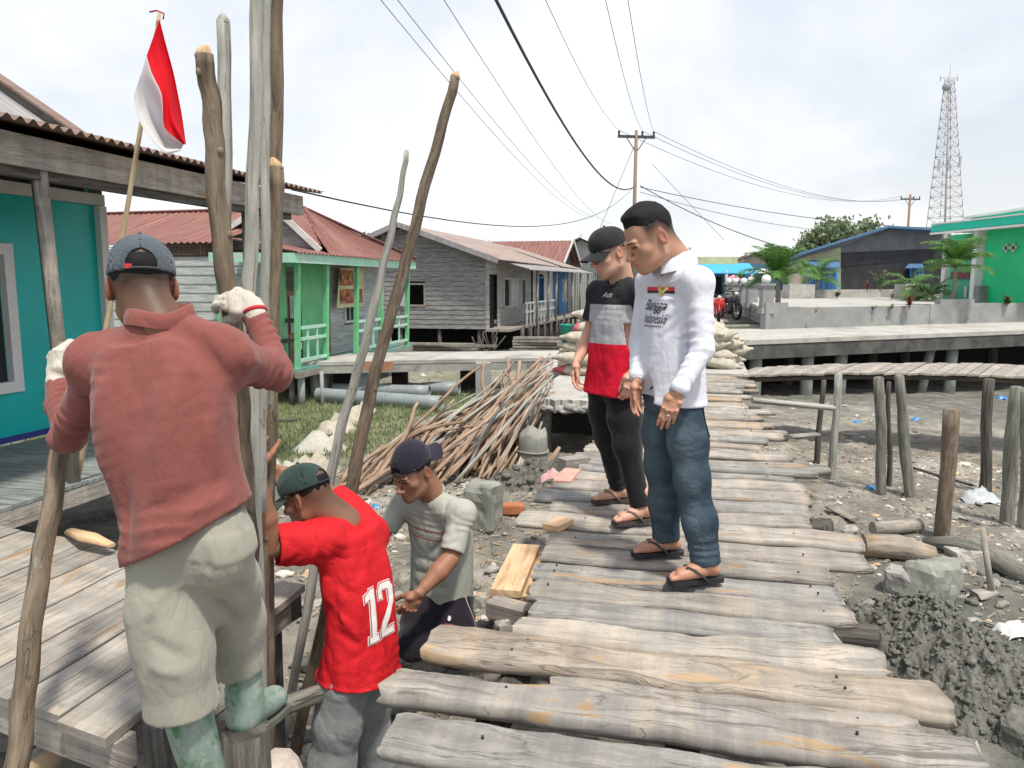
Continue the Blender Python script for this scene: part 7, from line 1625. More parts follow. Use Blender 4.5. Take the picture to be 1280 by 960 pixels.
# ---------------------------------------------------------------- houses further up the left side
BLUEP = old_paint('blue_paint', (.03, .17, .42), None, sc=3); BH = empty('blue_front_house', S(29, -5.6, -.7)); tag(BH, 'small house with a white wall, bright blue door frames and blue window bars', 'house')
m = MB(); clap(m, S(27.2, -5.75, 0), DV, 3.9, 0, 2.0, RV, ((.5, 1.9, .5, 1.6),), .16, .01, 3); m.build('wall', WHITEP, BH)
m = MB(); clap(m, S(31.1, -5.75, 0), DV, 4.0, 0, 2.0, RV, ((.5, 1.5, 0, 1.65), (2.4, 3.4, .5, 1.5)), .16, .01, 3); m.build('wall', BLUEP, BH)
window(BH, S(27.2, -5.75, 0), DV, RV, .55, 1.85, .55, 1.55, BLUEP, GLASS, 4, .08); window(BH, S(31.1, -5.75, 0), DV, RV, 2.45, 3.35, .55, 1.45, WHITEP, GLASS, 3, .08)
pmesh('door', BLUEP, BH, lambda m: [m.beam(S(31.65+.22*i, -5.8, 0), S(31.65+.22*i, -5.8, 1.6), .12, .04, up=RV) for i in range(5)])
pmesh('back_wall', DARKSHADE, BH, lambda m: m.prism([S(27.2, -6.6, 0), S(35.4, -6.6, 0), S(35.4, -6.6, 2), S(27.2, -6.6, 2)], -RV*.05))
pmesh('roof', RF_PALE, BH, lambda m: corr(m, S(30.6, -5.3, 2.0), S(35.6, -5.3, 2.0), S(30.6, -8.2, 2.95), S(35.6, -8.2, 2.95), .2, .02, 2))
def simple_house(name, label, s0, s1, t0, t1, zw, zr, wall_m, roof_m, ridge='s', over=.4, z0=-.6, wins=(), win_m=None, gable_m=None, cat='house'):
    h = empty(name, S((s0+s1)/2, (t0+t1)/2, z0)); tag(h, label, cat)
    for nm, a, b, nr in (('s', S(s0, t0), S(s0, t1), -DV), ('n', S(s1, t1), S(s1, t0), DV), ('e', S(s0, t1), S(s1, t1), RV), ('w', S(s1, t0), S(s0, t0), -RV)):
        m = MB(); L = np.linalg.norm(b-a); ops = [w[1:] for w in wins if w[0] == nm]; clap(m, a, b-a, L, z0, zw, nr, ops, .2, .012, 5); m.build('wall', wall_m, h)
        for w in ops: window(h, a, b-a, nr, w[0]+.04, w[1]-.04, w[2]+.04, w[3]-.04, win_m or WHITEP, GLASS, 2, .07)
    if ridge == 's':
        tm = (t0+t1)/2
        pmesh('roof', roof_m, h, lambda m: corr(m, S(s0-over, t1+over, zw-.1), S(s1+over, t1+over, zw-.1), S(s0-over, tm, zr), S(s1+over, tm, zr), .2, .02, 2)); pmesh('roof', roof_m, h, lambda m: corr(m, S(s0-over, t0-over, zw-.1), S(s1+over, t0-over, zw-.1), S(s0-over, tm, zr), S(s1+over, tm, zr), .2, .02, 2))
        for s_ in (s0, s1): pmesh('gable', gable_m or wall_m, h, lambda m: m.prism([S(s_, t0, zw), S(s_, t1, zw), S(s_, tm, zr-.08)], DV*.02))
    else:
        sm = (s0+s1)/2
        pmesh('roof', roof_m, h, lambda m: corr(m, S(s0-over, t0-over, zw-.1), S(s0-over, t1+over, zw-.1), S(sm, t0-over, zr), S(sm, t1+over, zr), .2, .02, 2)); pmesh('roof', roof_m, h, lambda m: corr(m, S(s1+over, t0-over, zw-.1), S(s1+over, t1+over, zw-.1), S(sm, t0-over, zr), S(sm, t1+over, zr), .2, .02, 2))
        for t_ in (t0, t1): pmesh('gable', gable_m or wall_m, h, lambda m: m.prism([S(s0, t_, zw), S(s1, t_, zw), S(sm, t_, zr-.08)], RV*.02))
        for t_ in (t0-over, t1+over): pmesh('barge_board', WHITEP, h, lambda m: (m.beam(S(s0-over, t_, zw-.05), S(sm, t_, zr+.03), .04, .16, up=UP), m.beam(S(s1+over, t_, zw-.05), S(sm, t_, zr+.03), .04, .16, up=UP)))
    return h
simple_house('red_roof_house', 'house with a red iron gable roof seen above the grey porch roof', 35.8, 40.5, -10.0, -6.4, 2.3, 3.45, W_GREYWALL, RF_RED, 't', .4, gable_m=W_DARK)
simple_house('green_roof_house', 'house with a pale green iron roof behind the black cap', 44, 52, -9, -4.0, 2.6, 3.9, mottled('pale_wall', (.36, .38, .36), (.46, .48, .45), 2), rust_roof('pale_green_roof', (.27, .36, .29), (.36, .45, .37), (.30, .30, .26), .7), 's', .6)
m = MB(); 
for i in range(24): m.beam(S(35.4+.42*i, -5.6+.06*i, 0), S(35.4+.42*i, -5.6+.06*i, 1.75+.05*(i % 3)), .38, .02, up=RV)
tag(m.build('board_fence', wood('mint_grey_board', (.20, .23, .22), (.34, .38, .36), (.44, .47, .45), crack=.5, gy=26)), 'tall fence of pale upright boards beyond the porch posts', 'fence')
# ---------------------------------------------------------------- far end of the street
FE = empty('cafe', V(12.5, 47, -.4)); tag(FE, 'roadside cafe with a bright blue awning below a pale yellow signboard', 'cafe')
Y0 = 47
pmesh('wall', old_paint('cafe_wall', (.06, .16, .26), None, sc=3), FE, lambda m: m.prism([PY(868, 372, Y0), PY(985, 372, Y0), PY(985, 330, Y0), PY(868, 330, Y0)], V(0, .2, 0)))
pmesh('awning', plain('blue_tarp', (.05, .38, .66), .55), FE, lambda m: m.prism([PY(868, 341, Y0-2.2), PY(948, 341, Y0-2.2), PY(936, 329, Y0-.2), PY(868, 329, Y0-.2)], V(0, 0, -.05)))
pmesh('signboard', mottled('yellow_board', (.46, .43, .22), (.56, .53, .32), 3), FE, lambda m: m.prism([PY(864, 331, Y0-.4), PY(922, 331, Y0-.4), PY(922, 321, Y0-.4), PY(864, 321, Y0-.4)], V(0, .15, 0)))
for u in (878, 908, 940): pmesh('pillar', WHITEP, FE, lambda m: m.beam(PY(u, 378, Y0-2.1), PY(u, 338, Y0-2.1), .16, .16, up=V(1, 0, 0)))
for u0, u1 in ((872, 884), (890, 902)): pmesh('doorway', DARKSHADE, FE, lambda m: m.prism([PY(u0, 372, Y0-.05), PY(u1, 372, Y0-.05), PY(u1, 346, Y0-.05), PY(u0, 346, Y0-.05)], V(0, .03, 0)))
def far_house(name, label, Y, wall, roof, u0, u1, vb, ve, up_, vp, depth, wall_m, roof_m, doors=(), over=.5, cat='house'):
    """house whose gable end faces the street: front rectangle and roof peak measured at distance Y"""
    h = empty(name, PY((u0+u1)/2, vb, Y)); tag(h, label, cat); D = V(.2, 1, 0)*depth
    a, b, c, d, pk = PY(u0, vb, Y), PY(u1, vb, Y), PY(u1, ve, Y), PY(u0, ve, Y), PY(up_, vp, Y)
    pmesh('wall', wall_m, h, lambda m: m.prism([a, b, c, pk, d], D))
    ov = V(0, -over, 0)
    for e, o2 in ((d, -1), (c, 1)):
        q = e+(e-pk)*.10; pmesh('roof', roof_m, h, lambda m: corr(m, q+ov+V(0, 0, .05), q+D+V(0, 0, .05), pk+ov+V(0, 0, .06), pk+D+V(0, 0, .06), .25, .02, 2))
    for x0, x1, y0, y1, mm in doors: pmesh('doorway', mm, h, lambda m: m.prism([PY(x0, y1, Y-.03), PY(x1, y1, Y-.03), PY(x1, y0, Y-.03), PY(x0, y0, Y-.03)], V(0, -.03, 0)))
    return h
far_house('brown_roof_house', 'house with a dark brown roof behind the left palm', 58, None, None, 930, 1012, 376, 322, 966, 309, 9, mottled('dull_wall', (.30, .26, .22), (.40, .36, .31), 2), RF_RUST, ((962, 984, 340, 374, mottled('maroon', (.16, .03, .035), (.22, .05, .05))), (944, 957, 345, 374, DARKSHADE)))
far_house('brown_roof_house', 'low house with a reddish brown roof between the awning and the left palm', 66, None, None, 905, 962, 372, 332, 930, 320, 8, mottled('dull_wall', (.30, .26, .22), (.40, .36, .31), 2), RF_RED)
far_house('shop', 'wooden shop with a red item on its green front, seen between the two men', 40, None, None, 742, 822, 402, 345, 785, 318, 10, mottled('green_grey_shop', (.20, .25, .21), (.29, .34, .29), 3), RF_GREY, ((760, 780, 352, 384, DARKSHADE), (796, 812, 352, 384, DARKSHADE), (790, 798, 318, 330, plain('red_sign', (.5, .04, .04)))), cat='shop')
def parasol(u, v, Y, r, col, label):
    P = PY(u, v, Y); o = empty('parasol', V(P[0], P[1], P[2]-1.7)); tag(o, label, 'parasol'); pmesh('canopy', col, o, lambda m: m.lathe(P-V(0, 0, .22), [(r, 0), (r*.85, .12), (r*.5, .25), (.03, .33)], 14)); pmesh('pole', WHITEP, o, lambda m: m.tube([V(P[0], P[1], P[2]-1.7), P], .03, 6))
parasol(917, 346, 42, .42, plain('pink_cloth', (.58, .25, .36), .7), 'small pink parasol beyond the motorbikes')
parasol(953, 338, 46, .65, plain('white_cloth', (.60, .60, .60), .7), 'white parasol under the fronds of the left palm')
# ---------------------------------------------------------------- raised concrete road on piles and the court behind its wall
WY0, WY1 = PZ(918, 426, .1), PZ(1300, 412, .1); d_ = unit(WY1-WY0); nb = V(-d_[1], d_[0], 0)
K0, K1 = WY0-d_*.6, WY1+d_*14
RD = empty('raised_road', V(9, 18, -1.2)); tag(RD, 'concrete road raised on grey round piles, running off to the right', 'road')
pmesh('deck', CONC_L, RD, lambda m: m.prism([K0, K1, K1+nb*3.4, K0+nb*3.4+d_*.4], V(0, 0, -.10)))
pmesh('edge_beam', mottled('dark_concrete', (.055, .056, .053), (.12, .12, .114), 2.5, .9, .4, .01), RD, lambda m: m.beam(K0+nb*.12+V(0, 0, -.26), K1+nb*.12+V(0, 0, -.26), .2, .32))
PIL = mottled('pale_pile', (.30, .33, .32), (.42, .45, .43), 4, .8, .3, c3=(.24, .28, .23))
for u, vb in ((945, 470), (1010, 500), (1052, 490), (1190, 505), (1165, 516), (1300, 500)):
    Y = lerp(WY0, WY1, (u-918)/382.)[1]+.45; P = PY(u, 440, Y); 
    o = pmesh('pile', PIL if u != 1165 else CONC_G, RD, lambda m: m.tube([V(P[0]-(.25 if u == 1165 else 0), P[1], gh(P)-.3), V(P[0], P[1], -.1)], .14 if u != 1165 else .11, 14))
for u in (985, 1090, 1130, 1240):
    Y = lerp(WY0, WY1, (u-918)/382.)[1]+2.8; P = PY(u, 440, Y); pmesh('pile', W_DARK, RD, lambda m: m.tube([V(P[0], P[1], gh(P)-.3), V(P[0], P[1], -.1)], .15, 10))
pmesh('dark_backing', DARKSHADE, RD, lambda m: m.prism([K0+nb*3.2+V(0, 0, -1.8), K1+nb*3.2+V(0, 0, -1.8), K1+nb*3.2+V(0, 0, -.12), K0+nb*3.2+V(0, 0, -.12)], nb*.05))  # near-black sheet paints the shade below the road deck
WA = K0+nb*3.0; WB1 = K1+nb*3.0
def on_wall(u, off=0.0):               # point of the wall line seen in column u
    k = (u-640)/FPX; b = WA+nb*off; c, s_ = math.cos(PIT), math.sin(PIT); x = (k*(b[1]*c+(H-.4)*s_)-b[0])/(d_[0]-k*d_[1]*c); return b+d_*x
WB0 = on_wall(957)
WL_ = empty('court_wall', WB0); tag(WL_, 'long low rendered concrete wall round the paved court', 'wall')
WALLC = mottled('rendered_wall', (.235, .245, .245), (.325, .335, .33), 1.6, .9, .25, .004, c3=(.18, .19, .185))
pmesh('wall', WALLC, WL_, lambda m: m.prism([WB0+V(0, 0, -.05), WB1+V(0, 0, -.05), WB1+V(0, 0, .56), WB0+V(0, 0, .56)], nb*.16))
for f0, f1, h in ((956.5, 984, .80), (1162, 1174, .70), (1174, 1216, .84), (1216, 1290, .70)): pmesh('raised_panel', WALLC, WL_, lambda m: m.prism([on_wall(f0)+nb*-.02+V(0, 0, .0), on_wall(f1)+nb*-.02+V(0, 0, .0), on_wall(f1)-nb*.02+V(0, 0, h-.1), on_wall(f0)-nb*.02+V(0, 0, h-.1)], nb*.2))
m = MB(); m.prism([WB0+nb*.1+V(0, 0, .54), WB1+nb*.1+V(0, 0, .54), WB1+nb*30+V(0, 0, .58), WB0+DV*24+RV*.4+V(0, 0, .58)], V(0, 0, -.1)); struct(m.build('court_pavement', CONC_L))
# low planters and kerbs at the back of the court
def bed(name, label, a, b, h, w=.3, mt=None): return tag(pmesh(name, mt or CONC_L, None, lambda m: m.beam(a+V(0, 0, h/2), b+V(0, 0, h/2), w, h)), label, 'planter')
bed('planter', 'square pale planter box holding the young palm', PY(982, 373, 34), PY(1013, 373, 34), .62, .9)
bed('planter', 'square planter box below the blue awninged window', PY(1124, 374, 31), PY(1153, 374, 31), .62, .9)
bed('low_wall', 'long low pale wall before the dark blue house', PY(1010, 372, 35), PY(1124, 371.5, 35), .36, .2)
bed('low_wall', 'low pale kerb behind the left palm and lamp pillars', PY(925, 374, 38), PY(984, 373, 36), .40, .2)
# stepped side wall with lamp pillars along the street
LP = WALLC
def lamp_pillar(u, vb, vt, Y, w, label):
    P = PY(u, vb, Y); T = PY(u, vt, Y); o = empty('lamp_pillar', P); tag(o, label, 'pillar', 'lamp pillars at the court entrance'); ax = (V(1, 0, 0), V(0, 1, 0), UP); h = T[2]-P[2]
    pmesh('shaft', LP, o, lambda m: m.box(P+V(0, 0, h/2), ax, (w/2, w/2, h/2)))
    pmesh('cap', LP, o, lambda m: (m.box(T+V(0, 0, .03), ax, (w*.66, w*.66, .035)), m.box(T+V(0, 0, -.03), ax, (w*.58, w*.58, .025))))
    pmesh('base', LP, o, lambda m: m.box(P+V(0, 0, .06), ax, (w*.62, w*.62, .08)))
    pmesh('globe', plain('white_globe', (.78, .78, .75), .3, .5), o, lambda m: m.ball(T+V(0, 0, .06+w*.36), w*.42, 14, 9))
lamp_pillar(957.5, 391, 357, 20.5, .30, 'nearest lamp pillar with a white ball, by the corner of the court wall')
lamp_pillar(939, 384, 357, 27, .33, 'lamp pillar with a white ball, second from the court wall')
lamp_pillar(929.5, 383, 357, 29, .30, 'lamp pillar with a white ball, third from the court wall')
lamp_pillar(919, 380, 356, 33, .32, 'lamp pillar with a white ball, fourth from the court wall')
lamp_pillar(911, 379, 356, 36, .32, 'lamp pillar with a white ball, farthest and nearest the pink parasol')
sw = empty('side_wall', PZ(935, 400, 0)); tag(sw, 'ribbed low side wall stepping along the street by the lamp pillars', 'wall')
for i in range(3): pmesh('course', LP, sw, lambda m: m.beam(PZ(958, 406, .02)+V(-.05*i, 0, .10+.16*i), PZ(931, 394.5, .02)+V(-.05*i, 0, .10+.16*i), .34-.06*i, .15))
pmesh('course', LP, sw, lambda m: m.beam(PZ(931, 393, .02)+V(0, 0, .42), PZ(914, 385, .02)+V(0, 0, .42), .12, .8))
m = MB(); m.prism([PZ(900, 413, .03), PZ(958, 411, .03), PZ(956, 405, .03), PZ(906, 406, .03)], V(0, 0, -.1)); struct(m.build('path_ramp', mottled('mossy_ramp', (.16, .19, .13), (.27, .29, .22), 3)))
# ---------------------------------------------------------------- green house, dark blue house
EM = old_paint('emerald_paint', (.015, .50, .20), (.02, .44, .18), sc=.8, rough=.5); EMT = old_paint('turquoise_fascia', (.01, .52, .36), (.02, .46, .33), sc=.8, rough=.5)
GR = empty('emerald_house', PY(1220, 384, 26)); tag(GR, 'emerald green house with white pillars and a turquoise fascia at the right', 'house')
o = V(16.45, 30.7, .42); dg = unit(V(.75, -5.2, 0)); nl = unit(V(-5.2, -.75, 0))       # front runs towards the camera, facing the street
P_ = lambda a, z, off=0: o+dg*a+V(0, 0, z*1.13)+nl*off
def at_u(u, off=0.0):                  # how far along the front column u falls
    k = (u-640)/FPX; b = o+nl*off; c = math.cos(PIT); return (k*(b[1]*c+(H-1.5)*math.sin(PIT))-b[0])/(dg[0]-k*dg[1]*c)
def slab(m, u0, u1, z0, z1, off, th=.2): a0, a1 = at_u(u0, off), at_u(u1, off); m.prism([P_(a0, z0, off), P_(a1, z0, off), P_(a1, z1, off), P_(a0, z1, off)], -nl*th)
pmesh('wall', EM, GR, lambda m: (slab(m, 1229, 1330, -.05, 2.45, 0), slab(m, 1183, 1231, -.05, 2.45, -.62)))
pmesh('wall', old_paint('mint_wall', (.10, .50, .30), None, sc=.8), GR, lambda m: slab(m, 1184, 1226, 0, 2.3, -.55, .04))
for u, w_ in ((1180.5, .16), (1222, .42)): pmesh('pillar', CLEANW, GR, lambda m: m.beam(P_(at_u(u, .05), -.05, .05), P_(at_u(u, .05), 2.45, .05), .2, w_, up=nl))
pmesh('plinth', WALLC, GR, lambda m: m.beam(P_(at_u(1230, .1), 0, .1), P_(at_u(1230, .1), .72, .1), .2, .5, up=nl))
f0, f1 = at_u(1161, .8), at_u(1330, .8)
pmesh('fascia', EMT, GR, lambda m: (m.beam(P_(f0, 2.60, .8), P_(f1, 2.60, .8), .1, .26), m.beam(P_(f0+.05, 2.60, .74), P_(f0+.05, 2.60, -6), .1, .26)))
pmesh('fascia_trim', CLEANW, GR, lambda m: (m.beam(P_(f0, 2.44, .82), P_(f1, 2.44, .82), .14, .07), m.beam(P_(f0, 2.75, .82), P_(f1, 2.75, .82), .14, .05)))
pmesh('soffit', CLEANW, GR, lambda m: m.prism([P_(f0, 2.48, .75), P_(f1, 2.48, .75), P_(f1, 2.48, -3), P_(f0, 2.48, -3)], V(0, 0, .04)))
g0, g1 = at_u(1208, -1.2), at_u(1330, -1.2)
pmesh('roof', EMT, GR, lambda m: m.prism([P_(g0, 2.72, -1.2), P_(g1, 2.72, -1.2), P_(g1, 3.12, -1.2), P_(g0, 3.0, -1.2)], -nl*3)); pmesh('roof_trim', CLEANW, GR, lambda m: m.beam(P_(g0-.2, 3.03, -1.1), P_(g1, 3.16, -1.1), .2, .08))
def flower(m, c):
    for a in range(4): m.ball(c+dg*(.10*math.cos(a*1.571))+UP*(.10*math.sin(a*1.571)), (.05, .062, .062), 10, 6)
vz = (PY(1262, 309, 26)[2]-.42)/1.13; va = (at_u(1256), at_u(1265))
vb = pmesh('vent_block', plain('vent_plaster', (.42, .46, .42)), GR, lambda m: [flower(m, P_(a, vz, .03)) for a in va]); pmesh('vent_hole', DARKSHADE, vb, lambda m: [m.ball(P_(a, vz, .06), .035, 8, 5) for a in va])
pmesh('notice_board', mottled('maroon_board', (.20, .07, .09), (.28, .12, .13), 4), GR, lambda m: slab(m, 1188, 1211, .95, 1.2, -.50, .03))
for u in (1191, 1206): pmesh('white_mark', CLEANW, GR, lambda m: slab(m, u, u+3.5, .32, .7, -.50, .02))
DB = empty('dark_blue_house', PY(1110, 366, 42)); tag(DB, 'long house clad in near black boards with a blue iron roof edge', 'house')
DN1 = mottled('near_black_cladding', (.020, .021, .025), (.038, .040, .046), 1.5, .7, .2); DN2 = mottled('slate_boards', (.095, .102, .115), (.15, .158, .175), 1.2, .8, .2); YB = mottled('pale_yellow_plaster', (.40, .42, .24), (.50, .52, .34), 2); BLR = rust_roof('blue_iron_roof', (.05, .13, .26), (.10, .20, .35), (.12, .15, .2), .7)
Y = 42; q = lambda u, v, y=Y: PY(u, v, y)
pmesh('wall', DN1, DB, lambda m: (m.prism([q(1051, 368), q(1182, 368), q(1182, 322), q(1051, 333)], V(0, .2, 0)), m.prism([q(1051, 333)+V(0, -.03, 0), q(1182, 322)+V(0, -.03, 0), q(1182, 310)+V(0, -.03, 0), q(1051, 316)+V(0, -.03, 0)], V(0, .2, 0))))
pmesh('gable', DN2, DB, lambda m: m.prism([q(1051, 316), q(1182, 310), q(1182, 291), q(1112, 287), q(1051, 309)], V(0, .2, 0)))
pmesh('wall', YB, DB, lambda m: m.prism([q(1003, 368, 43), q(1051, 368), q(1051, 309), q(1003, 322, 43)], V(0, .3, 0)))
pmesh('roof', BLR, DB, lambda m: (m.prism([q(1112, 284.5, 41.3), q(1185, 289, 41.3), q(1185, 289, 41.3)+V(1.6, 9, -.5), q(1112, 284.5, 41.3)+V(1.6, 9, -.5)], V(0, 0, .10)), m.prism([q(1000, 319, 41.5), q(1112, 284.5, 41.3), q(1112, 284.5, 41.3)+V(1.6, 9, -.5), q(1000, 319, 41.5)+V(1.6, 9, -.5)], V(0, 0, .14))))
pmesh('awning', BLR, DB, lambda m: m.prism([q(1006, 332, 40.8), q(1050, 334, 40.8), q(1050, 326), q(1008, 325)], V(0, 0, -.06)))
def win2(m):
    for i in range(5): m.beam(q(1012+8*i, 368, 41.6), q(1012+8*i, 336, 41.6), .14, .1, up=V(0, 1, 0))
pmesh('window', plain('bright_blue_frame', (.02, .16, .44), .5), DB, win2)
pmesh('pane', mottled('pale_blue_panel', (.14, .30, .42), (.26, .40, .48), 1.5), DB, lambda m: m.prism([q(1009, 368, 41.8), q(1048, 368, 41.8), q(1048, 336, 41.8), q(1009, 336, 41.8)], V(0, .05, 0)))
fw = pmesh('window', plain('bright_blue_frame', (.02, .16, .44), .5), DB, lambda m: [m.beam(q(u, 347, 41.8), q(u, 334, 41.8), .08, .1, up=V(0, 1, 0)) for u in (1138, 1143, 1148, 1153)])
pmesh('pane', mottled('pale_blue_panel', (.14, .30, .42), (.26, .40, .48), 1.5), fw, lambda m: m.prism([q(1137, 347, 41.9), q(1154, 347, 41.9), q(1154, 334, 41.9), q(1137, 334, 41.9)], V(0, .05, 0)))
pmesh('window_hood', BLR, DB, lambda m: m.prism([q(1132, 334, 41), q(1155, 334, 41), q(1153, 329.5), q(1136, 329.5)], V(0, 0, -.06)))
tag(pmesh('pink_roof', plain('pink_roof_metal', (.45, .30, .28), .6), None, lambda m: m.prism([PY(1148, 291, 60), PY(1178, 291, 60), PY(1178, 286, 60), PY(1150, 286.5, 60)], V(0, 3, .2))), 'strip of pink roof between the dark house and the emerald house', 'roof')
# ---------------------------------------------------------------- coconut palms and planting
LEAF = None
def leaf_mat(name, a, b):
    if name in _M: return _M[name]
    n = NT(name); f = n.noise(n.coord('Object'), 6, 4, .6); c = n.ramp(f, [(.3, a), (.7, b)]); n.out(c, .5, .35)
    tr = n.new('ShaderNodeBsdfTranslucent'); n.link(c, tr.inputs['Color']); ms = n.new('ShaderNodeMixShader'); ms.inputs[0].default_value = .3; n.link(n.b.outputs[0], ms.inputs[1]); n.link(tr.outputs[0], ms.inputs[2]); n.link(ms.outputs[0], n.n['Material Output'].inputs['Surface']); _M[name] = n.m; return n.m
PALM = leaf_mat('palm_leaf', (.055, .15, .035), (.15, .30, .07)); SHRUB = leaf_mat('shrub_leaf', (.05, .12, .03), (.13, .24, .07)); TREE = leaf_mat('tree_leaf', (.15, .21, .11), (.26, .33, .19)); RLEAF = leaf_mat('red_leaf', (.18, .04, .035), (.30, .09, .07)); DRY = leaf_mat('dry_leaf', (.25, .2, .08), (.35, .3, .14))  # tree_leaf is lightened to carry the distance haze
TRK = wood('palm_trunk', (.12, .10, .08), (.24, .21, .17), (.34, .31, .26), ring=9, crack=.3)
def frond(m, base, az, el, L, r, droop=1.0, lw=.034, nl=34):
    pts = []; p = np.array(base, float); e = el
    for i in range(15):
        d = V(math.cos(az)*math.cos(e), math.sin(az)*math.cos(e), math.sin(e)); pts.append(p.copy()); p = p+d*L/14; e -= droop*(.05+.16*i/14)
    m.tube(pts, [.018*(1-.8*i/14)+.003 for i in range(15)], 4)
    for i in range(nl):
        f = .16+.84*i/nl; k = f*14; j = min(int(k), 13); c = lerp(pts[j], pts[j+1], k-j); dd = unit(pts[j+1]-pts[j]); sd = unit(np.cross(dd, UP)); up = np.cross(sd, dd); ll = L*.36*math.sin(math.pi*min(1, f*.85+.12))*r.uniform(.85, 1.1)+.05
        for sg in (-1, 1):
            t = unit(sd*sg+dd*.75+up*r.uniform(-.15, .25)); q1 = c+t*ll*.55+V(0, 0, -.04*ll); q2 = c+t*ll+V(0, 0, -ll*r.uniform(.05, .38)); w = dd*lw*.5
            m.add([c-w*.6, c+w*.6, q1+w, q1-w, q2], [(0, 1, 2, 3), (3, 2, 4)], None, False)
def palm(label, u, vb, Y, ht, L, nf, seed, lean=0.0, trunk=.06, upness=.6):
    r = np.random.RandomState(seed); P = PY(u, vb, Y); o = empty('coconut_palm', P); tag(o, label, 'palm tree'); T = P+V(lean, 0, ht)
    pmesh('trunk', TRK, o, lambda m: m.tube([lerp(P-V(0, 0, .1), T, f)+V(.03*math.sin(f*3), 0, 0) for f in np.linspace(0, 1, 8)], [trunk*(1.5-.6*f) for f in np.linspace(0, 1, 8)], 9))
    pmesh('crown', PALM, o, lambda m: [frond(m, T, i*2.39996+r.uniform(-.2, .2), upness+.75*math.sin(i*1.7)*.8+r.uniform(-.15, .15), L*r.uniform(.8, 1.08), r, r.uniform(.6, 1.0)) for i in range(nf)])
palm('young coconut palm with long arching fronds behind the nearest lamp pillar', 972, 379, 21.5, .66, 1.25, 18, 3, -.05, .055, .95)
palm('coconut palm with drooping fronds before the emerald house', 1190, 375, 23.6, 1.0, 1.3, 18, 5, .02, .05, .8)
palm('small bright palm growing from the square pale planter box', 1020, 366, 35, .55, 1.35, 11, 7, 0, .04, .85)
palm('low grey green palm in the planter by the blue hooded window', 1139, 362, 31, .1, 1.3, 9, 9, 0, .04, .35)
palm('short bright palm between the blue hooded window and the emerald house', 1164, 374, 29, .15, 1.1, 10, 10, 0, .04, .6)
def shrub(label, u, vb, Y, h, wd, n, seed, mt, stem=True, name='shrub', cat='shrub', lf=.09):
    r = np.random.RandomState(seed); P = PY(u, vb, Y); o = empty(name, P); tag(o, label, cat); tips = []
    def st(m):
        for i in range(max(2, n//12)): a = r.rand()*6.28; q = P+V(math.cos(a)*wd*.5*r.rand(), math.sin(a)*wd*.5*r.rand(), h*r.uniform(.5, 1)); m.tube([P, lerp(P, q, .5)+V(.02, 0, .03), q], [.012, .009, .004], 5); tips.append(q)
    pmesh('stem', TRK, o, st)
    def lv(m):
        for i in range(n):
            b = lerp(P, tips[r.randint(len(tips))], r.uniform(.35, 1.0)); a = r.rand()*6.28; d = unit(V(math.cos(a), math.sin(a), r.uniform(-.2, .8))); s = unit(np.cross(d, UP))*lf*.28; l = lf*r.uniform(.7, 1.4); m.add([b, b+d*l*.5+s, b+d*l, b+d*l*.5-s], [(0, 1, 2, 3)], None, False)
    pmesh('leaves', mt, o, lv)
shrub('dark red leaved plant standing on the court wall', 1136, 388, 22.2, .55, .16, 90, 3, RLEAF, lf=.13)
shrub('branching shrub with pale green leaves before the dark blue house', 1100, 364, 34, .95, .9, 130, 4, SHRUB, lf=.16)
shrub('reddish shrub left of the branching shrub by the dark blue house', 1084, 366, 34, .55, .4, 60, 5, RLEAF, lf=.14)
shrub('small round green bush at the foot of the emerald wall', 1258, 383, 24, .34, .3, 240, 6, SHRUB, lf=.09)
shrub('small green weed on the court wall, left of the red plant', 1113, 388, 22, .2, .3, 26, 7, SHRUB, lf=.09)
shrub('second green weed on the court wall, farther left', 1091, 388, 21.8, .16, .25, 20, 8, SHRUB, lf=.08)
shrub('thin yellowish weed on the court wall behind the raised block', 1019, 391, 20.6, .22, .4, 22, 9, DRY, lf=.09)
shrub('leafy green bush left of the emerald house corner', 1150, 370, 28, .5, .5, 130, 12, SHRUB, lf=.13)
shrub('small green clump beside the square pale planter box', 1046, 373, 33, .32, .4, 90, 13, SHRUB, lf=.12)
def tree(label, u, vb, Y, vt, wpx, seed, n=15000, mt=None, name='tree'):
    r = np.random.RandomState(seed); P = PY(u, vb, Y); top = PY(u, vt, Y); h = top[2]-P[2]; W = wpx/FPX*Y; o = empty(name, P); tag(o, label, 'tree'); cl = []
    def tk(m):
        m.tube([P, P+V(.1, 0, h*.3), P+V(.0, 0, h*.55)], [.28, .22, .15], 9)
        for i in range(9): a = i*2.4; q = P+V(math.cos(a)*W*.36*r.uniform(.5, 1), math.sin(a)*W*.36*r.uniform(.5, 1), h*r.uniform(.55, .9)); m.tube([P+V(0, 0, h*.35), lerp(P+V(0, 0, h*.35), q, .5)+V(0, 0, .3), q], [.12, .08, .03], 6); cl.append(q)
        for i in range(16): a = r.rand()*6.28; q = r.rand()**.5; cl.append(P+V(math.cos(a)*W*.5*q, math.sin(a)*W*.5*q, h*(.62+.34*r.rand()*(1-.6*q*q))))
    pmesh('trunk', TRK, o, tk); m = MB()
    for i in range(n):
        c = cl[r.randint(len(cl))]; g = r.randn(3)*V(W*.085, W*.085, h*.065); b = c+g; d = unit(r.randn(3)); s = unit(np.cross(d, r.randn(3))); l = r.uniform(.28, .6); m.add([b, b+d*l*.5+s*l*.3, b+d*l, b+d*l*.5-s*l*.3], [(0, 1, 2, 3)], None, False)
    m.build('crown', mt or TREE, o)
tree('broad leafy tree rising behind the blue iron roof', 1052, 372, 75, 278, 84, 4)
tree('treetop far off just above the red hipped roof', 450, 380, 60, 291, 26, 6, 900)
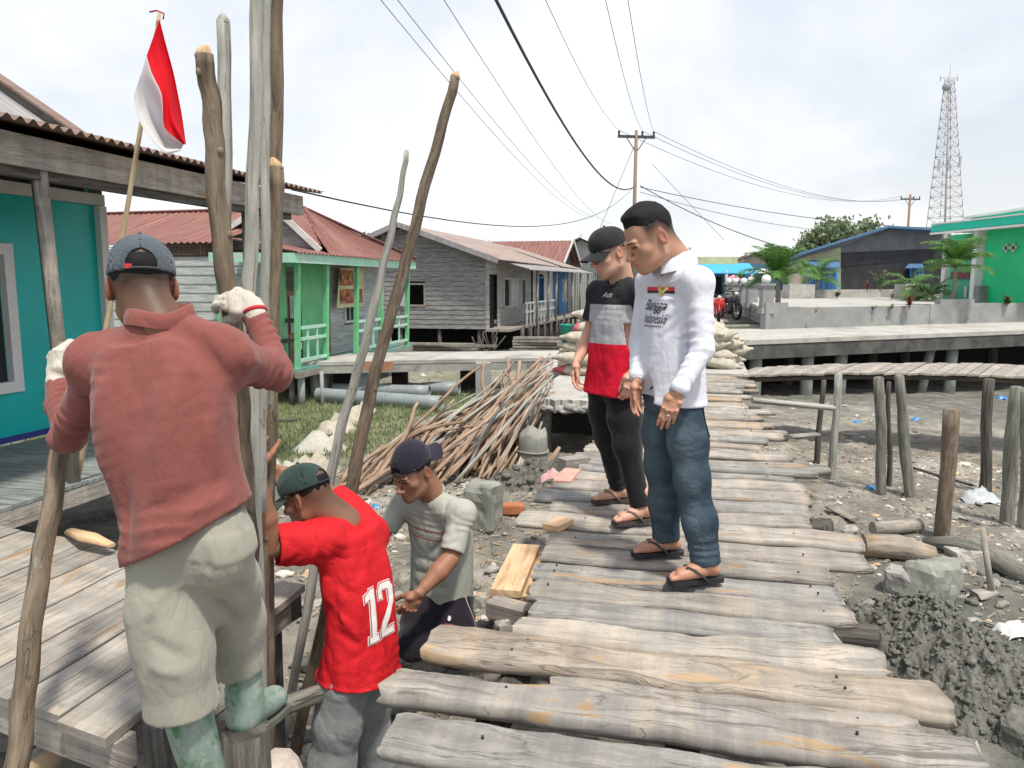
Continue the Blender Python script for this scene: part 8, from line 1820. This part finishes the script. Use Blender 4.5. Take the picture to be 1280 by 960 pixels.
# ---------------------------------------------------------------- poles, wires, mast
def utility_pole(label, u, vt, Y, arm, vcross, zb, r0=.11):
    T = PY(u, vt, Y); o = empty('utility_pole', V(T[0], T[1], zb)); tag(o, label, 'utility pole'); DKM = plain('dark_steel', (.05, .05, .055), .6); ax = unit(V(1, .15, 0))
    pmesh('mast', wood('pole_wood', (.15, .10, .075), (.26, .18, .14), (.33, .25, .2), crack=.3), o, lambda m: m.tube([V(T[0]-.05, T[1], zb), T], [r0, r0*.72], 10))
    C = PY(u, vcross, Y); ca = pmesh('crossarm', DKM, o, lambda m: m.beam(C-ax*arm/2, C+ax*arm/2, .10, .13))
    pmesh('brace', DKM, o, lambda m: (m.tube([C-ax*arm*.28, C-V(0, 0, .75)], .025, 5), m.tube([C+ax*arm*.28, C-V(0, 0, .75)], .025, 5)))
    ins = []
    for f in (-.47, .16, .47): c = C+ax*arm*f; ins.append(c+V(0, 0, .28)); pmesh('insulator', DKM, o, lambda m: m.lathe(c, [(.03, .05), (.06, .09), (.035, .14), (.065, .18), (.05, .26), (.02, .28)], 8))
    return o, ins, C
UP1, in1, C1 = utility_pole('tall wooden utility pole with three insulators, above the two standing men', 795.5, 163, 38, 1.85, 171, -.7)
UP2, in2, C2 = utility_pole('small distant utility pole left of the lattice mast', 1138, 243, 75, 2.05, 249, -.7, .14)
CBL = plain('black_cable', (.03, .03, .033), .6)
def wire(pts, r, label, group=None, sag=0, name='overhead_wire', n=26):
    P = []
    for i in range(len(pts)-1):
        for k in range(n): f = k/n; P.append(lerp(pts[i], pts[i+1], f)-V(0, 0, (sag[i] if hasattr(sag, '__len__') else sag)*4*f*(1-f)))
    P.append(np.asarray(pts[-1], float)); m = MB(); m.tube(P, r, 5); return tag(m.build(name, CBL), label, 'wire', group)
for (u, q) in ((682, in1[0]), (757, in1[1]), (785, in1[2])):
    far = PY(u, 0, 16.5); back = far+(far-q)*1.2; back[2] = 8.6; wire([q, far, back], .008, 'thin wire coming from the pole insulators towards the camera over the men', 'wires overhead to the near pole', [.35, .3])
for u, q2 in ((476, (741, 272)), (497, (748, 272)), (555, (765, 280))):
    a = PY(*q2, 70); b = PY(u, 0, 15); back = b+(b-a)*.35; wire([a, b, back], .008, 'long thin wire crossing the sky from the upper left behind the brown pole', 'wires crossing the sky on the left', [.9, .1])
a, b = PY(792, 234, 38), PY(620, 0, 12); back = b+(b-a)*.5; back[2] = b[2]+1.2; wire([a, b, back], .028, 'thick twisted black cable sagging down to the utility pole', None, [1.0, .1], 'overhead_cable')
for i in range(3): wire([in1[i], in2[i]], .012, 'wire sagging between the two utility poles', 'wires between the utility poles', 1.6)
wire([PY(800, 232, 38), PY(975, 308, 40)], .022, 'dark cable running from the utility pole down behind the white shirt', None, .25, 'overhead_cable')
wire([PY(800, 234, 38), PY(1300, 279, 60)], .018, 'faint wire running from the utility pole far off to the right', None, 1.0)
wire([PY(800, 240, 38), PY(1170, 285, 60)], .014, 'lowest faint wire running right above the blue roof', None, 1.0)
wire([PY(365, 237, 7.9), PY(790, 236, 38)], .010, 'service wire sagging from the teal house roof to the utility pole', None, .95)
wire([PY(794, 180, 38), PY(748, 290, 38)], .012, 'guy wire slanting down left from the utility pole')
wire([PY(815, 205, 38), PY(905, 300, 44)], .010, 'thin wire slanting down behind the white shirted man')
def mast():
    b = PY(1182, 330, 200); o = empty('lattice_mast', V(b[0], b[1], -.7)); tag(o, 'tall pale lattice telecom mast with a small dish near its top', 'mast'); ST = plain('galvanised_steel', (.40, .41, .42), .5, .4, .2); RW = plain('hazed_red_steel', (.42, .39, .385), .5, .4)  # distance haze is put into these steel colours: paler, the red nearly grey
    T = PY(1187, 98, 200); base = V(b[0]-.2, b[1], -.7); wb = 4.6; wt = .85; N = 22
    lv = [lerp(base, T, 1-(1-i/N)**1.15) for i in range(N+1)]; wd = [wb+(wt-wb)*(l[2]-base[2])/(T[2]-base[2]) for l in lv]; cor = lambda i, k: lv[i]+V((-1, 1, 1, -1)[k]*wd[i]*.9, (-1, -1, 1, 1)[k]*wd[i]*.9, 0)
    m1 = MB()
    for i in range(N):
        for k in range(4):
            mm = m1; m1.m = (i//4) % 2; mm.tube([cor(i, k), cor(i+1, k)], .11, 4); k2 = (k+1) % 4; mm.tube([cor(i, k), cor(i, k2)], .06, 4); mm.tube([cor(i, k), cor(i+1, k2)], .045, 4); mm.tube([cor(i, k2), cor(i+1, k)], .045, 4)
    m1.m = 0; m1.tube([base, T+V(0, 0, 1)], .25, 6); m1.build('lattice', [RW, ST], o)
    def hd(m):
        for a in (-2.3, 2.0): m.tube([T+V(a, 0, -.6), T+V(a, 0, .9)], .10, 5); m.tube([T+V(a, 0, .1), T+V(0, 0, .1)], .07, 4)
        m.tube([T, T+V(0, 0, 4.6)], .06, 4)
    pmesh('antenna', ST, o, hd); c = PY(1183, 109, 198.5); pmesh('dish', plain('grey_dish', (.25, .30, .32), .6), o, lambda m: m.lathe(c, [(1.0, 0), (1.0, .5), (.7, .7), (.1, .8)], 14, V(-.4, -1, 0)))
    for u, v in ((1174, 206), (1200, 202), (1186, 206)): q = PY(u, v, 198); pmesh('panel_antenna', ST, o, lambda m: m.box(q, (V(1, 0, 0), V(0, 1, 0), UP), (.25, .2, 1.4)))
mast()
m = MB(); P = PY(726, 300, 150); tw = empty('far_mast', V(P[0], P[1], -.7)); tag(tw, 'tiny pale mast far away above the green roof', 'mast')
def fm(m):
    T = PY(726, 290, 150); B = V(T[0], T[1], -.7)
    for sg in (-1, 1): m.tube([B+V(sg*.8, 0, 0), T+V(sg*.2, 0, 0)], .07, 4)
    for i in range(9): f = i/9; q = lerp(B, T, f); w_ = .8-.6*f; m.tube([q-V(w_, 0, 0), q+V(w_, 0, 1.2)], .05, 4)
pmesh('lattice', plain('galvanised_steel', (.3, .3, .3)), tw, fm)
# ---------------------------------------------------------------- motorbikes
def motorbike(label, P, yaw, body, k=1.0, scooter=True):
    o = empty('motorbike', P); tag(o, label, 'motorbike'); f = V(math.sin(yaw), -math.cos(yaw), 0); l = np.cross(UP, f); q = lambda x, y, z: np.asarray(P)+k*(f*x+l*y+UP*z); TY = plain('tyre_rubber', (.015, .015, .016), .8); RM = plain('wheel_rim', (.30, .30, .31), .35, .5, .7); BK = plain('black_plastic', (.02, .02, .022), .5); PT = plain('bike_paint_'+str(int(body[0]*100)), body, .25, .5); SV = plain('chrome', (.5, .5, .5), .2, .5, 1)
    for x in (.62, -.62):
        m = MB(); m.tube([q(x+.27*math.cos(a), 0, .29+.27*math.sin(a)) for a in np.linspace(0, 6.283, 25)], .05*k, 8, cap=False, up=l); w_ = m.build('wheel', TY, o)
        def rim(m):
            m.tube([q(x+.2*math.cos(a), 0, .29+.2*math.sin(a)) for a in np.linspace(0, 6.283, 21)], .02*k, 6, cap=False, up=l)
            for i in range(5): a = i*1.257; m.tube([q(x, 0, .29), q(x+.2*math.cos(a), 0, .29+.2*math.sin(a))], .018*k, 5)
        pmesh('rim', RM, w_, rim)
    pmesh('front_fender', PT, o, lambda m: m.tube([q(.62+.33*math.cos(a), 0, .29+.33*math.sin(a)) for a in np.linspace(.2, 2.4, 10)], .065*k, 8, ell=.5, up=l))
    pmesh('fork', SV, o, lambda m: [m.tube([q(.62, y, .29), q(.44, y, .86)], .022*k, 7) for y in (-.07, .07)])
    pmesh('body', PT, o, lambda m: (m.tube([q(.46, 0, .86), q(.42, 0, .62), q(.30, 0, .36), q(.05, 0, .32)], [.12*k, .17*k, .14*k, .1*k], 12, ell=1.3), m.tube([q(.05, 0, .34), q(-.2, 0, .5), q(-.55, 0, .66), q(-.78, 0, .72)], [.1*k, .15*k, .15*k, .07*k], 12)))
    pmesh('seat', BK, o, lambda m: m.tube([q(.02, 0, .70), q(-.3, 0, .74), q(-.68, 0, .79)], [.09*k, .12*k, .09*k], 12, ell=.55))
    pmesh('engine', plain('engine_metal', (.12, .12, .12), .4, .5, .6), o, lambda m: (m.box(q(-.05, 0, .28), (f, l, UP), (.2*k, .11*k, .12*k)), m.tube([q(.0, -.13, .22), q(-.7, -.16, .32)], .05*k, 8)))
    hb = pmesh('handlebar', BK, o, lambda m: (m.tube([q(.34, -.34, 1.0), q(.42, -.12, .96), q(.42, .12, .96), q(.34, .34, 1.0)], .02*k, 7), m.tube([q(.44, 0, .84), q(.42, 0, .97)], .07*k, 8)))
    for s in (-1, 1): pmesh('mirror', BK, hb, lambda m: (m.tube([q(.38, s*.25, .98), q(.36, s*.32, 1.16)], .008*k, 5), m.ball(q(.36, s*.34, 1.18), (.06*k, .03*k, .04*k), 9, 6)))
    pmesh('headlight', plain('headlight_glass', (.55, .57, .58), .1, .6), o, lambda m: m.ball(q(.54, 0, .88), (.075*k, .075*k, .075*k), 12, 8))
    for s in (-1, 1): pmesh('indicator', plain('amber', (.6, .25, .05), .3), o, lambda m: m.ball(q(.5, s*.15, .80), .03*k, 8, 6))
motorbike('red scooter parked on the path, right behind the man in white', PZ(898, 403, .02)+V(.05, .2, 0), -.25, (.50, .02, .025), .95)
motorbike('black motorbike with a bright headlamp parked beyond the red scooter', PZ(911, 399, .02)+V(.05, .3, 0), .2, (.02, .022, .028), 1.05)
# person on the cafe veranda, tiny
# ---------------------------------------------------------------- heap of peeled sticks
def sticks():
    r = np.random.RandomState(17); N = 210
    for i in range(N):
        f = r.rand(); g = r.rand()
        # heads lie against the raised slab and the footbridge, feet fan out to the left
        if g < .93:
            bu = 425+(r.rand()**.8)*228; bv = 614-28*((bu-430)/250.)+r.uniform(-20, 10); foot = pix_ground(bu, bv); foot[2] += .02+.08*r.rand()
            tu = min(bu+r.uniform(45, 180), 692-r.rand()*26); tv = 552-(tu-480)*.44+r.randn()*16+14; head = PY(tu, min(tv, bv-8), foot[1]+r.uniform(.6, 2.0)); head[2] = max(head[2], gh(head)+.05)
        else:
            bu = r.uniform(600, 655); bv = 590+r.uniform(-6, 8); foot = pix_ground(bu, bv); foot[2] += .02; head = PY(r.uniform(622, 672), r.uniform(446, 480), r.uniform(8.9, 9.8))
        d = head-foot; L = np.linalg.norm(d); 
        if L > 3.4: foot = head-d/L*3.4; gz = gh(foot)+.03; foot[2] = max(foot[2], gz)
        bend = V(r.uniform(-.14, .14), r.uniform(-.1, .1), r.uniform(-.04, .16)); P = [lerp(foot, head, k)+bend*math.sin(k*math.pi)+V(.014*math.sin(9*k+i), 0, .014*math.cos(7*k+i*2)) for k in np.linspace(-.02, 1.03, 12)]
        rad = r.uniform(.012, .023); m = MB(); m.tube(P, [rad*(1.1-.35*k) for k in np.linspace(0, 1, 12)], 7, rough=.12); o = m.build('peeled_stick', (W_STICK, W_STICK, W_STICK2, W_PEEL, W_STICK)[i % 5])
        tag(o, 'pinkish peeled stick in the big heap leaning on the raised slab', 'stick', 'heap of peeled sticks')
        m = MB(); d0 = unit(P[0]-P[1]); m.tube([P[0]+d0*.0005, P[0]+d0*.004], rad*1.02, 7); m.build('cut_end', W_CUT, o)
    for i, (u, v, u2, v2, Y, Y2) in enumerate(((660, 575, 636, 448, 7.9, 9.0), (648, 582, 650, 452, 7.8, 9.0), (606, 500, 604, 452, 9.8, 10.0), (690, 588, 668, 545, 7.6, 8.0), (640, 590, 668, 470, 7.7, 9.1), (668, 592, 700, 560, 7.5, 7.9))):
        A, B = PY(u, v, Y), PY(u2, v2, Y2); m = MB(); m.tube([lerp(A, B, k)+V(.02*math.sin(5*k+i), 0, 0) for k in np.linspace(0, 1, 10)], [.03*(1.1-.35*k) for k in np.linspace(0, 1, 10)], 8, rough=.12)
        tag(m.build('peeled_stick', W_STICK), 'pinkish peeled stick in the big heap leaning on the raised slab', 'stick', 'heap of peeled sticks')
sticks()
# ---------------------------------------------------------------- sacks
SACKM = [mottled('woven_sack', (.36, .33, .26), (.50, .465, .385), 9, .85, .5, .006), mottled('white_sack', (.41, .39, .345), (.55, .53, .48), 9, .85, .5, .006), mottled('dusty_sack', (.34, .32, .26), (.48, .45, .38), 9, .85, .5, .006)]
REDP = plain('sack_print_red', (.55, .10, .13), .8); SK = []
def sack_mesh(seed):
    f = Field(V(-.42, -.30, -.16), V(.42, .30, .16), .013); r = np.random.RandomState(seed)
    f.ell((0, 0, 0), (.34, .215, .105), .02); f.ell((.12, .02, .01), (.22, .2, .11), .05); f.cap((.27, 0, 0), (.375, .02*r.randn(), .01), .07, .05, .05, flat=(UP, 1.9)); f.cap((-.27, 0, 0), (-.36, .02*r.randn(), 0), .08, .06, .05, flat=(UP, 1.9))
    for i in range(9): a = r.uniform(-.2, .2); f.crease((r.uniform(-.3, 0), a, .1*r.choice([-1, 1])), (r.uniform(0, .3), a+r.uniform(-.1, .1), .1*r.choice([-1, 1])), .012, .018)
    f.cloth(.012, 9, seed); return f.mesh(1)
for i in range(5): SK.append(sack_mesh(50+i))
def sack(c, yaw, kx, i, label, group, name='sandbag', mat=None, tiltz=0.0, red=False, k=1.0):
    v, q = SK[i % 5]; ca, sa = math.cos(yaw), math.sin(yaw); vv = v*k*V(kx, 1, 1); vv[:, 2] += vv[:, 0]*tiltz; vv = vv@np.array([[ca, sa, 0], [-sa, ca, 0], [0, 0, 1]]); o = np_mesh(name, vv+np.asarray(c), q, [mat or SACKM[i % 3], REDP]); tag(o, label, 'sandbag', group)
    if red:
        mi = np.zeros(len(q), np.int32); cc = v[q].mean(1); mi[(cc[:, 0] < -.2) & (np.abs(cc[:, 1]) < .15)] = 1; o.data.polygons.foreach_set('material_index', mi)
    return o
r = np.random.RandomState(8); n = 0
LB = S(11.05, -1.72, .01)
for lay in range(6):
    for k in range(3 if lay < 4 else 2):
        c = S(10.75+.42*k+.1*r.randn()*.5+(.25 if lay > 3 else 0), -1.62+.05*r.randn()+.05*lay, .10+.145*lay+.01*r.randn()); sack(c, -AZ+r.uniform(-.2, .2), r.uniform(.95, 1.1), n, 'plump cream sandbag in the stack left of the man in the black cap', 'sandbags stacked left of the standing men', red=(n % 4 == 0), tiltz=r.uniform(-.1, .1)); n += 1
for lay in range(3):
    c = S(11.6, -1.1, .10+.15*lay); sack(c, -AZ+r.uniform(-.3, .3), 1.0, n, 'plump cream sandbag in the stack left of the man in the black cap', 'sandbags stacked left of the standing men'); n += 1
for lay in range(5):
    for k in range(4 if lay < 3 else 3):
        c = S(12.1+.36*k+.1*r.randn()*.4, .32+.12*(k % 2)-.04*lay+.05*r.randn(), .10+.125*lay); sack(c, -AZ+r.uniform(-.6, .6), r.uniform(.85, 1.05), n, 'slumped dusty sandbag in the stack right of the man in white', 'sandbags stacked right of the standing men', mat=SACKM[2] if n % 2 else SACKM[0], tiltz=r.uniform(-.2, .2), red=(n % 7 == 0)); n += 1
EMPT = []
for (u, v, k, l) in ((436, 528, .75, 'empty cream sack on the grass, nearest the grey poles'), (400, 562, .8, 'crumpled cream sack on the grass at the left, nearest the camera'), (420, 540, .7, 'crumpled cream sack on the grass between two other sacks'), (452, 516, .6, 'flattened cream sack on the grass below the grey pipe'), (392, 590, .75, 'pale sack lying behind the dark green cap'), (356, 600, .7, 'pale sack by the upright poles, left of the dark green cap')):
    EMPT.append((u, v, k, l))
BK = empty('plastic_bucket', S(11.0, -1.62, .90)); P = PY(711, 428, 11.1); BK.location = P; WL[BK.name] = P; tag(BK, 'teal green plastic bucket standing on the sandbags', 'bucket')
TB = plain('teal_plastic', (.01, .24, .19), .4, .45); pmesh('bucket', TB, BK, lambda m: m.lathe(P, [(.10, 0), (.135, .24), (.145, .25), (.145, .265), (.128, .262), (.1, .03)], 18)); pmesh('handle', plain('wire_handle', (.3, .3, .3)), BK, lambda m: m.tube([P+V(.14*math.cos(a), .02, .25-.10*math.sin(a)) for a in np.linspace(0, 3.14, 10)], .005, 5))
# ---------------------------------------------------------------- grey plastic pipes
GP = plain('grey_pvc', (.27, .305, .31), .45, .4)
def pipe(a, b, r_, label):
    d = unit(b-a); m = MB(); R = [(r_, 0), (r_, np.linalg.norm(b-a)-.3), (r_*1.04, np.linalg.norm(b-a)-.28), (r_*1.04, np.linalg.norm(b-a)), (r_*.9, np.linalg.norm(b-a)), (r_*.9, .05), (r_*.9, 0)]
    sd = unit(np.cross(d, UP)); up = np.cross(sd, d); N = 24; vs = [a+d*z+(sd*math.cos(6.2832*k/N)+up*math.sin(6.2832*k/N))*rr for rr, z in R for k in range(N)]; fs = [(i*N+k, i*N+(k+1) % N, (i+1)*N+(k+1) % N, (i+1)*N+k) for i in range(len(R)-1) for k in range(N)]; m.add(vs, fs); return tag(m.build('plastic_pipe', GP), label, 'pipe')
pa, pb = pix_ground(398, 502), pix_ground(552, 514); pipe(pa+V(0, 0, .12), pb+V(0, 0, .12), .115, 'long grey plastic pipe on the grass, nearest of the three')
pa, pb = pix_ground(415, 497), pix_ground(536, 500); pipe(pa+V(0, .15, .12), pb+V(0, .15, .12), .11, 'grey plastic pipe lying behind the long one')
pa, pb = pix_ground(530, 499), pix_ground(572, 499); pipe(pa+V(0, .45, .12), pb+V(0, .45, .12), .12, 'short grey plastic pipe piece by the footbridge pile')
log_thing('wooden_stick', [pix_ground(348, 530)+V(0, 0, .04), pix_ground(376, 527)+V(0, 0, .04)], .02, W_DARK, 'dark stick lying on the grass left of the grey poles', 'stick')
# ---------------------------------------------------------------- litter
def crumple(name, P, sz, mt, label, cat='plastic bag', seed=1):
    r = np.random.RandomState(seed); N = 12; G = []
    for i in range(N):
        G.append([P+V((i/(N-1)-.5)*sz[0], (j/(N-1)-.5)*sz[1], sz[2]*(1-((i/(N-1)-.5)**2+(j/(N-1)-.5)**2)*3.6)*(.5+.9*abs(noise3(np.array([i*.5+seed]), np.array([j*.5]), np.array([seed*1.]))[0]))) for j in range(N)])
    m = MB(); m.sheet(G); m.smooth = False; return tag(m.build(name, mt), label, cat)
BLB = plain('blue_plastic', (.04, .22, .50), .35, .5); CLP = plain('clear_plastic', (.46, .50, .52), .25, .6); TLB = plain('green_plastic', (.02, .30, .24), .35, .5); WHP = plain('white_plastic', (.62, .62, .63), .4, .5)
for (u, v, s_, mt, l, sd) in ((1071, 528, .16, BLB, 'blue plastic scrap on the mud left of the mossy posts', 1), (1145, 525, .16, BLB, 'blue plastic scrap on the mud right of the mossy posts', 2), (1088, 610, .11, BLB, 'small blue plastic scrap at the foot of the mossy post', 3), (1225, 625, .38, CLP, 'grey translucent plastic sheet crumpled at the foot of the dark post', 4), (670, 612, .11, TLB, 'green plastic scrap on the dark mud by the boardwalk', 5), (1265, 790, .22, WHP, 'white plastic scrap on the mud at the right edge', 6), (1252, 498, .25, BLB, 'blue plastic bag in the shade under the raised road', 7), (470, 635, .10, BLB, 'pale blue plastic scrap beside the grey shirted worker', 8), (590, 780, .08, WHP, 'white scrap on the rubble right of the kneeling worker', 9), (1190, 905, .12, WHP, 'pale paper scrap below the dark mud heap', 10)):
    crumple('plastic_scrap', pix_ground(u, v), (s_, s_*.7, s_*.35), mt, l, seed=sd)
crumple('cloth_scrap', PZ(690, 596, -.05), (.16, .12, .05), plain('pink_cloth_scrap', (.55, .33, .33), .9), 'pink cloth scrap at the left edge of the boardwalk', 'cloth', 11)
tag(lumps('concrete_bag', [(pix_ground(1060, 668)+V(0, 0, .03), (.10, .08, .05), 0)], [ST1], 80, .3, kind=None), 'pale lump on the mud right of the black stump', 'stone')
for i, (u, v, k, l) in enumerate(EMPT): crumple('empty_sack', pix_ground(u, v)+V(0, 0, .0), (.8*k, .6*k, .26*k), SACKM[i % 2], l, 'sack', 30+i)
man_white(); man_cap(); worker_rust(); worker_red(); worker_grey()
